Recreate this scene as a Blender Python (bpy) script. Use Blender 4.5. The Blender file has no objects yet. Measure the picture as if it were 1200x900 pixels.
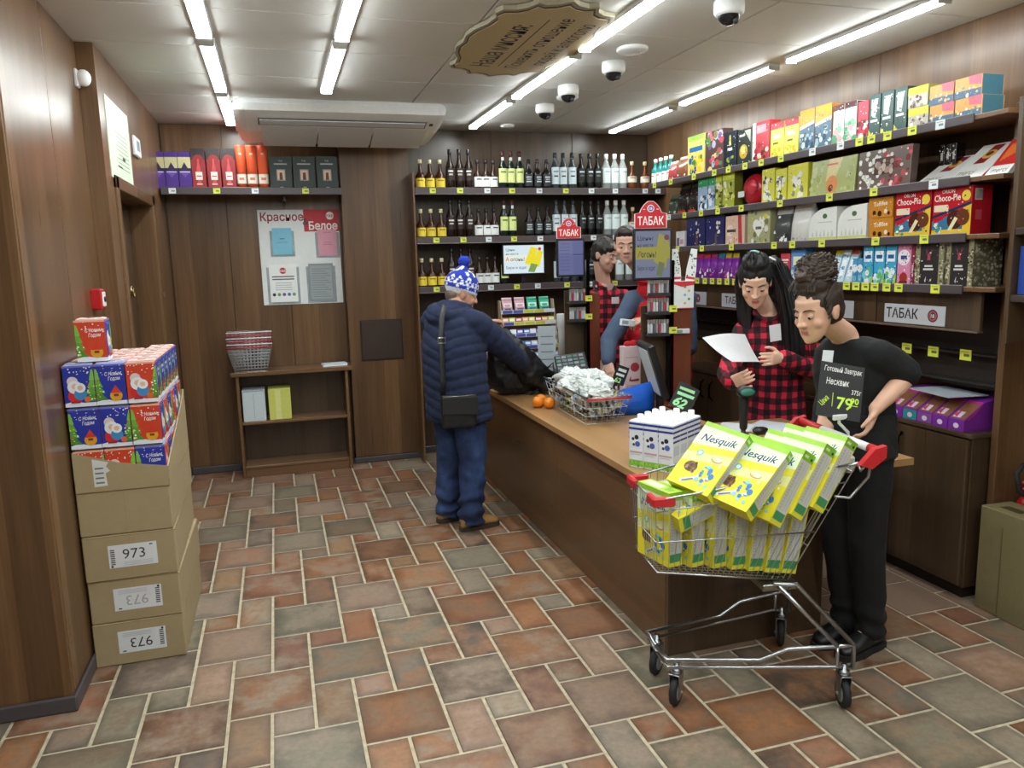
import bpy, math, random
import numpy as np
from mathutils import Vector, Matrix, Euler, noise

# ------------------------------------------------------------------ camera
SC = bpy.context.scene
COL = SC.collection
FPX, PITCH, YAW, ROLL, EYE = 905.18, 0.159113, 0.291266, 0.0250054, 1.7
def cam_axes():
    cy, sy, cp, sp = math.cos(YAW), math.sin(YAW), math.cos(PITCH), math.sin(PITCH)
    f = Vector((sy*cp, cy*cp, -sp)); r = Vector((cy, -sy, 0)); d = -(r.cross(f))
    cr, sr = math.cos(ROLL), math.sin(ROLL)
    return cr*r + sr*d, -sr*r + cr*d, f
CR, CD, CF = cam_axes()
cam_data = bpy.data.cameras.new('camera'); cam = bpy.data.objects.new('camera', cam_data); COL.objects.link(cam)
cam_data.sensor_width = 36.0; cam_data.lens = 36.0*FPX/1200.0; cam_data.clip_start = 0.05
m3 = Matrix((CR, -CD, -CF)).transposed()
cam.matrix_world = Matrix.Translation((0, 0, EYE)) @ m3.to_4x4()
SC.camera = cam
# ------------------------------------------------------------------ light and exposure
LAMP_STRENGTH = 30.0
SC.view_settings.view_transform = 'Standard'; SC.view_settings.look = 'None'
SC.view_settings.exposure = 0.45; SC.view_settings.gamma = 1.0; SC.view_settings.use_curve_mapping = False
world = bpy.data.worlds.new('world'); SC.world = world; world.use_nodes = True
world.node_tree.nodes['Background'].inputs[0].default_value = (0.8, 0.9, 1.0, 1)
world.node_tree.nodes['Background'].inputs[1].default_value = 0.3

random.seed(7)
PI = math.pi
# survey helpers: where the sight line through a photo point meets a plane of the room
def ray(x, y): return CR*((x-600)/FPX) + CD*((y-450)/FPX) + CF
def atY(x, y, Y):
    d = ray(x, y); s = Y/d.y; return Vector((s*d.x, Y, EYE + s*d.z))
def atX(x, y, X):
    d = ray(x, y); s = X/d.x; return Vector((X, s*d.y, EYE + s*d.z))
def atZ(x, y, z=0.0):
    d = ray(x, y); s = (z-EYE)/d.z; return Vector((s*d.x, s*d.y, z))

# ------------------------------------------------------------------ materials
def lin(c):
    if isinstance(c, str):
        c = c.lstrip('#'); c = c if len(c) == 6 else ''.join(x*2 for x in c); c = [int(c[i:i+2], 16)/255 for i in (0, 2, 4)]
        c = [x/12.92 if x <= .04045 else ((x+.055)/1.055)**2.4 for x in c]
    return (c[0], c[1], c[2], 1.0)
MATS = {}
class NT:
    def __init__(s, name):
        s.m = bpy.data.materials.new(name); s.m.use_nodes = True; s.t = s.m.node_tree; s.t.nodes.clear()
        s.out = s.n('ShaderNodeOutputMaterial'); s.b = s.n('ShaderNodeBsdfPrincipled'); s.l(s.b.outputs[0], s.out.inputs[0])
        MATS[name] = s.m
    def n(s, t, **k):
        x = s.t.nodes.new(t)
        for a, v in k.items(): setattr(x, a, v)
        return x
    def l(s, a, b): s.t.links.new(a, b)
    def math(s, op, a, b=None, c=None):
        x = s.n('ShaderNodeMath', operation=op)
        for i, v in enumerate((a, b, c)):
            if v is None: continue
            if hasattr(v, 'links'): s.l(v, x.inputs[i])
            else: x.inputs[i].default_value = v
        return x.outputs[0]
    def mix(s, f, a, b, mode='MIX'):
        x = s.n('ShaderNodeMix', data_type='RGBA', blend_type=mode)
        for i, v in ((0, f), (6, a), (7, b)):
            if hasattr(v, 'links'): s.l(v, x.inputs[i])
            else: x.inputs[i].default_value = v
        return x.outputs[2]
    def ramp(s, f, stops):
        x = s.n('ShaderNodeValToRGB'); e = x.color_ramp.elements
        while len(e) < len(stops): e.new(0.5)
        for i, (p, c) in enumerate(stops): e[i].position = p; e[i].color = lin(c)
        s.l(f, x.inputs[0]); return x.outputs[0]
    def noise(s, v, scale, detail=3, rough=.5):
        x = s.n('ShaderNodeTexNoise'); x.inputs['Scale'].default_value = scale; x.inputs['Detail'].default_value = detail
        x.inputs['Roughness'].default_value = rough
        if v is not None: s.l(v, x.inputs['Vector'])
        return x.outputs['Fac']
    def bump(s, h, strength, dist=.002):
        x = s.n('ShaderNodeBump'); x.inputs['Strength'].default_value = strength; x.inputs['Distance'].default_value = dist
        s.l(h, x.inputs['Height']); s.l(x.outputs[0], s.b.inputs['Normal'])
    def set(s, **k):
        for a, v in k.items():
            i = s.b.inputs[a.replace('_', ' ')]
            if hasattr(v, 'links'): s.l(v, i)
            else: i.default_value = v
def col_mat(name, rough, metallic=0, var=.06, scale=40, bump=0, **k):
    """finish whose colour is the mesh's own colour attribute, broken up by fine noise"""
    t = NT(name); a = t.n('ShaderNodeAttribute', attribute_name='Col'); tc = t.n('ShaderNodeTexCoord')
    nz = t.noise(tc.outputs['Object'], scale)
    f = t.math('MULTIPLY_ADD', nz, 2*var, 1-var)
    mul = t.n('ShaderNodeVectorMath', operation='SCALE'); t.l(a.outputs['Color'], mul.inputs[0]); t.l(f, mul.inputs['Scale'])
    t.set(Base_Color=mul.outputs[0], Roughness=rough, Metallic=metallic)
    if bump: t.bump(nz, bump)
    for kk, v in k.items(): t.set(**{kk: v})
    return t
col_mat('paper', .5); col_mat('gloss', .22); col_mat('plastic', .38); col_mat('card', .75, var=.08, scale=25, bump=.1)
col_mat('metal', .28, 1.0); col_mat('rubber', .7); col_mat('cloth', .9, var=.14, scale=60, bump=.25)
col_mat('skin', .5, var=.05, scale=30); col_mat('hairy', .5, var=.35, scale=120, bump=.6); col_mat('paint', .55, var=.03, scale=6)
col_mat('leather', .42, var=.1, scale=70, bump=.2); col_mat('film', .12, var=.3, scale=55, bump=.9)
t = col_mat('glass', .05); t.set(Transmission_Weight=.92, IOR=1.45)
t = col_mat('clear', .06); t.set(Transmission_Weight=.7, IOR=1.2)
t = col_mat('crinkle', .12, var=.1, scale=60, bump=1.0); t.set(Transmission_Weight=.25, IOR=1.3)
t = NT('screen'); a = t.n('ShaderNodeAttribute', attribute_name='Col'); nz = t.noise(None, 8)
t.l(a.outputs['Color'], t.b.inputs['Emission Color']); t.set(Base_Color=(.02, .02, .02, 1), Roughness=.15, Emission_Strength=.75)
t = NT('lamp'); t.set(Base_Color=(.9, .9, .9, 1), Emission_Color=(.94, 1, .99, 1), Emission_Strength=LAMP_STRENGTH)

def wood(name, tones, axis='z', plank=.12, rough=.30, grain=7.0, contrast=.55):
    """wood laminate: printed planks, long grain along one axis"""
    t = NT(name); tc = t.n('ShaderNodeTexCoord'); sp = t.n('ShaderNodeSeparateXYZ'); t.l(tc.outputs['Object'], sp.inputs[0])
    x, y, z = sp.outputs
    if axis == 'z': u, w = t.math('ADD', x, y), z
    elif axis == 'y': u, w = t.math('ADD', x, z), y
    else: u, w = t.math('ADD', y, z), x
    cb = t.n('ShaderNodeCombineXYZ'); t.l(t.math('MULTIPLY', u, grain), cb.inputs[0]); t.l(t.math('MULTIPLY', w, grain*.07), cb.inputs[1])
    n1 = t.noise(cb.outputs[0], 1.6, 5, .6)
    cb2 = t.n('ShaderNodeCombineXYZ'); t.l(t.math('MULTIPLY', u, 90), cb2.inputs[0]); t.l(t.math('MULTIPLY', w, 2.2), cb2.inputs[1])
    n2 = t.noise(cb2.outputs[0], 1.0, 3)
    pid = t.math('FLOOR', t.math('DIVIDE', u, plank))
    wn = t.n('ShaderNodeTexWhiteNoise', noise_dimensions='1D'); t.l(pid, wn.inputs['W'])
    f = t.math('ADD', t.math('MULTIPLY', n1, contrast), t.math('ADD', t.math('MULTIPLY', wn.outputs['Value'], .22), t.math('MULTIPLY_ADD', n2, .3, -.15)))
    c = t.ramp(f, [(0.08, tones[0]), (.42, tones[1]), (.8, tones[2])])
    t.set(Base_Color=c, Roughness=t.math('MULTIPLY_ADD', n2, .12, rough-.06)); t.bump(n2, .05)
    t.set(Specular_IOR_Level=.5)
    return t
wood('wood_wall', ('#442f1e', '#6b4e34', '#8f714f'))
wood('wood_dark', ('#372a1e', '#4f3d2c', '#66523d'), plank=.1)
wood('wood_front', ('#4a341f', '#694c30', '#80613e'), axis='y', plank=.4, grain=5)
wood('wood_top', ('#86633f', '#a37d52', '#b99264'), axis='y', plank=.9, grain=5)
wood('wood_shelf', ('#523a26', '#6d4f34', '#866444'), axis='y', plank=.5)
wood('wood_shelfx', ('#5a4028', '#775639', '#916c4a'), axis='x', plank=.5)
wood('wood_red', ('#54281a', '#6e3a24', '#80492e'), plank=.3)

t = NT('tile'); oi = t.n('ShaderNodeObjectInfo'); geo = t.n('ShaderNodeNewGeometry'); tc = t.n('ShaderNodeTexCoord')
off = t.n('ShaderNodeVectorMath', operation='MULTIPLY_ADD'); cbr = t.n('ShaderNodeCombineXYZ')
t.l(t.math('MULTIPLY', oi.outputs['Random'], 37), cbr.inputs[0]); t.l(t.math('MULTIPLY', oi.outputs['Random'], 91), cbr.inputs[1])
ad = t.n('ShaderNodeVectorMath', operation='ADD'); t.l(geo.outputs['Position'], ad.inputs[0]); t.l(cbr.outputs[0], ad.inputs[1])
n1 = t.noise(ad.outputs[0], 7.5, 5, .62); n2 = t.noise(ad.outputs[0], 34, 4, .65)
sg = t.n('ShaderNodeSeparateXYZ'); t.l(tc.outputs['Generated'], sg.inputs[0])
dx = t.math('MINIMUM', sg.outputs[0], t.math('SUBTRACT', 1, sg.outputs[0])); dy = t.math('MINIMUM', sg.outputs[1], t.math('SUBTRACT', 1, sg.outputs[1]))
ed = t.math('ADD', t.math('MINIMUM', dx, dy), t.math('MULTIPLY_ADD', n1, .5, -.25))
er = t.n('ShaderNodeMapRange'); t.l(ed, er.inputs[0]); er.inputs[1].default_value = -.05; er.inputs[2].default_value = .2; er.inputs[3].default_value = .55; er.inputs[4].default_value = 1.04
alt = t.ramp(t.math('FRACT', t.math('MULTIPLY', oi.outputs['Random'], 7.31)), [(0, '#6f5f4f'), (.3, '#8a6146'), (.55, '#857a68'), (.8, '#8f7c6c'), (1, '#9a6a48')])
mr = t.n('ShaderNodeMapRange'); t.l(n1, mr.inputs[0]); mr.inputs[1].default_value = .42; mr.inputs[2].default_value = .60
c = t.mix(t.math('MULTIPLY', mr.outputs[0], .8), oi.outputs['Color'], alt)
sc_ = t.n('ShaderNodeVectorMath', operation='SCALE'); t.l(c, sc_.inputs[0])
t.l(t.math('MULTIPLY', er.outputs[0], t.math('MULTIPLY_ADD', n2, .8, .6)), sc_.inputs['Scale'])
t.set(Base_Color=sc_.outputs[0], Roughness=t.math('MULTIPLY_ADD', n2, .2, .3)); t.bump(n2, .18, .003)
t = NT('grout'); tc = t.n('ShaderNodeTexCoord'); n1 = t.noise(tc.outputs['Object'], 30); t.set(Base_Color=t.ramp(n1, [(.3, '#a79b83'), (.7, '#c4b99f')]), Roughness=.8)
t = NT('plaid'); tc = t.n('ShaderNodeTexCoord'); sp = t.n('ShaderNodeSeparateXYZ'); t.l(tc.outputs['Object'], sp.inputs[0])
def band(v, p): return t.math('LESS_THAN', t.math('FRACT', t.math('DIVIDE', v, p)), .52)
nzp = t.noise(tc.outputs['Object'], 9); zz = t.math('MULTIPLY_ADD', nzp, .03, sp.outputs[2])
xx = t.math('ADD', t.math('MULTIPLY_ADD', nzp, .02, sp.outputs[0]), t.math('MULTIPLY', sp.outputs[1], -.45))
c = t.ramp(t.math('MULTIPLY', t.math('ADD', band(zz, .070), band(xx, .070)), .5), [(0, '#d02644'), (.25, '#5c0f1e'), (.75, '#120a0d')])
t.t.nodes[-1].color_ramp.interpolation = 'CONSTANT'
t.set(Base_Color=c, Roughness=.9); t.bump(t.noise(tc.outputs['Object'], 150), .2)
t = NT('denim'); tc = t.n('ShaderNodeTexCoord'); n1 = t.noise(tc.outputs['Object'], 6, 4); n2 = t.noise(tc.outputs['Object'], 220, 2)
t.set(Base_Color=t.ramp(t.math('MULTIPLY_ADD', n2, .3, t.math('MULTIPLY', n1, .7)), [(.3, '#14203c'), (.55, '#22365f'), (.75, '#405884')]), Roughness=.9); t.bump(n2, .2)

# ------------------------------------------------------------------ mesh builder
_TXT = {}
def text_geo(s, bold=0.0, shear=0.0):
    k = (s, bold, shear)
    if k not in _TXT:
        cu = bpy.data.curves.new('text', 'FONT'); cu.body = s; cu.resolution_u = 2; cu.offset = bold; cu.shear = shear
        o = bpy.data.objects.new('text', cu); COL.objects.link(o)
        dg = bpy.context.evaluated_depsgraph_get(); dg.update()
        me = bpy.data.meshes.new_from_object(o.evaluated_get(dg))
        v = [tuple(p.co[:2]) for p in me.vertices]; f = [tuple(p.vertices) for p in me.polygons]
        bpy.data.objects.remove(o); bpy.data.curves.remove(cu); bpy.data.meshes.remove(me)
        xs = [p[0] for p in v] or [0, 1]; ys = [p[1] for p in v] or [0, 1]
        _TXT[k] = (v, f, min(xs), max(xs), min(ys), max(ys))
    return _TXT[k]
class MB:
    def __init__(s): s.v = []; s.f = []; s.c = []; s.m = []; s.s = []; s.names = []; s.T = Matrix()
    def mi(s, mat):
        if mat not in s.names: s.names.append(mat)
        return s.names.index(mat)
    def add(s, vs, fs, col, mat='paper', smooth=False):
        o = len(s.v); T = s.T
        s.v += [tuple(T @ Vector(p)) for p in vs]; k = s.mi(mat); c = lin(col)
        for f in fs: s.f.append([o+i for i in f]); s.c.append(c); s.m.append(k); s.s.append(smooth)
        return s
    def box(s, a, b, col='#ffffff', mat='paper', bev=0.0):
        x0, y0, z0 = a; x1, y1, z1 = b
        if bev <= 0:
            vs = [(x, y, z) for x in (x0, x1) for y in (y0, y1) for z in (z0, z1)]
            return s.add(vs, [(0, 1, 3, 2), (4, 6, 7, 5), (0, 4, 5, 1), (2, 3, 7, 6), (0, 2, 6, 4), (1, 5, 7, 3)], col, mat)
        e = min(bev, abs(x1-x0)*.45, abs(y1-y0)*.45, abs(z1-z0)*.45)
        vs = []; ix = {}
        for i, x in enumerate((x0, x1)):
            for j, y in enumerate((y0, y1)):
                for k, z in enumerate((z0, z1)):
                    sx, sy, sz = (1, -1)[i]*e, (1, -1)[j]*e, (1, -1)[k]*e
                    for ax, p in (('x', (x, y+sy, z+sz)), ('y', (x+sx, y, z+sz)), ('z', (x+sx, y+sy, z))):
                        ix[i, j, k, ax] = len(vs); vs.append(p)
        I = lambda *q: ix[q]; fs = []
        for q in (0, 1):
            fs += [(I(q,0,0,'x'), I(q,0,1,'x'), I(q,1,1,'x'), I(q,1,0,'x')), (I(0,q,0,'y'), I(1,q,0,'y'), I(1,q,1,'y'), I(0,q,1,'y')),
                   (I(0,0,q,'z'), I(0,1,q,'z'), I(1,1,q,'z'), I(1,0,q,'z'))]
            for r in (0, 1):
                fs += [(I(q,r,0,'x'), I(q,r,1,'x'), I(q,r,1,'y'), I(q,r,0,'y')), (I(q,0,r,'x'), I(q,1,r,'x'), I(q,1,r,'z'), I(q,0,r,'z')),
                       (I(0,q,r,'y'), I(1,q,r,'y'), I(1,q,r,'z'), I(0,q,r,'z'))]
                for w in (0, 1): fs.append((I(q,r,w,'x'), I(q,r,w,'y'), I(q,r,w,'z')))
        c = Vector(((x0+x1)/2, (y0+y1)/2, (z0+z1)/2)); out = []
        for f in fs:
            p = [Vector(vs[i]) for i in f]; nn = (p[1]-p[0]).cross(p[2]-p[0])
            out.append(f if nn.dot(sum(p, Vector())/len(p)-c) > 0 else f[::-1])
        return s.add(vs, out, col, mat)
    def lathe(s, prof, col='#ffffff', mat='paper', n=14, at=(0, 0, 0), axis=None, smooth=True, caps=True, sx=1, sy=1):
        """prof: (radius, height) pairs, turned about z (or another axis)"""
        M = Matrix.Translation(at)
        if axis is not None: M = M @ Vector((0, 0, 1)).rotation_difference(Vector(axis)).to_matrix().to_4x4()
        vs = []; fs = []
        for r, h in prof:
            for k in range(n): a = 2*PI*k/n; vs.append(M @ Vector((r*math.cos(a)*sx, r*math.sin(a)*sy, h)))
        for i in range(len(prof)-1):
            for k in range(n): fs.append((i*n+k, i*n+(k+1) % n, (i+1)*n+(k+1) % n, (i+1)*n+k))
        if caps: fs.append(tuple(range(n))[::-1]); fs.append(tuple((len(prof)-1)*n+k for k in range(n)))
        return s.add(vs, fs, col, mat, smooth)
    def cyl(s, p, q, r, col='#ffffff', mat='paper', n=12, r2=None):
        d = Vector(q)-Vector(p); return s.lathe([(r, 0), (r if r2 is None else r2, d.length)], col, mat, n, p, d)
    def ball(s, c, r, col='#ffffff', mat='paper', n=14, m=9):
        r = (r, r, r) if not hasattr(r, '__len__') else r
        vs = [(c[0]+r[0]*math.sin(PI*(i+.001)/(m+.002))*math.cos(2*PI*k/n), c[1]+r[1]*math.sin(PI*(i+.001)/(m+.002))*math.sin(2*PI*k/n), c[2]-r[2]*math.cos(PI*(i+.001)/(m+.002))) for i in range(m+1) for k in range(n)]
        fs = [(i*n+k, i*n+(k+1) % n, (i+1)*n+(k+1) % n, (i+1)*n+k) for i in range(m) for k in range(n)]
        return s.add(vs, fs+[tuple(range(n))[::-1], tuple(m*n+k for k in range(n))], col, mat, True)
    def tube(s, pts, r, col='#ffffff', mat='metal', n=6, closed=False, flat=None):
        pts = [Vector(p) for p in pts]; N = len(pts); vs = []; fs = []; up = None
        for i, p in enumerate(pts):
            a = pts[(i-1) % N] if (closed or i) else p; b = pts[(i+1) % N] if (closed or i < N-1) else p
            d = (b-a).normalized()
            if up is None: up = d.orthogonal().normalized() if flat is None else Vector(flat)
            up = (up - d*up.dot(d))
            up = up.normalized() if up.length > 1e-6 else d.orthogonal().normalized()
            sd = d.cross(up); rr = r[i] if hasattr(r, '__len__') else r; r2 = rr if flat is None else rr*.25
            for k in range(n): t_ = 2*PI*k/n; vs.append(p + sd*math.cos(t_)*rr + up*math.sin(t_)*r2)
        for i in range(N if closed else N-1):
            j = (i+1) % N
            for k in range(n): fs.append((i*n+k, i*n+(k+1) % n, j*n+(k+1) % n, j*n+k))
        if not closed: fs += [tuple(range(n))[::-1], tuple((N-1)*n+k for k in range(n))]
        return s.add(vs, fs, col, mat, n > 4)
    def prism(s, poly, z0, z1, col='#ffffff', mat='paper', frame=None):
        """polygon (u, v) pushed from w=z0 to w=z1; frame = (origin, u, v, w)"""
        o, u, v, w = [Vector(q) for q in (frame or ((0,0,0), (1,0,0), (0,1,0), (0,0,1)))]
        n = len(poly); vs = [o+u*a+v*b+w*z for z in (z0, z1) for a, b in poly]
        return s.add(vs, [tuple(range(n))[::-1], tuple(range(n, 2*n))]+[(i, (i+1) % n, n+(i+1) % n, n+i) for i in range(n)], col, mat)
    def loft(s, rings, col='#ffffff', mat='cloth', n=20, smooth=True, p=2.0):
        """rings: (centre, right, forward, rx, ry)"""
        vs = []; fs = []
        for c, R, F, rx, ry in rings:
            c, R, F = Vector(c), Vector(R), Vector(F)
            for k in range(n):
                a = 2*PI*k/n; ca, sa = math.cos(a), math.sin(a)
                vs.append(c + R*rx*math.copysign(abs(ca)**(2/p), ca) + F*ry*math.copysign(abs(sa)**(2/p), sa))
        for i in range(len(rings)-1):
            for k in range(n): fs.append((i*n+k, i*n+(k+1) % n, (i+1)*n+(k+1) % n, (i+1)*n+k))
        L = len(rings)-1; fs += [tuple(range(n))[::-1], tuple(L*n+k for k in range(n))]
        return s.add(vs, fs, col, mat, smooth)
    def cap(s, p, q, r1, r2, col='#ffffff', mat='cloth', n=14):
        """tapered limb with round ends"""
        p, q = Vector(p), Vector(q); d = q-p; L = d.length
        if L < 1e-5: return s.ball(p, r1, col, mat)
        prof = [(max(r1*math.cos(a), 1e-4), r1*math.sin(a)) for a in [-PI/2+PI/2*i/4 for i in range(5)]] + [(max(r2*math.cos(a), 1e-4), L+r2*math.sin(a)) for a in [PI/2*i/4 for i in range(5)]]
        return s.lathe(prof, col, mat, n, p, d)
    def limb(s, pts, rad, col='#ffffff', mat='cloth'):
        for i in range(len(pts)-1): s.cap(pts[i], pts[i+1], rad[i], rad[i+1], col, mat)
        return s
    def face(s, o, u, v, w, h): return Face(s, o, u, v, w, h)
    def mesh(s, name='mesh'):
        me = bpy.data.meshes.new(name); me.from_pydata(s.v, [], s.f)
        me.polygons.foreach_set('material_index', s.m); me.polygons.foreach_set('use_smooth', s.s)
        ca = me.color_attributes.new('Col', 'FLOAT_COLOR', 'CORNER')
        lt = np.array([len(f) for f in s.f]); ca.data.foreach_set('color', np.repeat(np.array(s.c, dtype=np.float32), lt, axis=0).ravel())
        for m in s.names: me.materials.append(MATS[m])
        me.update(); return me
class Face:
    """flat print on a rectangle of a thing: fractions of width and height"""
    def __init__(s, mb, o, u, v, w, h):
        s.mb, s.o, s.u, s.v, s.w, s.h = mb, Vector(o), Vector(u).normalized(), Vector(v).normalized(), w, h
        s.n = s.u.cross(s.v); s.k = 1; s.mat = 'paper'
    def P(s, a, b): return s.o + s.u*(a*s.w) + s.v*(b*s.h) + s.n*(.00012*s.k)
    def poly(s, pts, col, mat=None): s.mb.add([s.P(*p) for p in pts], [tuple(range(len(pts)))], col, mat or s.mat); s.k += 1; return s
    def rect(s, a, b, c, d, col, mat=None): return s.poly([(a, b), (c, b), (c, d), (a, d)], col, mat)
    def disc(s, a, b, r, col, n=14, sy=1, mat=None):
        return s.poly([(a+r*math.cos(2*PI*i/n)*s.h/s.w, b+sy*r*math.sin(2*PI*i/n)) for i in range(n)], col, mat)
    def text(s, txt, a, b, h, col, align='c', wmax=None, bold=.0, rot=0, shear=0, mat=None):
        v, f, x0, x1, y0, y1 = text_geo(txt, bold, shear); cap = .73
        k = h*s.h/cap; kx = k
        if wmax and (x1-x0)*k > wmax*s.w: kx = wmax*s.w/(x1-x0)
        ox = {'c': (x0+x1)/2, 'l': x0, 'r': x1}[align]; ca, sa = math.cos(rot), math.sin(rot)
        base = s.P(a, b); vs = []
        for x, y in v:
            X, Y = (x-ox)*kx, y*k; vs.append(base + s.u*(X*ca-Y*sa) + s.v*(X*sa+Y*ca))
        s.mb.add(vs, f, col, mat or s.mat); s.k += 1; return s
    def scatter(s, cols, n, a, b, c, d, r0, r1, rnd=None, sides=7):
        R = rnd or random
        for i in range(n):
            s.disc(R.uniform(a, c), R.uniform(b, d), R.uniform(r0, r1), R.choice(cols), sides, R.uniform(.6, 1.2))
            s.k -= .92
        s.k = math.ceil(s.k)+1; return s
# ------------------------------------------------------------------ objects
def raw(name, me, parent=None, M=None):
    o = bpy.data.objects.new(name, me); COL.objects.link(o)
    if parent is not None: o.parent = parent
    if M is not None: o.matrix_local = M
    return o
def obj(name, mb, parent=None, M=None): return raw(name, mb.mesh(name) if isinstance(mb, MB) else mb, parent, M)
def tag(o, label=None, cat=None, group=None, kind=None):
    for k, v in (('label', label), ('category', cat), ('group', group), ('kind', kind)):
        if v: o[k] = v
    return o
def thing(name, label, cat, loc=(0, 0, 0), rz=0.0, group=None, M=None):
    o = bpy.data.objects.new(name, None); COL.objects.link(o); o.empty_display_size = .05
    o.matrix_world = M if M is not None else Matrix.Translation(loc) @ Matrix.Rotation(rz, 4, 'Z')
    return tag(o, label, cat, group)
def place(name, label, cat, parts, loc=(0, 0, 0), rz=0.0, group=None, M=None):
    """one thing: a single mesh, or an Empty with part meshes [(part name, mesh, [sub-parts])]"""
    M = M if M is not None else Matrix.Translation(loc) @ Matrix.Rotation(rz, 4, 'Z')
    if not isinstance(parts, list):
        o = raw(name, parts); o.matrix_world = M; return tag(o, label, cat, group)
    r = thing(name, label, cat, group=group, M=M)
    for p in parts:
        c = raw(p[0], p[1], r)
        for q in (p[2] if len(p) > 2 else []): raw(q[0], q[1], c)
    return r
def struct(name, mb, parent=None):
    o = obj(name, mb, parent)
    if parent is None: o['kind'] = 'structure'
    return o
# ================================================================== the room
XR, XA, XB, YBK, ZC = 3.40, -0.87, -0.786, 6.76, 2.82
def slab(name, a, b, mat, parent=None, col='#ffffff', bev=0): return struct(name, MB().box(a, b, col, mat, bev), parent)
floor = slab('floor', (-2.6, -2, -.12), (XR, YBK, -.004), 'grout')
U, TX, TY = .159, -.127, 3.855
PAL = ['#a4714c', '#b07c56', '#918873', '#9a8d7d', '#a58a78', '#b1917d', '#8a644c', '#7f6c5c', '#a98563', '#948c78', '#a8755a', '#8c6250', '#a89984', '#996a4c', '#a8744e', '#94674a', '#77685c']
def tile_mesh(w, h):
    g = .0065; mb = MB(); c = .003
    a, b = g, h-g
    ring = [(0, -.012, 0), (0, -c, 0), (c, 0, 0)]
    vs = []
    for ins, z, _ in ring: vs += [(g+ins, -b+ins, z), (w-g-ins, -b+ins, z), (w-g-ins, -a-ins, z), (g+ins, -a-ins, z)]
    fs = [(8, 9, 10, 11)] + [(r*4+k, r*4+(k+1) % 4, r*4+4+(k+1) % 4, r*4+4+k) for r in (0, 1) for k in range(4)]
    return mb.add(vs, fs, '#ffffff', 'tile').mesh('floor_tile')
TM = {k: tile_mesh(k[0]*U, k[1]*U) for k in ((2, 2), (1, 2), (1, 1))}
def px(p):
    q = Vector(p)-Vector((0, 0, EYE)); z = q.dot(CF)
    return (600+FPX*q.dot(CR)/z, 450+FPX*q.dot(CD)/z, z) if z > .1 else (-9e3, -9e3, z)
cells = []
rt = random.Random(11)
for a in range(-45, 46):
    for b in range(-30, 31):
        X0 = TX+(a+3*b)*U; Y0 = TY+(-3*a-2*b)*U
        for (ox, oy, k) in ((0, 0, (2, 2)), (0, -2, (1, 2)), (1, -2, (1, 1))):
            x, y = X0+ox*U, Y0+oy*U; x1, y1 = x+k[0]*U, y-k[1]*U
            if x1 < -2.55 or x > XR or y1 > YBK or y < .9: continue
            if x1 < XA and y1 > 3.18 or x1 < XB and y1 > 4.46 or (x > 1.5 and x1 < 2.3 and y1 > 2.79 and y < 6.2) or (x > 1.15 and y1 > 5.9 and x1 < 3.1 and 0): continue
            c = px((x+k[0]*U/2, y-k[1]*U/2, 0))
            vis = -60 < c[0] < 1260 and 300 < c[1] < 960 and not (x > 1.5 and y > 3.0) 
            cells.append((not vis, c[2], x, y, k))
cells.sort()
rest = MB()
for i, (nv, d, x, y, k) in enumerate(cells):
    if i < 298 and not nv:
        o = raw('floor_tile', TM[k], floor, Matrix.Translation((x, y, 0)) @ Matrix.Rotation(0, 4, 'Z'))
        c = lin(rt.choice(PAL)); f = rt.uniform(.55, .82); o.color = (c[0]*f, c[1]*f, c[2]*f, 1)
    else:
        w, h = k[0]*U, k[1]*U; g = .0065
        rest.box((x+g, y-h+g, -.012), (x+w-g, y-g, 0), '#7c6453', 'card')
o = obj('floor_tile_field', rest, floor); o['kind'] = 'stuff'

ceiling = slab('ceiling', (-2.6, -2, ZC+.008), (XR, YBK, ZC+.12), 'paint', col='#6c6c68')
for ix, (xa, xb) in enumerate(((-2.6, -1.47), (-1.47, -.23), (-.23, 1.01), (1.01, 2.25), (2.25, XR))):
    for j in range(15):
        y0 = 3.79+.62*(j-9); y1 = y0+.62
        y0, y1 = max(y0, -2), min(y1, YBK)
        if y1-y0 < .03: continue
        mb = MB().box((xa+.003, y0+.004, ZC-.006), (xb-.003, y1-.004, ZC+.01), '#d8d8d4', 'paint', .003); obj('ceiling_panel', mb, ceiling)

wa = slab('wall_left', (-2.6, 3.18, 0), (XA, 4.46, ZC), 'wood_wall')
wl2 = slab('wall_left', (-2.6, 4.46, 0), (XB, 4.72, ZC), 'wood_wall')
slab('wall_left', (-2.6, 5.95, 0), (XB, YBK, ZC), 'wood_wall')
slab('wall_left', (-2.6, 4.72, 2.15), (XB, 5.95, ZC), 'wood_wall')
for y0, y1 in ((3.20, 3.83), (3.835, 4.455)):
    obj('wall_panel', MB().box((XA-.01, y0, .07), (XA+.004, y1, ZC-.008), '#fff', 'wood_wall', .002), wa)
door = slab('door_1', (-.97, 4.74, .01), (-.93, 5.93, 2.13), 'wood_dark')
hp = atX(152, 341, -.93)
mb = MB(); mb.cyl((-.93, hp.y, hp.z), (-.91, hp.y, hp.z), .035, '#8a7a5a', 'metal', 16)
mb.tube([(-.905, hp.y+.03*math.cos(2*PI*k/16), hp.z+.03*math.sin(2*PI*k/16)-.01) for k in range(16)], .005, '#a89468', closed=True)
obj('door_handle', mb, door)
slab('wall_left_passage', (-1.1, 4.72, 0), (-.98, 5.95, 2.15), 'wood_dark')
for i, (a, b) in enumerate((((-.98, 4.655, 0), (-.772, 4.725, 2.2)), ((-.98, 5.945, 0), (-.772, 6.03, 2.2)), ((-.98, 4.655, 2.13), (-.772, 6.03, 2.2)))):
    slab('trim_%d' % (i+1), a, b, 'wood_wall', bev=.004)
slab('trim_4', (-.772, 5.98, 1.50), (-.755, 6.06, 1.535), 'wood_wall', bev=.003)

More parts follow.
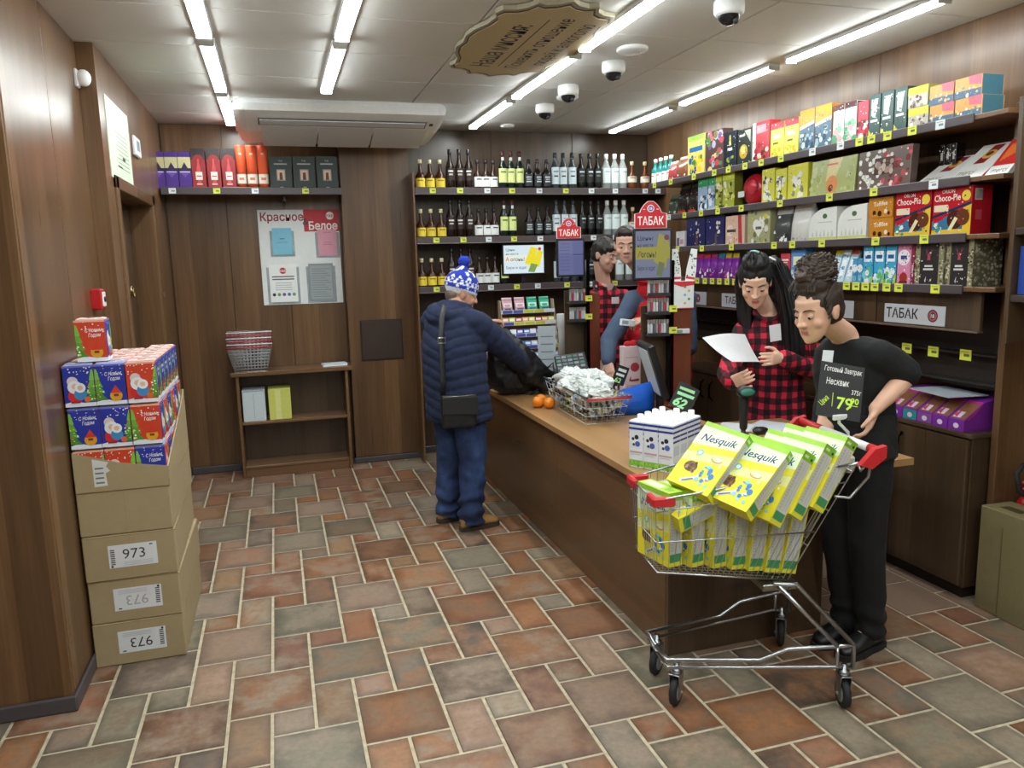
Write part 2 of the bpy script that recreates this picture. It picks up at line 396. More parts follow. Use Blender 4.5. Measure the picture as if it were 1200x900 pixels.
wb = slab('wall_back', (-.9, YBK, 0), (XR+.1, YBK+.12, ZC), 'wood_dark')
for x0, x1 in ((-.78, -.34), (-.335, .11), (.115, .556)):
    obj('wall_panel', MB().box((x0, YBK-.012, .06), (x1, YBK+.01, ZC-.008), '#fff', 'wood_wall', .002), wb)
for x0, x1 in ((1.14, 1.88), (1.885, 2.64), (2.645, 3.395)):
    obj('wall_panel', MB().box((x0, YBK-.012, .06), (x1, YBK+.01, ZC-.008), '#fff', 'wood_dark', .002), wb)
pil = slab('trim_5', (.56, 6.60, .05), (1.125, YBK-.013, ZC-.008), 'wood_wall', bev=.003)
wr = slab('wall_right', (XR, -2, 0), (XR+.12, YBK, ZC), 'wood_wall')
for k in range(9):
    y0 = -1.99+.97*k; obj('wall_panel', MB().box((XR-.008, y0, .06), (XR+.01, min(y0+.966, YBK-.02), ZC-.008), '#fff', 'wood_wall', .002), wr)
slab('wall_front', (-2.7, -2.12, 0), (XR+.12, -2, ZC), 'paint', col='#8f8a80')
slab('wall_west', (-2.72, -2.1, 0), (-2.6, 3.3, ZC), 'wood_wall')
BB = '#4b474b'
def bb(side, a, b): slab('baseboard_'+side, a, b, 'plastic', col=BB, bev=.006)
bb('left', (XA, 3.165, 0), (XA+.016, 4.46, .065)); bb('left', (-2.6, 3.164, 0), (XA+.016, 3.18, .065))
bb('left', (XB, 6.04, 0), (XB+.014, YBK-.02, .06)); bb('back', (XB+.014, YBK-.028, 0), (.56, YBK-.013, .06)); bb('back', (.545, 6.585, 0), (1.14, 6.60, .05))
bb('right', (1.14, YBK-.03, 0), (3.0, YBK-.013, .06))

# ---------------------------------------------------------------- ceiling lamps
def lamp_row(x, far, pitch, n, labels):
    L = 1.09
    for k in range(n):
        y1 = far-pitch*k; y0 = y1-L
        t = thing('ceiling_lamp', labels[k] if k < len(labels) else labels[-1], 'lamp', (x, (y0+y1)/2, ZC-.006), 0, 'linear ceiling lamps')
        obj('lamp_housing', MB().box((-.04, -L/2, -.022), (.04, L/2, 0), '#e4e6e6', 'plastic', .004), t)
        d = MB(); pr = [(.034*math.cos(a), -.02+.02*math.sin(a)) for a in [-PI*i/8 for i in range(9)]]
        d.prism(pr, -L/2+.012, L/2-.012, '#fff', 'lamp', ((0, 0, 0), (1, 0, 0), (0, 0, 1), (0, -1, 0))); obj('lamp_diffuser', d, t)
        for s in (-1, 1): obj('end_cap', MB().box((-.036, s*(L/2-.006)-.006, -.042), (.036, s*(L/2-.006)+.006, -.018), '#c9cccc', 'plastic', .002), t)
def rl(row, n): return ['linear ceiling lamp, %s from the back wall in the %s row' % (('nearest', 'second', 'third', 'fourth', 'fifth', 'sixth', 'seventh')[k], row) for k in range(n)]
lamp_row(-.245, 6.55, 1.205, 7, rl('far left', 7)); lamp_row(.393, 5.27, 1.205, 6, rl('second', 6))
lamp_row(1.645, 6.43, 1.21, 7, rl('third', 7)); lamp_row(2.915, 6.47, 1.235, 7, rl('far right', 7))

# ---------------------------------------------------------------- air conditioner
t = thing('air_conditioner', 'long white ceiling air conditioner above the gift boxes', 'air conditioner', (.54, 6.05, ZC-.006))
pr = [(-.39, 0), (-.41, -.035), (-.37, -.075), (-.28, -.098), (-.02, -.155), (.34, -.185), (.38, -.17), (.38, 0)]
W = .66
obj('casing', MB().prism(pr, -W, W, '#f2f4f5', 'plastic', ((0, 0, 0), (0, 1, 0), (0, 0, 1), (1, 0, 0))), t)
for s in (-1, 1):
    mb = MB(); n = 6
    for i in range(n):
        f = 1-.5*(i/n)**2; g = 1-.5*((i+1)/n)**2
        a, b = W+.08*i/n, W+.08*(i+1)/n
        p2 = [(y*f, z*f) for y, z in pr]
        mb.prism(p2, s*a, s*b, '#eceeef', 'plastic', ((0, 0, 0), (0, 1, 0), (0, 0, 1), (1, 0, 0)))
    obj('end_cap', mb, t)
dv = Vector((0, .26, -.057)).normalized(); nn = dv.cross(Vector((1, 0, 0))).normalized()
fr = ((0, -.28, -.098), (1, 0, 0), dv, -nn if nn.z > 0 else nn)
mb = MB(); mb.prism([(-.58, .03), (.6, .03), (.6, .145), (-.58, .145)], 0, .004, '#4a4d50', 'plastic', fr); obj('air_outlet', mb, t)
mb = MB(); mb.prism([(-.57, .045), (.59, .045), (.59, .125), (-.57, .125)], .003, .009, '#d8dbde', 'plastic', fr); obj('louver', mb, t)
for k in range(3):
    x = -.56+.4*k; obj('grille', MB().prism([(x, .17), (x+.385, .17), (x+.385, .55), (x, .55)], 0, .003, '#dddfe0', 'plastic', fr), t)
obj('sensor', MB().prism([(.625, .06), (.65, .06), (.65, .09), (.625, .09)], 0, .006, '#202225', 'plastic', fr), t)

# ---------------------------------------------------------------- ceiling sign
t = thing('hanging_sign', 'beige ornate plaque lying flat on the ceiling with dark lettering', 'sign', (1.31, 4.0, ZC-.03))
q = [(1.0, .0), (.93, .14), (.90, .3), (.93, .42), (.83, .5), (.78, .62), (.76, .8), (.68, .86), (.6, .8), (.45, .84), (.3, .95), (.15, 1.0), (0, .96)]
shape = q + [(-a, b) for a, b in q[::-1][1:]] + [(-a, -b) for a, b in q[1:]] + [(a, -b) for a, b in q[::-1][1:-1]]
def plq(sc_, w0, w1, col): return MB().prism([(a*.70*sc_, b*.335*sc_) for a, b in shape], w0, w1, col, 'paper', ((0, 0, 0), (0, -1, 0), (-1, 0, 0), (0, 0, -1)))
obj('backing', plq(1.0, -.02, 0, '#a39c84'), t); obj('border', plq(.955, 0, .002, '#3a2a1c'), t); obj('panel', plq(.93, .002, .004, '#c2b083'), t)
mb = MB(); f = mb.face((0, .70, -.004), (0, -1, 0), (-1, 0, 0), 1.4, .67); f.o = Vector((.335, .70, -.0042))
f.text('Наша миссия:', .47, .60, .17, '#2b1d12', wmax=.56, bold=.01)
f.rect(.2, .525, .82, .535, '#2b1d12'); f.text('Поменять отношение', .51, .35, .12, '#2b1d12', wmax=.66); f.text('людей к алкоголю', .52, .16, .12, '#2b1d12', wmax=.56)
obj('lettering', mb, t)
# ---------------------------------------------------------------- cameras, detectors
def dome(x, y, lab):
    t = thing('dome_camera', lab, 'camera', (x, y, ZC-.006), 0, 'ceiling dome cameras')
    obj('housing', MB().lathe([(.05, 0), (.066, -.004), (.068, -.03), (.066, -.055), (.056, -.066), (.0, -.068)], '#e6e8e8', 'plastic', 22, caps=False), t)
    obj('dome', MB().lathe([(.05*math.cos(a), -.062-.045*math.sin(a)) for a in [PI/2*i/6 for i in range(7)]], '#17191b', 'gloss', 20, caps=False), t)
    c = MB(); c.cyl((.01, -.025, -.085), (.012, -.04, -.1), .012, '#3a3d40', 'gloss', 12); obj('lens', c, t)
k_ = 1.0275
for (x, y), lab in zip(((1.913*k_, 5.40*k_), (1.86*k_, 4.80*k_), (1.897*k_, 4.19*k_), (1.957*k_, 3.12*k_)),
    ('white dome camera on the ceiling nearest the bottle shelves', 'white dome camera on the ceiling, second from the bottle shelves', 'white dome camera on the ceiling beside the larger smoke detector', 'white dome camera at the top edge of the photo, nearest the viewer')): dome(x, y, lab)
for (x, y, r), lab in zip(((1.879*k_, 3.912*k_, .085), (1.977*k_, 5.12*k_, .075), (1.889*k_, 6.25*k_, .06)), ('large flat white smoke detector nearest the viewer on the ceiling', 'white smoke detector behind two ceiling dome cameras', 'small white smoke detector by the bottle shelf wall')):
    t = thing('smoke_detector', lab, 'detector', (x, y, ZC-.006), 0)
    obj('base', MB().lathe([(r, 0), (r, -.012), (r*.9, -.02), (r*.3, -.026), (0, -.027)], '#dfe1e1', 'plastic', 24, caps=False), t)
    obj('indicator', MB().ball((r*.4, -r*.2, -.025), .006, '#8c8f90', 'plastic'), t)
t = thing('motion_sensor', 'small white motion sensor high on the left wall', 'sensor', tuple(atX(87, 91, XA)), 0)
obj('bracket', MB().box((0, -.03, -.045), (.02, .03, .04), '#dcdcdc', 'plastic', .006), t); obj('head', MB().ball((.04, 0, 0), (.035, .035, .04), '#eeeeee', 'plastic'), t)
p = atX(108, 351, XA)
t = thing('call_point', 'small red fire call point on the left wall above the gift boxes', 'alarm', (XA, p.y, p.z), 0)
obj('body', MB().box((0, -.045, -.05), (.05, .045, .05), '#b3161f', 'plastic', .006), t)
mb = MB(); mb.box((.05, -.032, -.036), (.056, .032, .036), '#e8e6e2', 'plastic', .003); mb.cyl((.056, 0, 0), (.06, 0, 0), .014, '#232323', 'plastic'); obj('front_plate', mb, t)
# notice and thermostat on the left rear wall
a = atX(121, 112, XB); b = atX(156, 219, XB)
t = thing('notice_poster', 'pale green paper notice on the left wall above the doorway', 'notice', (XB, (a.y+b.y)/2, (2.19+2.6)/2))
w, h = b.y-a.y, .42
obj('sheet', MB().box((0, -w/2, -h/2), (.004, w/2, h/2), '#d5e6cd', 'paper'), t)
mb = MB(); f = mb.face((.0041, -w/2, -h/2), (0, 1, 0), (0, 0, 1), w, h)
for i in range(9): f.rect(.3+.04*(i % 3), .62-.055*i, .85, .632-.055*i, '#8fa08c'); 
f.rect(.55, .3, .68, .34, '#384038'); f.rect(.3, .18, .5, .2, '#384038'); obj('print', mb, t)
a = atX(150.5, 157, XB); b = atX(164, 185, XB)
t = thing('thermostat', 'small white wall thermostat with grey screen beside the green notice', 'thermostat', (XB, (a.y+b.y)/2, (a.z+b.z)/2-.005))
obj('casing', MB().box((0, -.1, -.06), (.022, .1, .06), '#e9ebec', 'plastic', .006), t)
obj('display', MB().box((.022, -.055, -.025), (.0235, .05, .035), '#9fb1bd', 'gloss'), t)
# ================================================================== packaging helpers
def carton(w, d, h, base, draw=None, side=None, top=None, bev=.002, mat='paper', seed=0):
    """carton standing on z=0, print on the front (-Y), right (+X) and left (-X)"""
    mb = MB(); mb.box((-w/2, -d/2, 0), (w/2, d/2, h), base, mat, bev); rnd = random.Random(seed)
    f = mb.face((-w/2, -d/2, 0), (1, 0, 0), (0, 0, 1), w, h); f.mat = mat; f.rnd = rnd
    if draw: draw(f)
    if side:
        for o, u in (((w/2, -d/2, 0), (0, 1, 0)), ((-w/2, d/2, 0), (0, -1, 0))):
            g = mb.face(o, u, (0, 0, 1), d, h); g.mat = mat; g.rnd = rnd
            if callable(side): side(g)
            else: g.rect(.04, .01, .96, .99, side)
    if top: mb.face((-w/2, -d/2, h), (1, 0, 0), (0, 1, 0), w, d).rect(.02, .02, .98, .98, top, mat)
    return mb.mesh('carton')
def pouch(w, d, h, c0, c1, draw=None, seed=0, mat='gloss'):
    mb = MB(); rings = []
    for z, r in ((0, .8), (.04, 1), (.45, .85), (.8, .45), (.93, .12), (1, .08)):
        rings.append(((0, 0, z*h), (1, 0, 0), (0, 1, 0), w/2*(1 if z < .9 else .98), max(d/2*r, .002)))
    mb.loft(rings[:4], c0, mat, 18, True, 4); mb.loft(rings[3:], c1, mat, 18, True, 4)
    f = mb.face((-w/2, -d/2-.0015, .04*h), (1, 0, 0), Vector((0, .275*d, .76*h)), w, .76*h); f.mat = mat; f.rnd = random.Random(seed)
    if draw: draw(f)
    return mb.mesh('pouch')
ORD3 = ('left', 'middle', 'right')
def price_tag(col, w=.05, h=.04):
    mb = MB().box((-w/2, -.0025, -h/2), (w/2, 0, h/2), col, 'paper'); f = mb.face((-w/2, -.0025, -h/2), (1, 0, 0), (0, 0, 1), w, h)
    f.rect(.35, .35, .85, .6, '#5d6a3a' if col != '#dfe6ea' else '#7a8288'); f.rect(.1, .75, .8, .82, '#8a9360'); return mb.mesh('price_tag')
TAGY, TAGW = price_tag('#d9e04a'), price_tag('#dfe6ea')
# ================================================================== back bottle shelves
BZ = (2.30, 1.902, 1.50); BY = 6.385
BTAGS = [[(507, 0), (539, 0), (571, 1), (600, 0), (632, 1), (663, 0), (693, 1), (721, 1), (756, 1), (771, 1)], [(509, 0), (541, 0), (571, 1), (601, 0), (632, 1), (663, 0), (695, 1), (721, 1)], [(507, 0), (572, 1), (603, 0), (628, 1), (663, 0), (690, 1), (720, 0)]]
for zt, tags_, sn in zip(BZ, BTAGS, ('top', 'middle', 'lowest')):
    s0 = thing('bottle_shelf', 'dark brown wall shelf carrying bottles on the back wall, %s of three' % sn, 'shelf', (2.26, 6.56, zt-.028)); ui = Matrix.Translation((-2.26, -6.56, .028-zt))
    s = obj('board', MB().box((1.13, BY, zt-.028), (XR-.012, YBK-.014, zt-.006), '#fff', 'wood_dark', .002), s0, ui)
    mb = MB().box((1.13, BY-.012, zt-.052), (XR-.012, BY, zt), '#4a4042', 'plastic', .003); mb.box((1.13, BY-.015, zt-.054), (XR-.012, BY-.011, zt-.05), '#8d8688', 'plastic'); obj('price_rail', mb, s0, ui)
    for x, k in tags_:
        p = atY(x, 222, BY-.014); raw('price_tag', (TAGY, TAGW)[k], s0, ui @ Matrix.Translation((p.x, BY-.014, zt-.026)))
slab('trim_6', (1.113, BY-.01, .0), (1.128, YBK-.014, 2.42), 'wood_wall', bev=.002)
def arc(mb, r, z0, z1, col, mat='paper', half=1.25, n=8, sx=1):
    vs = []
    for i in range(n+1):
        a = -PI/2-half+2*half*i/n
        for z in (z0, z1): vs.append((r*math.cos(a)*sx, r*math.sin(a), z))
    mb.add(vs, [(2*i, 2*i+2, 2*i+3, 2*i+1) for i in range(n)], col, mat, True)
#        height radius body      label      cap       label z0-z1 (of h)  neck start, neck r, marks, material
BOT = dict(
 yellow=(.238, .040, '#3d1c07', '#e9cf3e', '#ddd3a8', .06, .36, .52, .013, ['#8a7a20'], 'gloss'),
 tall=(.322, .036, '#1e0f08', '#2a1a16', '#15100e', .22, .52, .66, .013, ['#d8d4d0', '#b9b2ae'], 'gloss'),
 white=(.240, .037, '#2c1608', '#e8ebea', '#1a1210', .08, .42, .56, .013, ['#20242a'], 'gloss'),
 green=(.315, .037, '#13201a', '#dde79a', '#471820', .17, .54, .68, .013, ['#5a7a30'], 'gloss'),
 black=(.250, .039, '#120e0c', '#22272b', '#0f0d0c', .10, .50, .62, .014, ['#c9d0d2', '#9aa2a6', '#c9d0d2'], 'gloss'),
 silver=(.308, .036, '#343b40', '#cddbe1', '#1d2428', .14, .60, .70, .015, ['#7c8c96', '#2c3840'], 'gloss'),
 dark=(.305, .036, '#0c100f', '#151a1a', '#131616', .20, .58, .66, .014, ['#c9d2d0', '#6a7472'], 'gloss'),
 clear=(.305, .039, '#dfe9e8', '#dbe8e7', '#e6e7e2', .18, .60, .72, .015, ['#9db4b8'], 'clear'),
 amber=(.245, .044, '#62300f', '#d9d4c7', '#d6c79c', .25, .46, .52, .013, ['#8a6a4a'], 'gloss'),
 teal=(.21, .034, '#1f7f7c', '#e6eeea', '#eef0ee', .05, .45, .66, .014, ['#c05a6a'], 'gloss'))
BWORD = dict(yellow='amber bottle with a yellow label', tall='tall dark brown bottle with white lettering', white='brown bottle with a white label', green='tall dark bottle with a pale green label',
 black='square-shouldered bottle with a black label', silver='tall bottle with a silvery label', dark='tall black bottle', clear='clear bottle with white cap and big white label', amber='round amber bottle with a pale cork', teal='small teal bottle with a white cap')
BMESH = {}
def bottle_parts(k):
    if k in BMESH: return BMESH[k]
    h, r, cb, cl, cc, l0, l1, ns, nr, marks, mat = BOT[k]
    b = MB().lathe([(r*.9, 0), (r, .012), (r, h*ns*.86), (r*.8, h*(ns*.86+.045)), (nr*1.15, h*(ns+.08)), (nr, h*.88), (nr, h*.9)], cb, mat, 16)
    l = MB(); arc(l, r+.0008, h*l0, h*l1, cl)
    n = len(marks)
    for i, c in enumerate(marks):
        z = h*(l1-(l1-l0)*(.25+.55*i/max(n, 1))); arc(l, r+.0014, z-h*.022, z+h*.018, c, half=.62-.12*(i % 2), n=5)
    c = MB().lathe([(nr+.002, h*.86), (nr+.003, h*.865), (nr+.003, h*.995), (nr*.8, h)], cc, 'plastic', 12)
    out = [('bottle_glass', b.mesh('bottle_glass')), ('label', l.mesh('label')), ('cap', c.mesh('cap'))]
    if k == 'green':
        m = MB(); arc(m, nr*1.2, h*.72, h*.84, '#e4e6da', half=.9); out.append(('neck_foil', m.mesh('neck_foil')))
    BMESH[k] = out; return out
def bottle(k, x, y, z, lab, grp, rz=0): return place('bottle', lab, 'bottle', bottle_parts(k), (x, y, z), rz, grp)
ROWS = [('yellow', (492, 503.5, 515.5)), ('tall', (527, 538, 549)), ('white', (559.5, 569, 578)), ('green', (589, 599, 609)), ('black', (619, 629.5, 640)), ('silver', (650.5, 660, 670)), ('dark', (681, 690.5, 700)), ('clear', (710.5, 720, 729.5)), ('amber', (740.5, 756))]
for si, sn in enumerate(('top', 'middle', 'lowest')):
    for k, xs in ROWS:
        xs_ = list(xs)
        if si == 1 and k == 'green': xs_ = xs_[:2]
        if si == 1 and k == 'amber': xs_ = xs_[:1]
        if si == 2:
            if k in ('amber',): continue
            if k == 'green': xs_ = xs_[:1]
            if k == 'black': xs_ = xs_[:0]
            if k == 'clear': xs_ = (723, 734)
        for i, x in enumerate(xs_):
            Y = 6.47; p = atY(x+(1.2*si), (200, 260, 318)[si], Y)
            pos = {3: ORD3, 2: ('left', 'right'), 1: ('single',)}[len(xs_)][i]
            of = 'of %s' % ('three', 'two')[len(xs_) == 2] if len(xs_) > 1 else 'one'
            bottle(k, p.x, Y+random.uniform(-.008, .008), BZ[si]-.006, '%s, %s back shelf, %s %s' % (BWORD[k], sn, pos, of), 'bottles on the %s back shelf' % sn, random.uniform(-.25, .25))
# ================================================================== gift shelf on the left of the back wall
u2 = thing('gift_shelf', 'single dark wall shelf with boxed bottles above the notice board', 'shelf', (-.11, 6.56, 0)); ui2 = Matrix.Translation((.11, -6.56, 0))
GY, GZ = 6.41, 2.30
s = obj('shelf', MB().box((-.77, GY, GZ-.03), (.555, YBK-.014, GZ-.006), '#fff', 'wood_dark', .002), u2, ui2)
obj('price_rail', MB().box((-.77, GY-.012, GZ-.056), (.555, GY, GZ), '#463e40', 'plastic', .003), s)
for x, k in ((202, 1), (254, 0), (299, 1), (358, 0)):
    p = atY(x, 224, GY-.013); raw('price_tag', (TAGY, TAGW)[k], s, Matrix.Translation((p.x, GY-.014, GZ-.028)))
obj('bracket', MB().box((.1, 6.5, GZ-.09), (.125, 6.745, GZ-.03), '#2c2624', 'plastic', .003), u2, ui2)
def g(x0, x1, yt): a, b = atY(x0, 219, GY+.05), atY(x1, 219, GY+.05); return (a.x+b.x)/2, (b.x-a.x)*.96, atY((x0+x1)/2, yt, GY+.05).z-GZ+.006
def d_purple(f):
    f.rect(0, .52, 1, .86, '#c9c493'); f.rect(0, .48, 1, .56, '#24123f'); f.poly([(.15, .5), (.5, .72), (.85, .5)], '#2a1650'); f.rect(.1, .44, .9, .47, '#d8d2e8'); f.poly([(.2, .42), (.8, .42), (.5, .3)], '#6a4ab0')
def d_whisky(f):
    f.rect(0, .72, 1, 1, '#2a2426'); f.disc(.5, .72, .13, '#8a1f22'); f.poly([(.36, .12), (.64, .12), (.64, .5), (.56, .64), (.56, .74), (.44, .74), (.44, .64), (.36, .5)], '#c8454a'); f.rect(.26, .22, .74, .42, '#e3ddd2'); f.rect(.3, .1, .7, .13, '#e6c8b8'); f.rect(.32, .3, .68, .33, '#a55')
def d_black(f):
    f.text('THE', .5, .83, .05, '#b9bcbc'); f.rect(.2, .74, .8, .78, '#aab0b0'); f.rect(.3, .25, .7, .6, '#8d8d88'); f.rect(.34, .28, .66, .57, '#d9b9a0'); f.poly([(.42, .28), (.58, .28), (.56, .5), (.44, .5)], '#5a1f14'); f.rect(.42, .04, .58, .06, '#c8c8c8')
gx = [(179, 195), (195, 210.5), (210.5, 226)]
for i, q in enumerate(gx):
    x, w, h = g(*q, 178); me = carton(w, w, h, '#4b2a86', d_purple, seed=i)
    place('gift_box', 'purple boxed bottle on the left wall shelf, %s of three' % ORD3[i], 'gift box', me, (x, GY+.05+w/2, GZ-.006), 0, 'purple boxed bottles')
for i, q in enumerate([(226, 243), (244, 260.5), (261.5, 278)]):
    x, w, h = g(*q, 174); me = carton(w, w, h, '#92222a', d_whisky, seed=i)
    place('gift_box', 'red and black boxed bottle on the left wall shelf, %s of three' % ORD3[i], 'gift box', me, (x, GY+.05+w/2, GZ-.006), 0, 'red boxed bottles')
for i, q in enumerate([(278, 290), (290.5, 303), (303.5, 316)]):
    x, w, h = g(*q, 170); r = w/2*.97
    mb = MB().lathe([(r, 0), (r, h*.985), (r*.93, h)], '#f0643a', 'paper', 22); mb.lathe([(r+.0006, h*.12), (r+.0006, h*.34)], '#e8ddd0', 'paper', 22, caps=False); arc(mb, r+.001, h*.78, h*.82, '#f6d5c4', half=.3); arc(mb, r+.0012, h*.2, h*.26, '#c87a5a', half=.5)
    lid = MB().lathe([(r+.001, h*.95), (r+.001, h), (0, h+.001)], '#d9532c', 'paper', 22, caps=False)
    place('gift_tube', 'orange cylindrical bottle tube on the left wall shelf, %s of three' % ORD3[i], 'gift tube', [('tube', mb.mesh('tube')), ('lid', lid.mesh('lid'))], (x, GY+.05+r, GZ-.006), 0, 'orange gift tubes')
for i, q in enumerate([(317, 343.5), (344, 371), (371.5, 397)]):
    x, w, h = g(*q, 183); me = carton(w, .1, h, '#26332f', d_black, seed=i)
    place('gift_box', 'black boxed bottle with small picture on the left wall shelf, %s of three' % ORD3[i], 'gift box', me, (x, GY+.1, GZ-.006), 0, 'black boxed bottles')
# ================================================================== notice board
BWY = YBK-.0125
a, b = atY(301, 246, BWY), atY(396, 246, BWY); x0, x1 = a.x, b.x; z1 = a.z; z0 = atY(309, 358, BWY).z; w, h = x1-x0, z1-z0
t = thing('notice_board', 'white shop notice board with red and white heading and four sheet pockets', 'notice board', ((x0+x1)/2, BWY, z0))
mb = MB().box((-w/2, -.008, 0), (w/2, 0, h), '#e4e9ea', 'plastic', .002); obj('board', mb, t)
mb = MB(); f = mb.face((-w/2, -.0085, 0), (1, 0, 0), (0, 0, 1), w, h)
f.rect(.56, .77, 1.0, 1.0, '#b71a2a'); f.text('Красное', .295, .885, .085, '#9c1a26', wmax=.53, bold=.022); f.text('&', .585, .84, .075, '#3a2a30', bold=.01)
f.text('Белое', .80, .79, .085, '#f2f2ee', wmax=.36, bold=.022); f.disc(.89, .935, .042, '#ece8e4'); f.text('К&Б', .89, .92, .03, '#9c1a26', bold=.01); obj('heading', mb, t)
def sheet(x, z, ww, hh, base, draw, lab):
    p = obj('pocket', MB().box((-w/2+(x-.03)*w, -.012, (z-.02)*h), (-w/2+(x+ww+.03)*w, -.0088, (z+hh-.03)*h), '#dfe8ec', 'clear', .001), t)
    mb = MB().box((-w/2+x*w, -.0155, z*h), (-w/2+(x+ww)*w, -.0125, (z+hh)*h), base); f = mb.face((-w/2+x*w, -.0157, z*h), (1, 0, 0), (0, 0, 1), ww*w, hh*h); draw(f); o = obj('sheet', mb, p)
    o['label'] = lab
sheet(.16, .53, .24, .28, '#7fc4de', lambda f: (f.rect(.38, .58, .62, .62, '#4a6a86'), f.rect(.2, .45, .8, .47, '#5d93b4')), 'light blue leaflet')
sheet(.72, .51, .24, .28, '#d99aac', lambda f: (f.rect(.3, .5, .7, .52, '#a05a6c'), f.rect(.25, .42, .75, .44, '#a05a6c'), f.rect(.3, .88, .7, .9, '#a05a6c')), 'pink leaflet')
def d_serv(f):
    f.disc(.5, .83, .085, '#c0232f'); f.text('К&Б', .5, .8, .06, '#fff', bold=.01)
    for k in range(2): f.rect(.1, .66-.07*k, .9, .69-.07*k, '#4a4d52')
    for k in range(4): f.rect(.2, .5-.06*k, .8, .515-.06*k, '#a8acb0')
    for i, c in enumerate(('#222', '#5f9a5a', '#7a3f9a', '#2a7ab0', '#5f9a5a')): f.disc(.14+.18*i, .2, .045, c, 10)
sheet(.09, .03, .34, .4, '#eef2f2', d_serv, 'white information sheet with coloured round icons')
def d_info(f):
    f.rect(.03, .03, .97, .97, '#7e878a')
    f.rect(.06, .05, .94, .95, '#9ea8ab')
    for k in range(13): f.rect(.12, .1+.062*k, .88-.1*(k % 3), .122+.062*k, '#7a8285')
sheet(.58, .03, .31, .4, '#8d979b', d_info, 'grey information sheet full of small print')
# access hatch on the pilaster
a, b = atY(424, 376, 6.6), atY(470.5, 420, 6.6)
t = place('access_hatch', 'dark brown square hatch plate on the wood pilaster', 'hatch', [('plate', MB().box((-.17, -.012, -.165), (.17, 0, .165), '#33231a', 'paint', .004).mesh('plate')), ('frame', MB().box((-.178, -.006, -.173), (.178, 0, .173), '#2a1c14', 'paint', .002).mesh('frame'))], ((a.x+b.x)/2, 6.6, (a.z+b.z)/2))
# ================================================================== bookcase and what stands on it
t = thing('bookcase', 'low open wooden bookcase with one shelf against the back wall', 'bookcase', (.08, 6.6, 0)); W = .44; D = .135
def wbx(n, a, b, m='wood_shelf'): return obj(n, MB().box(a, b, '#fff', m, .003), t)
wbx('top', (-.475, -.16, .835), (.48, D, .867), 'wood_shelfx'); wbx('side_panel', (-W, -.14, 0), (-W+.024, D, .835), 'wood_wall'); wbx('side_panel', (W-.024, -.14, 0), (W, D, .835), 'wood_wall')
wbx('shelf', (-W+.024, -.13, .435), (W-.024, D-.012, .458), 'wood_shelfx'); wbx('shelf', (-W+.024, -.13, .07), (W-.024, D-.012, .092), 'wood_shelfx')
wbx('plinth', (-W+.024, -.125, 0), (W-.024, -.105, .07), 'wood_shelfx'); wbx('back_panel', (-W+.024, D-.01, .03), (W-.024, D, .835), 'wood_dark')
p = atY(278, 497, 6.50)
place('storage_box', 'white document box on the bookcase shelf', 'box', carton(.175, .2, .255, '#c9d6dc', lambda f: (f.rect(.48, .1, .5, .9, '#97a6b0'), f.rect(.05, .96, .95, .99, '#8d99a0')), bev=.004), (-.235, 6.585, .4585))
place('storage_box', 'pale yellow-green document box on the bookcase shelf', 'box', carton(.175, .2, .255, '#cfd36a', lambda f: (f.rect(.3, .02, .55, .98, '#dde08e'),), bev=.004), (-.035, 6.585, .4585))
mb = MB().box((-.1, -.06, 0), (.1, .06, .012), '#e2e8ee', 'paper', .001); mb.box((-.098, -.058, .012), (.102, .06, .02), '#ccd6e0', 'paper', .001)
place('brochure_stack', 'small stack of white brochures on the right end of the bookcase', 'brochures', mb.mesh('brochures'), (.42, 6.56, .868), .1)
def wire_basket(L=.34, W=.24, H=.19, tb=.72, hcol='#c23644'):
    """wire basket: wires, rim and folding handles"""
    wires = MB(); rim = MB()
    def P(u, v, z): k = tb+(1-tb)*z/H; return (u*L/2*k, v*W/2*k, z)
    def ring(z, r, col, mb):
        c = []
        for u, v in ((-1, -1), (1, -1), (1, 1), (-1, 1)): c.append(P(u, v, z))
        mb.tube(c, r, col, 'metal' if col[1] != 'c' else 'plastic', 5, True)
    for z in (0, .05, .1, .145): ring(z, .002, '#c9d2d8', wires)
    for i in range(11):
        u = -1+.2*i
        for v in (-1, 1): wires.tube([P(u, v, 0), P(u, v, H)], .0016, '#c9d2d8', 'metal', 4)
        wires.tube([P(u, -1, 0), P(u, 1, 0)], .0016, '#c9d2d8', 'metal', 4)
    for i in range(8):
        v = -1+2*i/7
        for u in (-1, 1): wires.tube([P(u, v, 0), P(u, v, H)], .0016, '#c9d2d8', 'metal', 4)
    ring(H, .004, '#d3d8dc', wires)
    hd = MB(); hd.tube([(-L/2, -W/2+.01, H+.004), (-L/2, -W/2-.008, H+.008), (L/2, -W/2-.008, H+.008), (L/2, -W/2+.01, H+.004)], .005, hcol, 'plastic', 6)
    return [('wire_cage', wires.mesh('wire_cage')), ('handle', hd.mesh('handle'))]
wbps = (wire_basket(), wire_basket(hcol='#e4d8d8'))
for k in range(6):
    w_ = ('bottom', 'second from the bottom', 'third from the bottom', 'fourth from the bottom', 'fifth from the bottom', 'top')[k]
    place('shopping_basket', 'wire shopping basket with %s handle nested in the bookcase stack, %s' % (('red', 'whitish')[k % 2], w_), 'basket', wbps[k % 2], (-.235+.002*(k % 2), 6.565, .8685+.024*k), .02*(k % 3-1), 'nested shopping baskets')
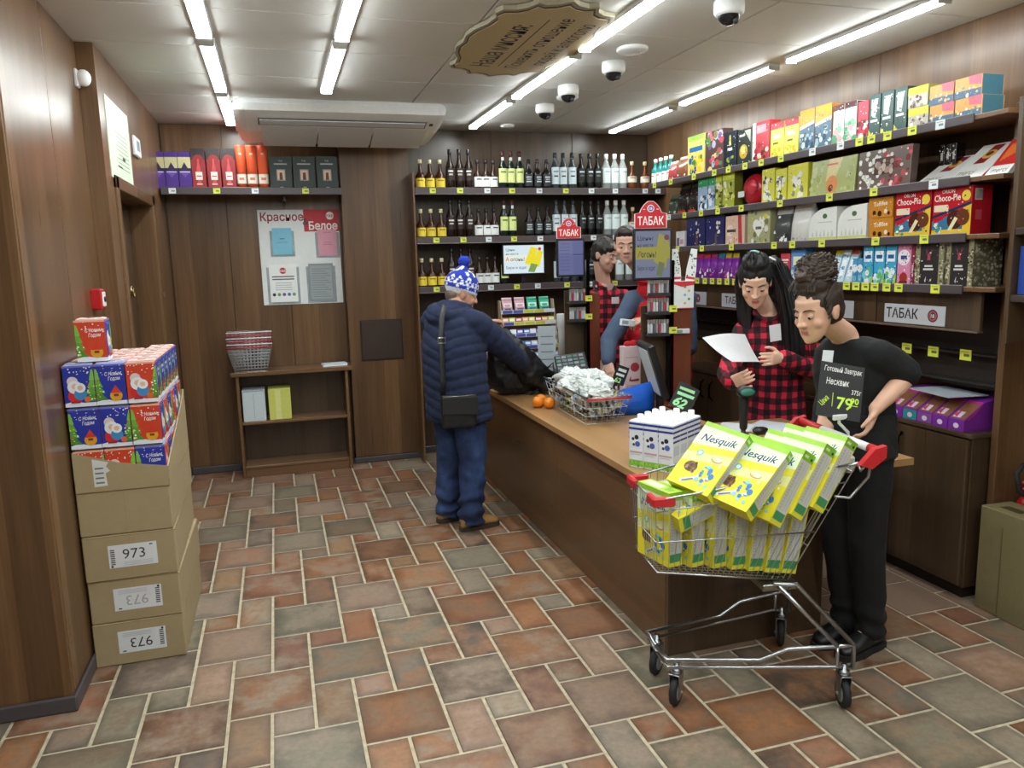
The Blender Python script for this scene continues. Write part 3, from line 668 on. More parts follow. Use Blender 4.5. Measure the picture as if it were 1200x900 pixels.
# ================================================================== right wall shelving
XF = 3.03; RZ = (2.296, 2.026, 1.772, 1.535); YN = 2.66
RFAR = (5.98, 5.95, 5.93, 5.9)
RT = [[(767, 0), (786, 0), (813, 0), (837, 0), (853.5, 0), (873, 0), (892, 0), (915, 0), (952, 1), (985, 1), (1007, 0), (1021, 0), (1040, 0), (1069, 0), (1102, 1)],
      [(784, 1), (802, 0), (821.5, 0), (841, 0), (868.5, 0), (914, 0), (972, 0), (1024, 0), (1094, 1)],
      [(794, 0), (822.5, 0), (857, 0), (907, 0), (928.5, 0), (963, 0), (1026, 0), (1083, 0)],
      [(817, 0), (826, 0), (834.5, 0), (843, 0), (852, 0), (861, 0), (931, 0), (992, 0), (1003, 0), (1014, 0), (1025, 0), (1039, 0), (1053, 0), (1096, 0)]]
for i, z in enumerate(RZ):
    s = thing('sweet_shelf', 'long wooden sweets shelf with price rail on the right wall, %s of four' % ('topmost', 'second from top', 'third from top', 'lowest')[i], 'shelf', (3.2, 4.3, z-.03)); uj = Matrix.Translation((-3.2, -4.3, .03-z))
    obj('board', MB().box((XF, 2.775, z-.03), (XR-.012, RFAR[i], z-.008), '#fff', 'wood_shelf', .002).box((XF, YN, z-.03), (3.195, 2.7745, z-.008), '#fff', 'wood_shelf', .002), s, uj)
    rc = '#4b4246'
    mb = MB().box((XF-.012, 2.825, z-.043), (XF-.001, RFAR[i], z), rc, 'plastic', .003); obj('price_rail', mb, s, uj)
    R = Matrix.Rotation(-PI/2, 4, 'Z')
    for x, k in RT[i]:
        p = atX(x, (170, 235, 285, 340)[i], XF-.013)
        yy = p.y; q = [atX(x, yy_, XF-.013) for yy_ in range(120, 360, 2)]; yy = min(q, key=lambda v: abs(v.z-(z-.022))).y
        raw('price_tag', (TAGY, TAGW)[k], s, uj @ Matrix.Translation((XF-.0125, yy, z-.022)) @ R @ Matrix.Scale(1.05, 4))
slab('trim_7', (3.20, 2.737, .0), (XR-.012, 2.773, 2.335), 'wood_wall', bev=.003)
IX = 3.055
def at_shelf(x, i, zoff=0):
    """Y along the shelf where the sight line through photo column x meets the shelf front"""
    z = RZ[i]-.008+zoff; y = 200.0
    for _ in range(30):
        p = atX(x, y, IX); y += (p.z-z)*280/max(p.y*.9, 1)*1.1
    return atX(x, y, IX).y, y
def R_item(me_fn, x0, x1, h, i, dep, name, lab, cat, grp=None, z=0, tilt=0, gap=.97, xo=0):
    ya, _ = at_shelf(x0, i, z); yb, _ = at_shelf(x1, i, z); w = abs(ya-yb)*gap
    me = me_fn(w, dep, h)
    M = Matrix.Translation((IX+dep/2+xo, (ya+yb)/2, RZ[i]-.0075+z)) @ Matrix.Rotation(-PI/2, 4, 'Z') @ Matrix.Translation((0, -dep/2, 0)) @ Matrix.Rotation(-tilt, 4, 'X') @ Matrix.Translation((0, dep/2, 0))
    return place(name, lab, cat, me, group=grp, M=M)
def B(base, draw=None, side=None, top=None, mat='gloss', seed=3, busy=True):
    def dd(f):
        if draw: draw(f)
        if busy: f.scatter(['#f2f2ee', '#d8d4cc', '#3a322e', '#6a5c52', base, base], 30, .04, .03, .96, .97, .008, .026, f.rnd, 5)
    return lambda w, d, h: carton(w, d, h, base, dd, side, top, mat=mat, seed=seed+int(w*1e4))
def P_(c0, c1, draw=None, seed=5): return lambda w, d, h: pouch(w, d, h, c0, c1, draw, seed)
def blobs(cols, n=22, a=.05, b=.05, c=.95, d=.6, r0=.04, r1=.1, title=None, tc='#fff', band=None):
    def fn(f):
        if band: f.rect(0, band[0], 1, band[1], band[2])
        f.scatter(cols, n, a, b, c, d, r0, r1, f.rnd)
        if title: f.text(title, .5, .72, .1, tc, wmax=.85, bold=.01)
        elif tc: f.rect(.15, .74, .85, .8, tc); f.rect(.25, .66, .75, .695, tc)
    return fn
S1 = 'on the top right-hand shelf'; S2 = 'on the second right-hand shelf'; S3 = 'on the third right-hand shelf'; S4 = 'on the lowest right-hand shelf'
for k, x in enumerate((762, 768, 774, 780)):
    y, _ = at_shelf(x, 0); bottle('teal', IX+.05, y, RZ[0]-.007, 'small teal bottle at the far end of the top right shelf, %s' % ('farthest', 'second farthest', 'third farthest', 'nearest')[k], 'teal bottles', -PI/2)
R_item(P_('#b9474a', '#d8c2b0', blobs(['#e6ddd2', '#8a2a2e'], 10, tc='#e8e2d8')), 781, 790, .15, 0, .08, 'sweet_bag', 'small red and cream bag '+S1, 'bag')
R_item(P_('#8e5a3f', '#c9a48a', blobs(['#d04a48', '#efe4d4'], 10, tc='#f0e8e0')), 791, 803, .17, 0, .09, 'sweet_bag', 'brown and red bag '+S1+' before the tall yellow box', 'bag')
R_item(B('#e9dc78', lambda f: (f.rect(0, .88, 1, 1, '#9dc85a'), f.rect(.1, .6, .9, .72, '#2f6fb0'), f.scatter(['#f2d21c', '#e8b90c', '#3f8a3a', '#2a5aa0'], 22, .1, .05, .9, .5, .05, .09, f.rnd))), 805.5, 825, .29, 0, .09, 'sweet_box', 'tall yellow box with blue band and yellow flowers '+S1, 'box')
R_item(B('#57423f', blobs(['#d86a7c', '#e8c59a', '#7a5a86', '#4f8a4a', '#a8b0c0', '#c04a58'], 34, d=.92, r0=.05, r1=.12, tc=None)), 826, 847, .285, 0, .08, 'sweet_box', 'dark box with a collage of fruit pictures '+S1, 'box')
R_item(B('#232a38', lambda f: (f.poly([(.4, .62), (.6, .62), (.55, .9), (.45, .9)], '#c9c84e'), f.rect(.3, .48, .7, .56, '#dfe4e6'), f.scatter(['#9aa83a', '#33506a'], 8, .2, .05, .8, .3, .04, .08, f.rnd))), 848, 862, .245, 0, .07, 'sweet_box', 'narrow navy box with a yellow emblem '+S1, 'box')
R_item(B('#2c3630', lambda f: (f.disc(.45, .38, .2, '#c9a23c'), f.disc(.42, .42, .12, '#e8cf7a'), f.poly([(.5, .95), (.95, .95), (.95, .6)], '#b9bcae'), f.rect(.15, .8, .55, .86, '#e4e4dc')), side='#8d978a'), 863.5, 880, .235, 0, .07, 'sweet_box', 'dark green box with a golden truffle '+S1, 'box')
R_item(B('#c63a48', lambda f: (f.rect(0, .0, .2, 1, '#e8e4e2'), f.rect(.25, .72, .8, .92, '#e89aa6'), f.scatter(['#5a2a22', '#e8c8b8', '#a82a38'], 16, .1, .05, .9, .5, .05, .1, f.rnd))), 881, 901, .25, 0, .08, 'sweet_box', 'red and white chocolate box '+S1, 'box')
for k, q in enumerate(((902, 918), (918.5, 935))):
    R_item(B('#f0e45c', lambda f: (f.rect(0, .82, 1, 1, '#cf3140'), f.rect(.2, .55, .75, .68, '#f8f4d0'), f.rect(.2, .4, .6, .45, '#5a5a30'), f.scatter(['#c8d430', '#e8c020'], 8, .1, .03, .9, .25, .04, .08, f.rnd)), side='#e8e0a0'), *q, .215, 0, .09, 'sweet_box', 'yellow box with a red top band %s, %s of two' % (S1, ('farther', 'nearer')[k]), 'box', 'yellow boxes with red bands')
for k, q in enumerate(((936, 953.5), (954, 973.5))):
    R_item(B('#4f6f86', lambda f: (f.poly([(0, 1), (1, 1), (1, .72), (0, .62)], '#f0a838'), f.poly([(0, .62), (1, .72), (1, .64), (0, .54)], '#e8d8c8'), f.scatter(['#cfe0ea', '#2a4a60', '#9ac0d0'], 20, .05, .03, .95, .5, .03, .08, f.rnd)), side='#c87a2a'), *q, .24, 0, .1, 'sweet_box', 'blue box with a slanting orange top %s, %s of two' % (S1, ('farther', 'nearer')[k]), 'box', 'blue boxes with orange tops')
for k, q in enumerate(((975, 988), (988.5, 1002.5))):
    R_item(B('#dfe8e0', lambda f: (f.rect(0, .86, 1, 1, '#5a3438'), f.scatter(['#5aa078', '#8ac0a0', '#e8b0b8'], 12, .1, .05, .9, .5, .06, .12, f.rnd)), side='#3a3030'), *q, .215, 0, .09, 'sweet_box', 'white and green box with a dark top %s, %s of two' % (S1, ('farther', 'nearer')[k]), 'box', 'white and green boxes')
R_item(B('#d0465a', blobs(['#f0e6e2', '#a82a3a', '#5a3028'], 18, tc=None)), 1003.5, 1016, .2, 0, .08, 'sweet_box', 'narrow red and white box '+S1+' beside dark green boxes', 'box')
for k, q in enumerate(((1017, 1030), (1031, 1045.5), (1046.5, 1061))):
    R_item(B('#3f5a58', lambda f: (f.poly([(.2, .9), (.8, .9), (.6, .45), (.2, .5)], '#b9cdc9'), f.rect(.15, .36, .8, .42, '#dfe8e4'), f.poly([(0, 0), (.5, .0), (0, .2)], '#cfc84a')), side='#2a3c3a', top='#dfe4e2'), *q, .215, 0, .07, 'sweet_box', 'dark green box with white top %s, %s of three' % (S1, ('farthest', 'middle', 'nearest')[k]), 'box', 'dark green boxes')
for lv in range(2):
    R_item(B('#b9b4a8', lambda f: (f.rect(0, .62, 1, 1, '#c8c43c'), f.scatter(['#5a4038', '#e8e4e0', '#8a8078'], 14, .05, .05, .95, .55, .06, .12, f.rnd)), side='#8a8a3a'), 1063, 1087, .098, 0, .12, 'sweet_box', 'flat yellow-green sweet box %s, %s of two' % (S1, ('lower', 'upper')[lv]), 'box', 'stacked yellow-green boxes', z=.099*lv)
    for k, q in enumerate(((1088, 1117), (1117.5, 1150))):
        R_item(B('#d8a058', lambda f: (f.poly([(.5, 1), (1, 1), (1, .5), (.55, .6)], '#d86a7c'), f.rect(0, 0, 1, .35, '#47688a'), f.scatter(['#e8e4e0', '#3f8a8a', '#f0c870'], 12, .05, .05, .95, .5, .05, .1, f.rnd)), side='#3f7080', top='#c9b080'), *q, .088, 0, .13, 'sweet_box', 'orange and blue flat box %s, %s stack, %s one' % (S1, ('farther', 'nearer')[k], ('lower', 'upper')[lv]), 'box', 'stacked orange boxes', z=.089*lv)
# second shelf
R_item(P_('#39443a', '#56604e', blobs(['#8a9a7a', '#c8ccb8'], 8, tc='#c8ccb8')), 782, 791.5, .16, 1, .07, 'sweet_bag', 'grey-green bag at the far end of the second right-hand shelf', 'bag')
for k, q in enumerate(((792.5, 804.5), (805.5, 816))):
    R_item(P_('#2a1c1a', '#17120f', lambda f: (f.poly([(.5+.28*math.cos(PI/2+PI*j/5)*(1, .45)[j % 2], .32+.26*math.sin(PI/2+PI*j/5)*(1, .45)[j % 2]) for j in range(10)], '#e89a28'), f.rect(.15, .66, .85, .8, '#d8d8d4'), f.rect(.1, .02, .9, .1, '#a83a20'))), *q, .235, 1, .09, 'sweet_bag', 'black bag with an orange star %s, %s of two' % (S2, ('farther', 'nearer')[k]), 'bag', 'black star bags')
for k, q in enumerate(((817.5, 828.5), (829.5, 837))):
    R_item(B('#9fb8d8', lambda f: (f.rect(0, .72, 1, 1, '#2f9a58'), f.scatter(['#e8ecf0', '#3a4a6a', '#5a86c0'], 10, .1, .05, .9, .6, .06, .12, f.rnd)), side='#2f8a50'), *q, .245, 1, .07, 'sweet_box', 'blue box with a green top %s, %s of two' % (S2, ('farther', 'nearer')[k]), 'box', 'blue and green boxes')
for k, q in enumerate(((838, 845), (846, 860))):
    R_item(B('#a8b048', lambda f: (f.rect(0, .78, 1, 1, '#c8d038'), f.scatter(['#e8e8d0', '#4a5030', '#d8d870'], 16, .08, .05, .92, .7, .05, .1, f.rnd)), side='#7a8030'), *q, .25, 1, .07, 'sweet_box', 'yellow-green box with pictures %s, %s of two' % (S2, ('farther', 'nearer')[k]), 'box', 'yellow-green picture boxes')
ya, _ = at_shelf(876, 1); mb = MB(); mb.ball((0, 0, .105), (.125, .055, .105), '#a81c2c', 'film', 20, 12); mb.ball((.03, -.045, .12), (.06, .02, .05), '#c83a48', 'film', 12, 8)
tg = MB(); tg.box((-.11, -.066, .06), (-.04, -.056, .1), '#cdd2d4', 'paper', .004)
place('heart_gift', 'rounded glossy red wrapped gift '+S2, 'gift', [('wrapping', mb.mesh('wrapping')), ('tag', tg.mesh('tag'))], (IX+.06, ya, RZ[1]-.007), -PI/2)
for k, q in enumerate(((892, 907), (908, 921), (922, 946))):
    R_item(B('#d6d450', lambda f: (f.scatter(['#e8e8e0', '#5a5a50', '#8a8a80', '#f0f0e8'], 22, .2, .05, .8, .75, .05, .1, f.rnd), f.poly([(.3, .5), (.5, .3), (.5, .62), (.35, .66)], '#f0efe8')), side='#c8c63c'), *q, (.215, .2, .21)[k], 1, .05, 'sweet_box', 'yellow box with white flowers %s, %s of three' % (S2, ('farthest', 'middle', 'nearest')[k]), 'box', 'yellow flower boxes')
R_item(B('#a8b070', lambda f: (f.poly([(.4, 1), (.7, 1), (.58, .5), (.35, .4)], '#d8c890'), f.disc(.5, .3, .24, '#d88a4a', 20), f.disc(.48, .2, .1, '#6a2a1c'), f.rect(.35, .82, .6, .87, '#c05a4a'), f.scatter(['#98a45a', '#bcc488'], 14, .02, .05, .28, .9, .04, .1, f.rnd), f.scatter(['#98a45a', '#bcc488'], 12, .72, .05, .98, .9, .04, .1, f.rnd))), 947.5, 1001, .205, 1, .04, 'sweet_box', 'large green box with an orange dessert '+S2, 'box', tilt=.08)
R_item(B('#6a5a54', lambda f: (f.scatter(['#e0e2dc', '#c8ccc4', '#f0f0ec'], 46, .02, .04, .5, .96, .04, .08, f.rnd), f.scatter(['#a82a38', '#c84a58', '#7a1f2a', '#e0d0cc'], 40, .5, .04, .98, .96, .04, .08, f.rnd), f.rect(.32, .36, .7, .78, '#4a2c22'), f.scatter(['#a89088', '#c8b4a8'], 14, .36, .42, .66, .72, .05, .09, f.rnd))), 1003, 1066, .205, 1, .045, 'sweet_box', 'box printed with white and red berries '+S2, 'box', tilt=.06)
for k, q in enumerate(((1072, 1078), (1079, 1085), (1086, 1091))):
    R_item(B('#1f1716', lambda f: (f.rect(.3, .6, .7, .8, '#b9b4ac'),)), *q, .19, 1, .06, 'sweet_box', 'thin dark brown box behind the white and red boxes, %s of three' % ('farthest', 'middle', 'nearest')[k], 'box', 'thin dark boxes', xo=.14)
def merci(w, d, h):
    c = carton(w, d, h, '#dfe0de', lambda f: (f.poly([(.3, .42), (.62, .42), (.72, .95), (.4, .95)], '#8a1a22'), f.disc(.52, .68, .13, '#d8a848'), f.disc(.5, .7, .07, '#6a3018'), f.text('merci', .38, .1, .16, '#8a8478', wmax=.5, bold=.01, shear=.15)), side='#c01f2a')
    return c
R_item(merci, 1072, 1112, .235, 1, .02, 'chocolate_box', 'white chocolate box leaning back on the second right shelf, farther of two', 'box', 'leaning white boxes', tilt=1.0)
R_item(merci, 1110, 1150, .26, 1, .02, 'chocolate_box', 'white chocolate box leaning back on the second right shelf, nearer of two', 'box', 'leaning white boxes', tilt=.9)
R_item(lambda w, d, h: carton(w, d, h, '#c3202a', lambda f: (f.rect(.0, .0, 1, .24, '#d9dcda'), f.text('merci', .5, .06, .13, '#4a4444', wmax=.7, bold=.01, shear=.15), f.poly([(.1, .3), (.6, .3), (.9, .95), (.3, .95)], '#b5301c'), *[f.rect(.18+.1*j, .36+.04*j, .24+.1*j, .8, '#e8863a') for j in range(5)]), side='#d9d9d6'), 1153, 1181, .235, 1, .022, 'chocolate_box', 'red chocolate box with white band leaning at the near end of the second right shelf', 'box', tilt=.75)
# third shelf
R_item(B('#dfe2e4', lambda f: (f.rect(.1, .1, .4, .6, '#7a5a8a'), f.rect(.5, .2, .9, .5, '#c8a0b0'))), 792, 802, .125, 2, .06, 'sweet_box', 'small white box at the far end of the third right-hand shelf', 'box')
for k, q in enumerate(((804, 826), (826.5, 848.5))):
    R_item(B('#23235e', lambda f: (f.scatter(['#e6e4dc', '#d8d0c0'], 5, .5, .3, .75, .8, .05, .08, f.rnd), f.rect(.52, .05, .62, .4, '#6a4a3a'), f.disc(.25, .6, .04, '#9ac0d8')), side='#1c1c50'), *q, .22, 2, .06, 'sweet_box', 'dark blue box with white flowers %s, %s of two' % (S3, ('farther', 'nearer')[k]), 'box', 'dark blue boxes')
R_item(B('#d8b8a4', lambda f: (f.poly([(.65, 1), (.82, 1), (.9, 0), (.7, 0)], '#b03a40'), f.disc(.25, .5, .2, '#e8d8c8'), f.rect(.08, .44, .55, .54, '#4a3a38'), f.scatter(['#c88a70', '#e8d8c4'], 8, .1, .05, .6, .25, .05, .08, f.rnd))), 849.5, 872.5, .2, 2, .06, 'sweet_box', 'pinkish box with a red ribbon '+S3, 'box')
def heart(f, c1): f.disc(.4, .55, .16, c1); f.disc(.62, .55, .16, c1); f.poly([(.26, .48), (.76, .48), (.51, .2)], c1)
R_item(B('#a9aa80', lambda f: (f.scatter(['#e0e0d0', '#d0c83c', '#70745a'], 22, .05, .05, .95, .95, .05, .1, f.rnd), heart(f, '#eceee8'), f.rect(.38, .42, .64, .5, '#55584a'))), 875, 902, .225, 2, .06, 'sweet_box', 'box with yellow flowers and a white heart '+S3, 'box')
R_item(P_('#4a4c4c', '#c8cccc', lambda f: (f.scatter(['#e8eaea', '#2a2c2c'], 20, .05, .05, .95, .95, .05, .1, f.rnd), heart(f, '#dfe2e2'))), 904, 922, .22, 2, .09, 'sweet_bag', 'black and white bag with a pale heart '+S3, 'bag')
R_item(P_('#d8d8d4', '#e2e0dc', lambda f: (f.rect(.3, .3, .7, .5, '#3a3c3e'), f.rect(.3, .8, .55, .9, '#c04a58'), f.scatter(['#b0b0ac', '#8a8c8a'], 6, .1, .02, .9, .2, .03, .06, f.rnd))), 923, 946, .245, 2, .11, 'sweet_bag', 'white bag with a dark square '+S3, 'bag')
def domebox(w, d, h):
    mb = MB(); poly = [(-w/2, 0), (w/2, 0), (w/2, h*.9)]+[(-w/2+w*(1-.55*math.sin(PI/2*k/6)) if 0 else w/2-w*.45-w*.55*math.sin(PI/2*k/6), h*(.35+.6*math.cos(PI/2*k/6))) for k in range(7)]
    poly = [(-w/2, 0), (w/2, 0), (w/2, h), (0, h*.97)]+[(-w/2*math.sin(PI/2*k/5), h*(.45+.5*math.cos(PI/2*k/5))) for k in range(1, 6)]
    mb.prism(poly, -d/2, d/2, '#e6e8e4', 'paper', ((0, 0, 0), (1, 0, 0), (0, 0, 1), (0, 1, 0))); f = mb.face((-w/2, -d/2-.0008, 0), (1, 0, 0), (0, 0, 1), w, h)
    f.disc(.58, .74, .1, '#4a6a3a', sy=.75); f.rect(0, 0, 1, .12, '#cfd47a'); f.rect(.35, .55, .85, .575, '#b8c0ba')
    for k in range(6): f.poly([(.12+.14*k, .14), (.2+.14*k, .14), (.16+.14*k, .3+.06*(k % 2))], '#c2ccc6')
    return mb.mesh('dome_box')
for k, q in enumerate(((947, 980), (980.5, 1015))):
    R_item(domebox, *q, .19, 2, .1, 'sweet_box', 'white round-shouldered box with a green oval %s, %s of two' % (S3, ('farther', 'nearer')[k]), 'box', 'white round-shouldered boxes')
for lv in range(2):
    R_item(B('#c8862c', lambda f: (f.text('Toffifee', .5, .58, .22, '#f2ead8', wmax=.88, bold=.015, rot=.06), f.disc(.25, .25, .12, '#4a2410'), f.disc(.48, .2, .14, '#3a1c0c'), f.disc(.72, .3, .11, '#e8dcc4'), f.disc(.85, .2, .09, '#4a2410')), side='#b8741f', top='#c8862c'), 1017, 1046, .106, 2, .07, 'sweet_box', 'orange caramel box %s, %s one of the stack of two' % (S3, ('lower', 'upper')[lv]), 'box', 'orange caramel boxes', z=.107*lv)
def d_choco(f):
    f.rect(0, 0, 1, .12, '#e8c43a'); f.poly([(.0, .12), (1, .12), (1, .55), (0, .3)], '#3f78a0'); f.poly([(.8, .1), (1, .1), (1, .62), (.8, .55)], '#e8c43a'); f.poly([(.0, .36), (1, .62), (1, .68), (0, .42)], '#20305a')
    f.rect(.04, .5, .42, .64, '#e8dcc0'); f.text('Choco-Pie', .38, .72, .14, '#f6efe6', wmax=.68, bold=.015); f.text('ORION', .4, .88, .075, '#f6efe6', wmax=.4, bold=.01); f.disc(.86, .8, .11, '#e8d44a')
    f.disc(.6, .32, .2, '#4a2412', 18); f.disc(.8, .36, .17, '#6a3820', 18); f.poly([(.42, .1), (.52, .1), (.68, .34), (.6, .38)], '#efe2b8'); f.poly([(.05, .34), (.3, .42), (.3, .34), (.05, .26)], '#c01f2a'); f.scatter(['#e8f0f0', '#3f9a8a'], 8, .05, .05, .3, .25, .03, .06, f.rnd)
for k, q in enumerate(((1047, 1089.5), (1090.5, 1137))):
    R_item(B('#c01c2c', d_choco, side=lambda g: (g.rect(.15, .7, .5, .93, '#e8e4e0'), *[g.rect(.18+.04*j, .72, .2+.04*j, .91, '#222') for j in range(8)], g.rect(.2, .3, .5, .5, '#d8505a'))), *q, .222, 2, .12, 'biscuit_box', 'red chocolate biscuit box %s, %s of two' % (S3, ('farther', 'nearer')[k]), 'box', 'red chocolate biscuit boxes')
# lowest shelf
for k in range(6):
    x = 817.5+8.3*k
    R_item(P_('#7a2a9a', ('#c83a50', '#c83a50', '#b03a70', '#2f8aa8', '#c8b83c', '#c8b83c')[k], lambda f: (f.rect(.2, .3, .8, .6, '#e0d8ea'), f.scatter(['#d04a9a', '#e8e0f0', '#5a1a7a'], 8, .1, .05, .9, .5, .06, .12, f.rnd)), seed=k), x-3.7, x+3.7, .185, 3, .05, 'chocolate_pouch', 'small purple pouch %s, %s from the far end' % (S4, ('first', 'second', 'third', 'fourth', 'fifth', 'sixth')[k]), 'pouch', 'small purple pouches')
R_item(B('#c84050', blobs(['#f0e4e0', '#8a2030'], 12, tc='#f0e4e0')), 914, 925, .17, 3, .06, 'sweet_box', 'red and white box between the two women on the lowest right shelf', 'box')
R_item(B('#5a92c8', lambda f: (f.rect(0, .8, 1, 1, '#3a70b0'), f.rect(.15, .45, .85, .7, '#e8ecd0'), f.scatter(['#d8dce0', '#e8d870'], 8, .1, .05, .9, .4, .06, .12, f.rnd))), 926, 943, .215, 3, .07, 'sweet_box', 'blue box half behind the hair bun on the lowest right shelf', 'box')
for k, q in enumerate(((970, 978), (979, 987), (988, 997))):
    R_item(B('#b9d4e4', lambda f: (f.rect(0, .86, 1, 1, ('#d8d83a', '#e8eef0', '#c84a3a')[k]), f.rect(.2, .2, .8, .7, '#e8f2f6'), f.rect(.3, .4, .7, .5, '#4a86b0'))), *q, .19, 3, .02, 'milk_chocolate', 'leaning pale blue pack %s, %s of three' % (S4, ('farthest', 'middle', 'nearest')[k]), 'pack', 'leaning pale blue packs', tilt=.3)
for k, q in enumerate(((998, 1003.5), (1004, 1009.5))):
    R_item(B('#4f9cc8', lambda f: (f.disc(.5, .6, .16, '#e8f2f6'), f.rect(.2, .1, .8, .3, '#7ac0d8'))), *q, .135, 3, .05, 'juice_carton', 'small blue drink carton %s, %s of two' % (S4, ('farther', 'nearer')[k]), 'carton', 'small blue cartons')
for k, q in enumerate(((1010, 1022), (1022.7, 1035.5), (1036.2, 1049))):
    R_item(B('#45a8d4', lambda f: (f.rect(.12, .58, .88, .86, '#e8f4f8'), f.rect(.22, .66, .78, .76, '#2a5a9a'), f.scatter(['#6ac05a', '#8ad0e8', '#e8f4f8'], 12, .05, .03, .95, .4, .05, .1, f.rnd), f.poly([(.7, 0), (1, 0), (1, .3)], '#b8c83a')), side='#2f86b0', top='#45a8d4'), *q, .2, 3, .06, 'milk_carton', 'blue carton with a white panel %s, %s of three' % (S4, ('farthest', 'middle', 'nearest')[k]), 'carton', 'blue cartons with white panels')
R_item(B('#d88aae', lambda f: (f.disc(.48, .68, .2, '#e8e6ee'), f.rect(.25, .63, .7, .73, '#3a4a8a'), f.disc(.5, .18, .13, '#a8322c'), f.rect(.2, .03, .8, .1, '#6a3020')), side='#c06a90'), 1050, 1066, .2, 3, .06, 'milk_carton', 'pink carton with a white round panel on the lowest right shelf', 'carton')
R_item(B('#8a2a48', lambda f: (f.rect(.2, .2, .8, .5, '#d8a8b8'),)), 1066.5, 1070, .2, 3, .06, 'sweet_box', 'narrow wine-red box between pink carton and black boxes', 'box')
def d_deer(f):
    f.rect(0, 0, .16, 1, '#8f8a6c'); f.scatter(['#c9c4a8', '#5a563f'], 26, .01, .02, .13, .98, .015, .035, f.rnd); f.rect(.82, 0, 1, 1, '#8f8a6c'); f.scatter(['#c9c4a8', '#5a563f'], 26, .85, .02, .99, .98, .015, .035, f.rnd)
    for s in (-1, 1):
        for a, b in (((.02, .6), (.1, .84)), ((.06, .72), (.16, .8)), ((.04, .66), (.13, .7))): f.poly([(.48+s*a[0], a[1]), (.48+s*(a[0]+.02), a[1]), (.48+s*b[0], b[1])], '#b04a58')
    f.poly([(.42, .55), (.54, .55), (.5, .7), (.46, .7)], '#b04a58'); f.rect(.34, .4, .62, .44, '#dcdcd8'); f.rect(.3, .33, .66, .37, '#dcdcd8'); f.poly([(.36, .1), (.42, .2), (.4, .06)], '#d8d8d4')
def s_deer(g): g.rect(0, 0, 1, 1, '#6d6a55'); g.scatter(['#cfcab0', '#8f8a6c', '#a8a488'], 120, .02, .02, .98, .98, .02, .045, g.rnd)
for k, q in enumerate(((1071, 1105), (1107, 1139))):
    R_item(B('#33302f', d_deer, side=s_deer, top='#bdb89c'), *q, .222, 3, (.06, .17)[k], 'tea_box', 'black patterned-edge box with red deer %s, %s of two' % (S4, ('farther', 'nearer')[k]), 'box', 'black boxes with red deer')
# items of the next shelf at the right edge
for z, lb in ((1.505, 'dark shelf at the right edge of the photo under a blue box'), (1.78, 'dark shelf at the right edge of the photo above a blue box')): tag(obj('wall_shelf', MB().box((2.93, 1.5, z-.03), (XR-.012, 2.5, z), '#3a2c26', 'paint', .003)), lb, 'shelf')
slab('trim_8', (2.93, 2.503, 1.3), (XR-.012, 2.525, 2.3), 'wood_dark', bev=.002)
place('sweet_box', 'blue box with a pale face panel at the right edge of the photo', 'box', carton(.24, .06, .2, '#2547a0', lambda f: (f.rect(.2, .1, .95, .5, '#c8d0e0'), f.disc(.3, .3, .2, '#8aa0d0'))), (2.99, 2.375, 1.5055), -PI/2)
# ================================================================== tobacco cupboards below
tb = thing('tobacco_cabinet', 'dark tobacco cabinet with closed flaps below the sweet shelves', 'cabinet', (3.2, 4.1, 0)); tj = Matrix.Translation((-3.2, -4.1, 0))
flaps = [(2.775, 3.42), (3.43, 4.30), (4.31, 5.15), (5.16, 5.6)]
for a, b in flaps: obj('flap', MB().box((3.085, a, 1.32), (3.105, b, 1.505), '#fff', 'wood_dark', .003), tb, tj)
mb = MB().box((3.07, 2.775, 1.312), (3.11, 5.6, 1.322), '#6a5a4e', 'plastic', .002); obj('flap_rail', mb, tb, tj)
bp = obj('back_panel', MB().box((3.27, 2.775, 1.02), (3.30, 5.6, 1.505), '#241a16', 'paint', .002), tb, tj)
for z in (1.06, 1.2): obj('tobacco_shelf', MB().box((3.2, 2.775, z-.012), (3.27, 5.6, z), '#201815', 'paint', .002), tb, tj)
for x, y in ((1063, 408), (1094, 412), (1132, 416), (828, 440), (861, 456)):
    p = atX(x, y, 3.198); raw('price_tag', TAGY, bp, Matrix.Translation((3.1975, p.y, p.z)) @ Matrix.Rotation(-PI/2, 4, 'Z') @ Matrix.Scale(1.3, 4))
def plate(x0, x1, y0, y1, full=True):
    a, b = atX(x0, y0, 3.083), atX(x1, y0, 3.083); w = abs(a.y-b.y); z0 = 1.328; h = .098
    mb = MB().box((-w/2, -.004, 0), (w/2, 0, h), '#b9bcc2', 'plastic', .002); f = mb.face((-w/2, -.0042, 0), (1, 0, 0), (0, 0, 1), w, h)
    f.text('ТАБАК', .31, .28, .52, '#15161a', wmax=.54, bold=.02); f.disc(.81, .5, .32, '#3a2a30', 20); f.disc(.81, .5, .25, '#b04a56', 20); f.disc(.81, .5, .17, '#2a2428', 16); f.text('18', .81, .4, .2, '#d8dadc', bold=.02)
    o = obj('tobacco_plate', mb, tb, tj @ Matrix.Translation((3.0845, (a.y+b.y)/2, z0)) @ Matrix.Rotation(-PI/2, 4, 'Z')); o['label'] = 'grey plate reading ТАБАК'
plate(1037, 1109, 358, 372); plate(928, 1001, 352, 362); plate(846, 897, 346, 352); plate(782, 828, 342, 350)
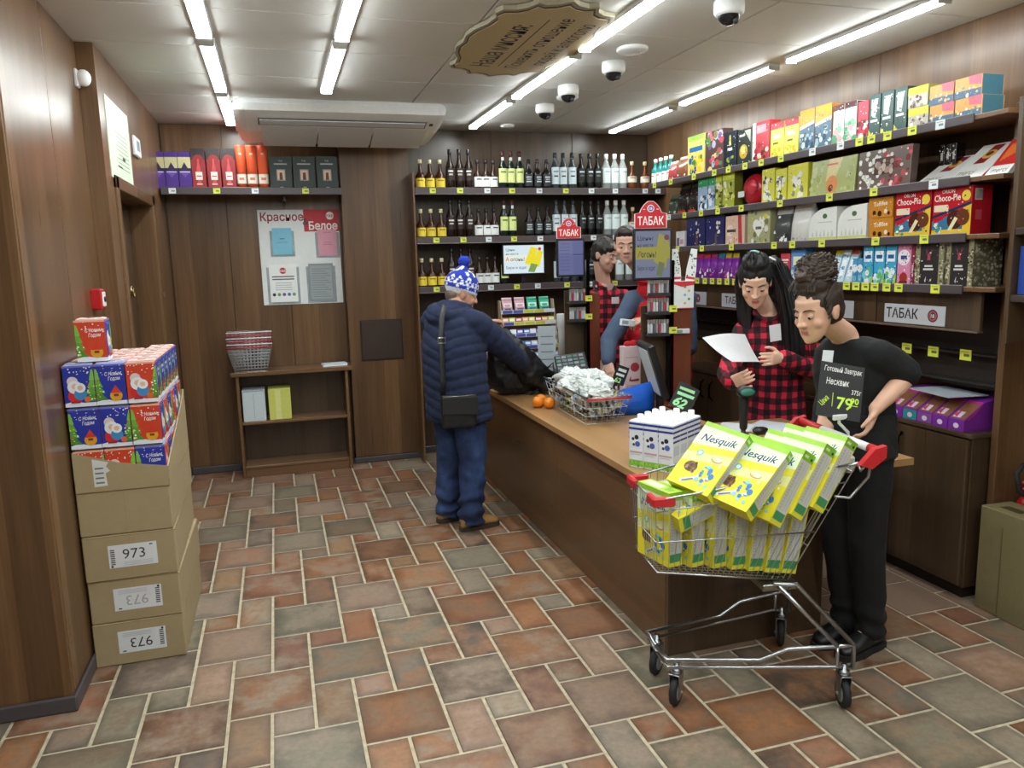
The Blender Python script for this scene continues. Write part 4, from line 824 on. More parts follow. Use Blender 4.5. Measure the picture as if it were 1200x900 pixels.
# base cabinets
bc = thing('base_cabinet', 'long dark wooden base cabinet along the right wall', 'cabinet', (3.25, 4.0, 0)); bj = Matrix.Translation((-3.25, -4.0, 0))
obj('body', MB().box((3.11, 2.79, .06), (XR-.012, 5.6, .81), '#fff', 'wood_dark', .002), bc, bj); obj('plinth', MB().box((3.13, 2.81, 0), (XR-.02, 5.6, .06), '#241a16', 'paint'), bc, bj)
obj('cabinet_top', MB().box((3.085, 2.775, .81), (XR-.012, 5.62, .832), '#fff', 'wood_dark', .003), bc, bj)
for k in range(6):
    y0 = 2.80+.465*k; d = obj('door', MB().box((3.09, y0, .07), (3.11, y0+.458, .80), '#fff', 'wood_dark', .002), bc, bj)
    yh = y0+.40 if k % 2 == 0 else y0+.06
    hd = MB().tube([(3.09, yh, .76), (3.066, yh, .74), (3.062, yh, .69), (3.066, yh, .64), (3.09, yh, .62)], .007, '#1e1712', 'metal', 8); obj('handle', hd, d)
# purple display boxes on the cabinet
for k in range(5):
    ya = 2.845+.096*k; cl = ('#7a2a9c', '#7a2a9c', '#8a4a9c', '#2f8f98', '#7a2a9c')[k]
    mb = MB(); w = .092; d = .26
    mb.prism([(-d/2, 0), (d/2, 0), (d/2, .155), (-d/2+.12, .135), (-d/2, .055)], -w/2, w/2, '#7a2a96', 'paper', ((0, 0, 0), (0, 1, 0), (0, 0, 1), (1, 0, 0)))
    f = mb.face((-w/2, -d/2-.0006, 0), (1, 0, 0), (0, 0, 1), w, .055); f.rect(.02, .05, .98, .95, cl); f.disc(.5, .45, .3, '#e0d8ea', 12, .8)
    g2 = mb.face((-w/2, -d/2, .0557), (1, 0, 0), Vector((0, .12, .08)), w, .144); g2.rect(.06, .05, .94, .95, '#8a5a3c'); g2.rect(.15, .1, .6, .4, '#d8cfe0'); g2.poly([(.1, .2), (.4, .1), (.3, .5)], '#c23a70'); g2.rect(.05, .85, .95, .97, '#b82a86')
    sd = mb.face((w/2, -d/2, 0), (0, 1, 0), (0, 0, 1), d, .13)
    if k == 0:
        sd2 = mb.face((w/2, -d/2, 0), (0, 1, 0), (0, 0, 1), d, .155)
        sd2.rect(.85, .4, .95, .6, '#d8c8e8'); sd2.poly([(.06, .36), (.44, .82), (.3, .6), (.1, .36)], '#d03a5a')
    place('display_box', 'cut-open purple chocolate display box on the base cabinet, %s from the near end' % ('first', 'second', 'third', 'fourth', 'fifth')[k], 'display box', mb.mesh('display_box'), (3.10+d/2, ya+w/2-.01, .8325), -PI/2, 'purple display boxes')
a = atZ(1062, 452, .99); b = atZ(1150, 455, .99)
place('paper_sheet', 'white printed sheet lying on the purple display boxes', 'paper', MB().box((-.11, -.15, 0), (.11, .15, .003), '#c2ccd6', 'paper').mesh('sheet'), (3.20, 3.04, .9895), -.15)
# cardboard box and extinguisher at the right edge
t = thing('cardboard_box', 'large brown cardboard box standing at the right edge below the shelves', 'box', (3.172, 2.32, 0), -.04)
mb = MB().box((-.075, -.40, 0), (.10, .40, .505), '#7f7450', 'card', .004); obj('carton', mb, t)
mb = MB(); f = mb.face((-.0756, .40, 0), (0, -1, 0), (0, 0, 1), .8, .505); f.rect(.155, 0, .16, .86, '#5a4e2c'); g3 = mb.face((-.075, -.40, .5053), (1, 0, 0), (0, 1, 0), .175, .8); g3.rect(.28, .80, .58, .93, '#4e4528'); g3.rect(.1, .72, .6, .735, '#5f5432'); obj('marking', mb, t)
obj('label', MB().box((.0, -.02, .505), (.085, .22, .5065), '#cfd6e0', 'paper'), t)
t = thing('fire_extinguisher', 'red fire extinguisher with black hose behind the cardboard box', 'extinguisher', (3.338, 2.665, 0))
obj('cylinder', MB().lathe([(.05, 0), (.056, .01), (.056, .46), (.05, .51), (.03, .54), (.016, .55), (.016, .575)], '#b01c1c', 'gloss', 20), t)
mb = MB().box((-.02, -.015, .575), (.03, .015, .61), '#8d9296', 'metal', .004); mb.tube([(0, 0, .61), (-.05, -.02, .63), (-.085, -.03, .615)], .009, '#a81a1a', 'plastic'); mb.tube([(0, 0, .60), (-.05, -.02, .595), (-.08, -.03, .585)], .008, '#a81a1a', 'plastic'); obj('valve', mb, t)
obj('hose', MB().tube([(.0, -.01, .60), (-.03, -.02, .68), (-.09, -.03, .71), (-.14, -.04, .67), (-.13, -.05, .59), (-.07, -.055, .55), (-.02, -.05, .54)], .011, '#1c1c1e', 'rubber', 8), t)
# ================================================================== stack of cardboard boxes and New Year gift boxes by the left wall
def cbox(z0, z1, lab, lbl=None, dx=0, dy=0, rz=0):
    h = z1-z0
    t = thing('cardboard_box', lab, 'box', (-.675+dx, 3.885+dy, z0), rz, 'stacked brown boxes')
    obj('carton', MB().box((-.181, -.383, .001), (.181, .383, h-.001), '#a08e6c', 'card', .004), t)
    mb = MB(); f = mb.face((-.181, -.3832, 0), (1, 0, 0), (0, 0, 1), .362, h); f.rect(.0, .97, 1, .985, '#8a7448'); f.rect(.497, 0, .503, 1, '#9a8352')
    g = mb.face((.1812, -.383, 0), (0, 1, 0), (0, 0, 1), .766, h); g.rect(0, .965, 1, .98, '#8a7448'); obj('seams', mb, t)
    if lbl:
        txt, flip, dim = lbl
        mb = MB(); lw, lh = .19, .10; o = Vector((-.085, -.3838, h/2-.045))
        mb.box((o.x, -.3845, o.z), (o.x+lw, -.3835, o.z+lh), '#d9dcdf')
        if flip: f = mb.face((o.x+lw, -.3846, o.z+lh), (-1, 0, 0), (0, 0, -1), lw, lh)
        else: f = mb.face((o.x, -.3846, o.z), (1, 0, 0), (0, 0, 1), lw, lh)
        f.text(txt, .52, .36, .46, '#a3a6aa' if dim else '#2e3032', wmax=.6, bold=.0)
        for k in range(8): f.rect(.04, .14+.09*k, .13, .19+.09*k, '#4a4d50')
        f.disc(.06, .07, .05, '#222'); f.rect(.85, .88, .92, .93, '#222')
        for k in range(3): f.rect(.3, .08+.07*k, .9, .1+.07*k, '#b0b5b9')
        obj('label', mb, t)
    return t
Z = (0, .195, .387, .588, .783)
cbox(Z[0], Z[1], 'bottom brown box of the stack with upside-down label 973', ('973', True, False), .0, 0, .0)
cbox(Z[1], Z[2], 'second brown box from the floor with a faded upside-down label', ('973', True, True), .004, .004, -.01)
cbox(Z[2], Z[3], 'third brown box from the floor with upright label 973', ('973', False, False), -.004, .0, .008)
cbox(Z[3], Z[4], 'fourth brown box from the floor without any label', None, -.002, .004, -.004)
t = thing('cardboard_tray', 'brown open-top box with slanted cut edge holding gift boxes', 'box', (-.675, 3.885, Z[4]))
W, D = .181, .383
fr = ((0, -D, 0), (1, 0, 0), (0, 0, 1), (0, 1, 0))
def wall(n, poly, fr, th=.005): return obj(n, MB().prism(poly, 0, th, '#a08e6c', 'card', fr), t)
wall('front_wall', [(-W, 0), (W, 0), (W, .085), (0, .115), (-W, .172)], fr)
wall('side_wall', [(-D+.006, 0), (D, 0), (D, .30), (.25, .25), (-D+.006, .085)], ((W-.005, 0, 0), (0, 1, 0), (0, 0, 1), (1, 0, 0)))
wall('side_wall', [(-D+.006, 0), (D, 0), (D, .30), (-D+.006, .172)], ((-W, 0, 0), (0, 1, 0), (0, 0, 1), (1, 0, 0)))
wall('back_wall', [(-W+.006, 0), (W-.006, 0), (W-.006, .30), (-W+.006, .30)], ((0, D-.005, 0), (1, 0, 0), (0, 0, 1), (0, 1, 0)))
mb = MB(); f = mb.face((-W, -D-.0003, 0), (1, 0, 0), (0, 0, 1), 2*W, .172); f.poly([(.2, .12), (.34, .14), (.33, .45), (.38, .5), (.34, .62), (.37, .72), (.2, .82)], '#cfd2d0')
for k in range(4): f.rect(.22, .2+.12*k, .31, .24+.12*k, '#6a6c6c')
obj('torn_label', mb, t)
# gift boxes
GW, GD, GH = .114, .117, .178
def d_gift(kind, side=False):
    def fn(f):
        c = ('#20309a', '#c83c1c')[kind % 2]
        f.rect(.0, .0, 1, 1, c); f.rect(0, .0, 1, .09, '#dfe6f0'); f.poly([(0, .09), (.3, .14), (.6, .09)], '#dfe6f0'); f.rect(0, .955, 1, 1, ('#6a6fb8', '#e0a890')[kind % 2])
        f.scatter(['#e8eaf2'], 16, .05, .72, .95, .97, .008, .02, f.rnd)
        v = kind // 2
        tx = (1.0, .95, .05)[v % 3] if v < 3 else .5
        for k in range(4):
            y = .12+.17*k; s = .34-.075*k; f.poly([(max(tx-s, .0), y), (min(tx+s, 1.0), y), (min(max(tx+.03, 0), 1), y+.26), (min(max(tx-.03, 0), 1), y+.26)], ('#3f8a2a', '#4f9a30', '#62a83a', '#7ab848')[k])
        f.scatter(['#e8d84a', '#d84a38', '#e8eef0'], 14, max(tx-.2, .02), .15, min(tx+.2, .98), .6, .012, .024, f.rnd)
        if v in (0, 1):
            f.disc(.36, .26, .17, '#c8242c'); f.disc(.3, .62, .12, '#d0c4c4'); f.disc(.36, .48, .16, '#dcdfe6'); f.disc(.36, .5, .07, '#e0b49a'); f.disc(.52, .3, .14, '#3a86c0'); f.disc(.53, .46, .12, '#e2e6ea'); f.disc(.53, .46, .06, '#e0b49a'); f.rect(.2, .09, .5, .13, '#8a1a20'); f.disc(.74, .17, .07, '#d8641e')
        else:
            f.text('С Новым', .62, .72, .09, '#f0f2f6', wmax=.55, bold=.01, rot=.05, shear=.2); f.text('Годом', .64, .6, .09, '#f0f2f6', wmax=.4, bold=.01, rot=.05, shear=.2)
            f.disc(.66, .22, .14, '#d89a20', sy=1); f.poly([(.48, .28), (.84, .28), (.66, .48)], '#c8341e'); f.rect(.58, .2, .74, .26, '#6a3a10')
    return fn
GM = {}
def gift_parts(kind):
    if kind not in GM:
        me = carton(GW, GD, GH-.008, ('#27379e', '#c03a20')[kind % 2], d_gift(kind), d_gift((kind+3) % 6), ('#b9bde0', '#e0b4a8')[kind % 2], seed=kind)
        hd = MB().box((-GW*.46, -GD*.3, 0), (GW*.46, GD*.3, .006), ('#aab0d8', '#dfc0b8')[kind % 2], 'paper', .002); hd.box((-.016, -.008, .006), (.016, .008, .0066), '#23233a' if kind % 2 == 0 else '#5a1a1a')
        for k in range(5): hd.ball((-.04+.02*k, .022*(-1)**k, .006), (.009, .006, .0015), '#f2f2f6', 'paper', 8, 4)
        GM[kind] = [('carton', me), ('carry_flap', hd.mesh('carry_flap'))]
    return GM[kind]
gz0 = .79
def lift(g):
    for c in g.children:
        if c.name.startswith('carry_flap'): c.location.z = GH-.008
colw = ('left', 'middle', 'right'); roww = ('lowest', 'second', 'third'); depw = ('front', 'second', 'third', 'fourth', 'fifth', 'back')
KIND = {(0, 0): 1, (1, 0): 3, (2, 0): 4, (0, 1): 4, (1, 1): 0, (2, 1): 5, (0, 2): 2, (1, 2): 4, (2, 2): 1}
rg = random.Random(5)
for r in range(3):
    for c in range(3):
        for dd in range(6):
            if not (dd == 0 or c == 2 or r == 2): continue
            if r == 2 and dd == 5 and c < 2: continue
            k = KIND[(c, r)] if dd == 0 else rg.choice((0, 1, 2, 3, 4, 5))
            if r == 2 and c == 2: k = 1
            x = -.675+(-1.02+c)*(GW+.003)-.003*r; y = 3.885-D+.0075+GD/2+dd*(GD+.005)
            g = place('new_year_gift_box', '%s and snow printed gift box, %s layer, %s column, %s row' % (('blue', 'red')[k % 2], roww[r], colw[c], depw[dd]), 'gift box', gift_parts(k), (x, y, gz0+r*(GH+.001)), rg.uniform(-.02, .02), 'New Year gift boxes')
            lift(g)
g = place('new_year_gift_box', 'red gift box standing alone on top of the gift box stack', 'gift box', gift_parts(5), (-.745, 3.885-D+.09, gz0+3*(GH+.001)+.002), .03, 'New Year gift boxes')
lift(g)
ORDN = ('first', 'second', 'third', 'fourth', 'fifth', 'sixth', 'seventh', 'eighth', 'ninth', 'tenth')
# ================================================================== sales counter
CZ, CX0 = .76, 1.5
t = thing('sales_counter', 'long wooden sales counter with light worktop', 'counter', (1.9, 4.4, 0)); tj = Matrix.Translation((-1.9, -4.4, 0))
def cb(n, a, b, m, bev=.002): return obj(n, MB().box(a, b, '#fff', m, bev), t, tj)
mb = MB(); mb.prism([(1.455, 2.76), (2.74, 2.76), (2.74, 3.74), (2.30, 3.78), (2.30, 4.86), (2.22, 4.92), (2.22, 6.1), (1.455, 6.1)], CZ-.032, CZ, '#fff', 'wood_top'); obj('worktop', mb, t, tj)
cb('front_panel', (CX0, 2.80, .0), (CX0+.022, 4.10, CZ-.033), 'wood_front'); cb('front_panel', (CX0, 4.104, .0), (CX0+.022, 6.08, CZ-.033), 'wood_front')
cb('end_panel', (CX0+.001, 2.778, .0), (2.28, 2.799, CZ-.033), 'wood_dark'); cb('inner_panel', (2.26, 2.80, 0), (2.28, 4.85, CZ-.033), 'wood_dark'); cb('inner_panel', (2.17, 4.86, 0), (2.19, 6.08, CZ-.033), 'wood_dark'); cb('end_panel', (CX0+.023, 6.06, 0), (2.169, 6.08, CZ-.033), 'wood_dark')
# ------------------------------------------------ display towers
def monitor(w, h, draw, tilt=0):
    b = MB().box((-w/2, 0, 0), (w/2, .03, h), '#141518', 'plastic', .006); b.box((-w*.3, .03, h*.2), (w*.3, .055, h*.8), '#1a1b1e', 'plastic', .008)
    s = MB(); f = s.face((-w/2+.014, -.0012, .016), (1, 0, 0), (0, 0, 1), w-.028, h-.032); f.mat = 'screen'; draw(f)
    return [('housing', b.mesh('housing')), ('screen', s.mesh('screen'))]
def d_ad(dim):
    def fn(f):
        bg, yl, tx = (('#d3e4ec', '#e8d820', '#2a3036'), ('#6a6f86', '#8f8a3a', '#23262e'))[dim]
        f.rect(0, 0, 1, 1, bg); f.rect(0, .4, 1, .66, yl if dim else '#e2e8dc')
        f.poly([(.52, .35), (.68, .95), (.85, .88), (.72, .25)], yl); f.poly([(.72, .3), (.86, .85), (.98, .75), (.88, .2)], yl); f.poly([(.6, .05), (.68, .35), (.85, .3), (.76, .02)], '#7a9a4a' if not dim else '#5f6a4a')
        f.disc(.9, .86, .06, '#c0303a' if not dim else '#6a3a4a')
        f.text('Цены', .06, .8, .1, tx, 'l'); f.text('на месте', .06, .66, .08, tx, 'l', wmax=.45)
        f.text('А', .05, .44, .14, '#d8301a' if not dim else '#7a5a2a', 'l', bold=.01); f.text('огонь!', .17, .44, .13, tx, 'l', wmax=.42, bold=.008)
        f.text('Бери и жди!', .06, .16, .1, tx, 'l', wmax=.5)
    return fn
def d_list(f):
    f.rect(0, 0, 1, 1, '#5b5f8c'); f.rect(0, .62, .58, 1, '#63678f'); f.rect(.6, .0, 1, .55, '#565a86')
    for k in range(9): f.rect(.06, .9-.095*k, .45, .915-.095*k, '#494d78')
    f.rect(.58, .58, 1, .61, '#3b3f66')
def tabak_sign():
    P = [(-.5, 0), (.5, 0), (.5, .52), (.34, .56), (.3, .68), (.2, .85), (.08, .96), (-.08, .96), (-.2, .85), (-.3, .68), (-.34, .56), (-.5, .52)]
    mb = MB(); s = .17; fr = ((0, 0, 0), (1, 0, 0), (0, 0, 1), (0, 1, 0))
    mb.prism([(a*s*1.2, b*s) for a, b in P], 0, .006, '#e4e4e2', 'plastic', fr)
    mb.prism([(a*s*1.14, b*s*.97+.002) for a, b in P], -.0012, 0, '#c41a2a', 'plastic', fr)
    f = mb.face((-.5*s*1.2, -.0014, 0), (1, 0, 0), (0, 0, 1), s*1.2, s); f.text('ТАБАК', .5, .12, .3, '#f4f2ee', wmax=.8, bold=.015)
    f.disc(.5, .7, .13, '#e8e6f0', 18); f.disc(.5, .7, .1, '#4a3a7a', 18); f.text('18', .5, .65, .1, '#f0f0f4', bold=.02); f.rect(.26, .66, .33, .68, '#f0e0e0'); f.rect(.67, .66, .74, .68, '#f0e0e0')
    return mb.mesh('tobacco_sign')
TS = tabak_sign()
def lighter_mesh(c, cap):
    mb = MB().box((-.009, -.006, 0), (.009, .006, .055), c, 'plastic', .002); mb.box((-.009, -.006, .0555), (.009, .006, .075), cap, 'metal', .001); return mb.mesh('lighter')
LM = [lighter_mesh(c, k) for c, k in (('#b9bcc0', '#d0d2d4'), ('#8d9196', '#c8cacc'), ('#c8cacc', '#e0e0e0'), ('#a83a4a', '#d0d2d4'), ('#5a5e66', '#c8cacc'))]
def tower(base, name_, mon, draw, monz, rows, k, hcol, rz, mx=-.085, rx=-.19, cx=.10, cw=.14, ss=1.0):
    """wooden till tower: column, black post, screen, red sign, wire racks of small goods"""
    x, y = base
    t = thing('till_tower', '%s wooden till tower with screen and lighter racks on the counter' % name_, 'display tower', (x, y, CZ), rz)
    obj('column', MB().box((cx, -.02, 0), (cx+cw, .12, hcol), '#fff', 'wood_red', .003), t); obj('back_board', MB().box((rx-.01, .075, 0), (cx-.002, .095, hcol+.02), '#fff', 'wood_dark', .003), t)
    obj('base', MB().box((rx-.03, -.10, 0), (cx+cw, .13, .012), '#fff', 'wood_red', .002), t)
    obj('post', MB().box((cx-.025, -.03, .012), (cx-.001, .074, monz+.12), '#17181a', 'metal', .003), t)
    obj('trim_strip', MB().box((cx-.001, -.026, .02), (cx+.0045, -.021, hcol), '#a01c22', 'plastic'), t)
    m = place('monitor', '%s till screen under a red tobacco sign' % name_, 'monitor', monitor(*mon, draw), M=t.matrix_world @ Matrix.Translation((mx, -.065, monz)))
    sg = place('tobacco_sign', 'red domed sign reading ТАБАК on top of the %s till screen' % name_, 'sign', TS, M=t.matrix_world @ Matrix.Translation((mx-.01, -.05, monz+mon[1]+.001)) @ Matrix.Scale(ss, 4))
    for i, (z, nn) in enumerate(rows):
        r = obj('rack', MB().box((rx, -.045, z-.006), (cx-.03, .07, z), '#1c1d20', 'plastic', .001).box((rx, -.047, z-.006), (cx-.03, -.044, z+.016), '#2a2b2e', 'plastic'), t)
        if i < 2: raw('price_tag', TAGY, r, Matrix.Translation((cx-.014, -.0478, z+.03)))
        for j in range(nn):
            tag_ = place('lighter', '%s upright lighter from left, %s row of the %s till tower' % (ORDN[j], ('lower', 'middle', 'upper')[i], name_), 'lighter', LM[(j*2+i) % 5], M=t.matrix_world @ Matrix.Translation((rx+.0115+.0172*j, -.024, z+.0005)) @ Matrix.Diagonal((.8, 1.1, 1.3, 1)), group='lighters in the %s row of the %s tower' % (('lower', 'middle', 'upper')[i], name_))
    return t
tw2 = tower((2.325, 4.40), 'nearer', (.245, .315), d_ad(1), .795, ((.45, 8), (.585, 8), (.70, 8)), 3, .61, -.20, mx=-.085, rx=-.11, cx=.065, cw=.115)
tw1 = tower((2.09, 5.22), 'farther', (.205, .27), d_list, .81, ((.495, 7), (.625, 7)), 3, .69, -.15, mx=-.075, rx=-.085, cx=.07, cw=.075, ss=.86)
# leaflet tray on the nearer tower
M = tw2.matrix_world
t = thing('leaflet_tray', 'white cardboard tray of tall leaflet cards on the nearer till tower', 'display tray', M=M @ Matrix.Translation((.125, .03, .612)))
obj('tray', MB().box((-.065, -.06, 0), (.065, .06, .17), '#dfe3e4', 'paper', .003), t); f = MB(); q = f.face((-.065, -.0603, 0), (1, 0, 0), (0, 0, 1), .13, .17)
for k in range(5): q.disc(.55+.2*(k % 2), .2+.15*k, .05, ('#c8b85a', '#5a9a6a', '#8ab0c0')[k % 3])
q.poly([(0, 1), (1, 1), (1, .86), (.4, .8), (0, .9)], '#c83038'); q.rect(0, 0, 1, .03, '#c83038')
obj('print', f, t)
for k in range(2):
    mb = MB(); P = [(-.028, 0), (.028, 0), (.032, .12), (.024, .2), (.02, .25), (-.02, .25), (-.024, .2), (-.032, .12)]; fr = ((0, 0, 0), (1, 0, 0), (0, 0, 1), (0, 1, 0))
    mb.prism(P, 0, .002, '#e2e4e4', 'paper', fr); f = mb.face((-.028, -.0003, 0), (1, 0, 0), (0, 0, 1), .056, .25); f.rnd = random.Random(k); f.scatter(['#2f6a4a', '#3a3c44', '#8aa89a'], 16, .1, .3, .9, .95, .012, .03, f.rnd); f.rect(0, .24, 1, .3, '#c83038')
    place('leaflet_card', 'tall white leaflet card standing out of the tray, %s one' % ('left', 'right')[k], 'card', mb.mesh('card'), M=M @ Matrix.Translation((.09+.075*k, .0, .735)) @ Matrix.Rotation((-.04, .17)[k], 4, 'Y') @ Matrix.Rotation(-.1, 4, 'X'), group='leaflet cards in the tray')
obj('card_reader', MB().box((.072, -.034, .455), (.165, -.02, .485), '#dfe3e6', 'plastic', .003).box((.077, -.0345, .46), (.117, -.034, .48), '#7a9a86', 'plastic'), tw2)
# ------------------------------------------------ TV with advert on the back shelf
p = atY(618, 322, 6.34); p0 = BZ[2]
t = thing('television', 'small flat screen with yellow advert on the lowest bottle shelf', 'screen', (p.x, 6.43, BZ[2]-.006))
w, h = .39, .27
for n, me in monitor(w, h, d_ad(0)): o = raw(n, me, t, Matrix.Translation((0, 0, .075)))
obj('stand', MB().box((-.09, .0, 0), (.09, .06, .008), '#141518', 'plastic', .002).box((-.02, .02, .008), (.02, .04, .09), '#141518', 'plastic'), t)
# ------------------------------------------------ chewing gum rack at the far end
t = thing('gum_rack', 'tiered clear rack of chewing gum and sweets at the far counter end', 'rack', (1.93, 5.86, CZ)); W = .225
obj('base', MB().box((-W, -.07, 0), (W, .16, .02), '#c9ccd0', 'plastic', .003), t)
for s in (-1, 1): obj('side_panel', MB().prism([(-.07, 0), (.16, 0), (.16, .6), (.10, .6)], -.003, .003, '#b8a48a', 'plastic', ((s*W, 0, .02), (0, 1, 0), (0, 0, 1), (1, 0, 0))), t)
GCOL = [('#d05a7a', '#b8c8e0', '#e0c84a'), ('#4a7ac8', '#8ab4e0', '#e8ecf0'), ('#5a8ad0', '#c8d8ea', '#4aa0c0'), ('#3f6ab8', '#e0e6ee', '#7a5ab0'), ('#e8a03c', '#d8d04a', '#b8404a'), ('#b98a9a', '#3f8a78')]
rr = random.Random(9); nm = ('lowest', 'second', 'third', 'fourth', 'fifth', 'top')
for i in range(6):
    z = .05+.093*i; y = -.07+.028*i
    s = obj('tier', MB().box((-W, y, z), (W, y+.09, z+.004), '#d8dee4', 'plastic').box((-W, y-.003, z), (W, y, z+.03), '#dfe6ec', 'plastic'), t)
    lb = MB(); f = lb.face((-W, y-.0032, z+.002), (1, 0, 0), (0, 0, 1), 2*W, .026)
    for k in range(5): f.rect(.02+.196*k, .0, .205+.196*k, 1, rr.choice(('#c8cc4a', '#4a5aa8', '#dfe4ea', '#c8cc4a')))
    obj('label_strip', lb, s)
    if i < 5:
        for k in range(8):
            c = GCOL[i][k % 3]; mb = carton(.05, .03, .055, c, lambda f: (f.rect(.1, .5, .9, .8, '#e8eef4'), f.rect(.2, .2, .7, .35, '#2a3a6a')), seed=k)
            place('gum_pack', '%s small gum pack from left, %s tier of the gum rack' % (ORDN[k], nm[i]), 'gum', mb, M=t.matrix_world @ Matrix.Translation((-.194+.0555*k, y+.03, z+.0055)) @ Matrix.Rotation(-.25, 4, 'X'), group='gum packs on the %s tier' % nm[i])
    else:
        for k in range(4):
            me = pouch(.085, .03, .125, ('#b9929c', '#3f9a80')[k > 1], ('#c8a8b0', '#4aa088')[k > 1], lambda f: (f.rect(.1, .4, .9, .75, '#d8ccd4' if k < 2 else '#a8d8c4'), f.rect(.2, .15, .8, .3, '#6a4a5a' if k < 2 else '#1f5a70')))
            place('sweet_bag', '%s small bag on top of the gum rack, %s of the pair' % (('pale pink', 'green')[k > 1], ('left', 'right')[k % 2]), 'bag', me, M=t.matrix_world @ Matrix.Translation((-.16+.105*k, y+.04, z+.006)) @ Matrix.Rotation(-.3, 4, 'X'), group='bags on the gum rack')
# ------------------------------------------------ small things behind the bag
p = atY(658, 363, 5.62)
place('paper_cup_stack', 'tall stack of white cups beside the farther till tower', 'cups', MB().lathe([(.024, 0), (.036, .28), (.04, .3), (.044, .31), (.046, .40), (.043, .405)], '#cfd2d2', 'plastic', 18).mesh('cups'), (2.08, 5.55, CZ+.12))
place('cup_block', 'dark block under the stack of white cups', 'block', MB().box((-.05, -.05, 0), (.05, .05, .119), '#241c18', 'paint', .004).mesh('block'), (2.08, 5.55, CZ))
t = thing('cash_printer', 'black receipt printer and keypad unit beside the farther till tower', 'printer', (1.93, 5.02, CZ), -.2)
obj('body', MB().box((-.11, -.08, 0), (.11, .1, .17), '#17181b', 'plastic', .012), t)
mb = MB(); M0 = Matrix.Translation((0, -.02, .2)) @ Matrix.Rotation(.6, 4, 'X') @ Matrix.Rotation(-.15, 4, 'Y'); mb.T = M0; mb.box((-.10, -.08, 0), (.12, .1, .03), '#23262a', 'plastic', .008); obj('keypad_housing', mb, t)
mb = MB(); mb.T = M0
for i in range(4):
    for j in range(5): mb.box((-.09+.04*j, -.06+.036*i, .03), (-.06+.04*j, -.034+.036*i, .036), ('#5a6066', '#7a8086', '#3a6a5a')[(i+j) % 3], 'plastic', .002)
o = obj('keys', mb, t); o['kind'] = 'stuff'
t = thing('notice_stand', 'black stand with a leaning grey printed sheet beside the printer', 'stand', (atY(641, 410, 5.30).x, 5.30, CZ), -.25)
obj('stand', MB().prism([(0, 0), (.12, 0), (.02, .42)], -.06, .06, '#1a1b1d', 'plastic', ((0, .02, 0), (0, 1, 0), (0, 0, 1), (1, 0, 0))), t)
mb = MB().box((-.065, -.004, .06), (.065, .0, .46), '#a9b2ba', 'paper'); f = mb.face((-.065, -.0043, .06), (1, 0, 0), (0, 0, 1), .13, .4)
for k in range(5): f.rect(.15, .8-.14*k, .85, .82-.14*k, '#6a737c')
obj('sheet', mb, t)
place('drink_can', 'small yellow-green can in front of the printer', 'can', MB().lathe([(.016, 0), (.018, .004), (.018, .075), (.014, .082), (.013, .095)], '#a8b84a', 'gloss', 14).lathe([(.0183, .03), (.0183, .045)], '#e0e4d0', 'gloss', 14, caps=False).mesh('can'), (1.86, 4.80, CZ))
place('till_scanner_box', 'black till box between the printer and the farther tower', 'till', MB().box((-.12, -.09, 0), (.12, .09, .13), '#1b1d20', 'plastic', .01).box((-.11, -.08, .13), (.05, .06, .14), '#4a5056', 'plastic', .003).mesh('till'), (2.07, 4.86, CZ), -.1)
for k in range(2):
    place('small_bottle', 'tiny pink-labelled bottle behind the candy basket, %s of two' % ('left', 'right')[k], 'bottle', MB().lathe([(.014, 0), (.014, .06), (.008, .075), (.008, .09)], '#d8a8b0', 'gloss', 12).lathe([(.0143, .01), (.0143, .04)], '#b83a4a', 'gloss', 12, caps=False).mesh('vial'), (2.13+.065*k, 4.68, CZ), 0, 'tiny bottles')
t = thing('purple_candy_bag', 'purple foil candy bag behind the customer on the counter', 'bag', (1.53, 5.55, CZ+.12))
obj('foil', MB().loft([((0, 0, 0), (1, 0, 0), (0, 1, 0), .06, .04), ((0, 0, .06), (1, 0, 0), (0, 1, 0), .09, .06), ((0, 0, .13), (1, 0, 0), (0, 1, 0), .08, .04), ((.01, 0, .19), (1, 0, 0), (0, 1, 0), .08, .004)], '#a878b8', 'film', 16, True, 3), t)
place('display_block', 'dark box under the purple candy bag', 'box', MB().box((-.1, -.1, 0), (.1, .1, .119), '#241c22', 'paint', .004).mesh('block'), (1.53, 5.55, CZ))
# red and white tea carton, price card, blue bag
t = thing('tea_carton', 'white carton with red print and a red bow on the counter', 'carton', (atY(739, 430, 4.72).x, 4.72, CZ), -.1)
raw('carton', carton(.13, .08, .35, '#d8c4c6', lambda f: (f.disc(.62, .6, .09, '#b03a48'), f.rect(.15, .78, .8, .8, '#c8a0a4'), f.poly([(.3, .34), (.4, .44), (.42, .36), (.85, .38), (.84, .33), (.45, .32)], '#8a2a34'), f.rect(.2, .24, .85, .25, '#b05a64'))), t)
obj('bow', MB().ball((-.02, 0, .365), (.03, .02, .02), '#c01c2a', 'cloth', 10, 6).ball((.02, 0, .368), (.03, .02, .022), '#c8222e', 'cloth', 10, 6), t)
def slip(w, h, base, draw): 
    mb = MB().box((-w/2, -.002, 0), (w/2, 0, h), base); f = mb.face((-w/2, -.0023, 0), (1, 0, 0), (0, 0, 1), w, h); draw(f); return mb.mesh('card')
t = thing('price_card', 'small black price card with white and green chalk writing beside the blue bag', 'price card', (1.99, 4.36, CZ), -.3)
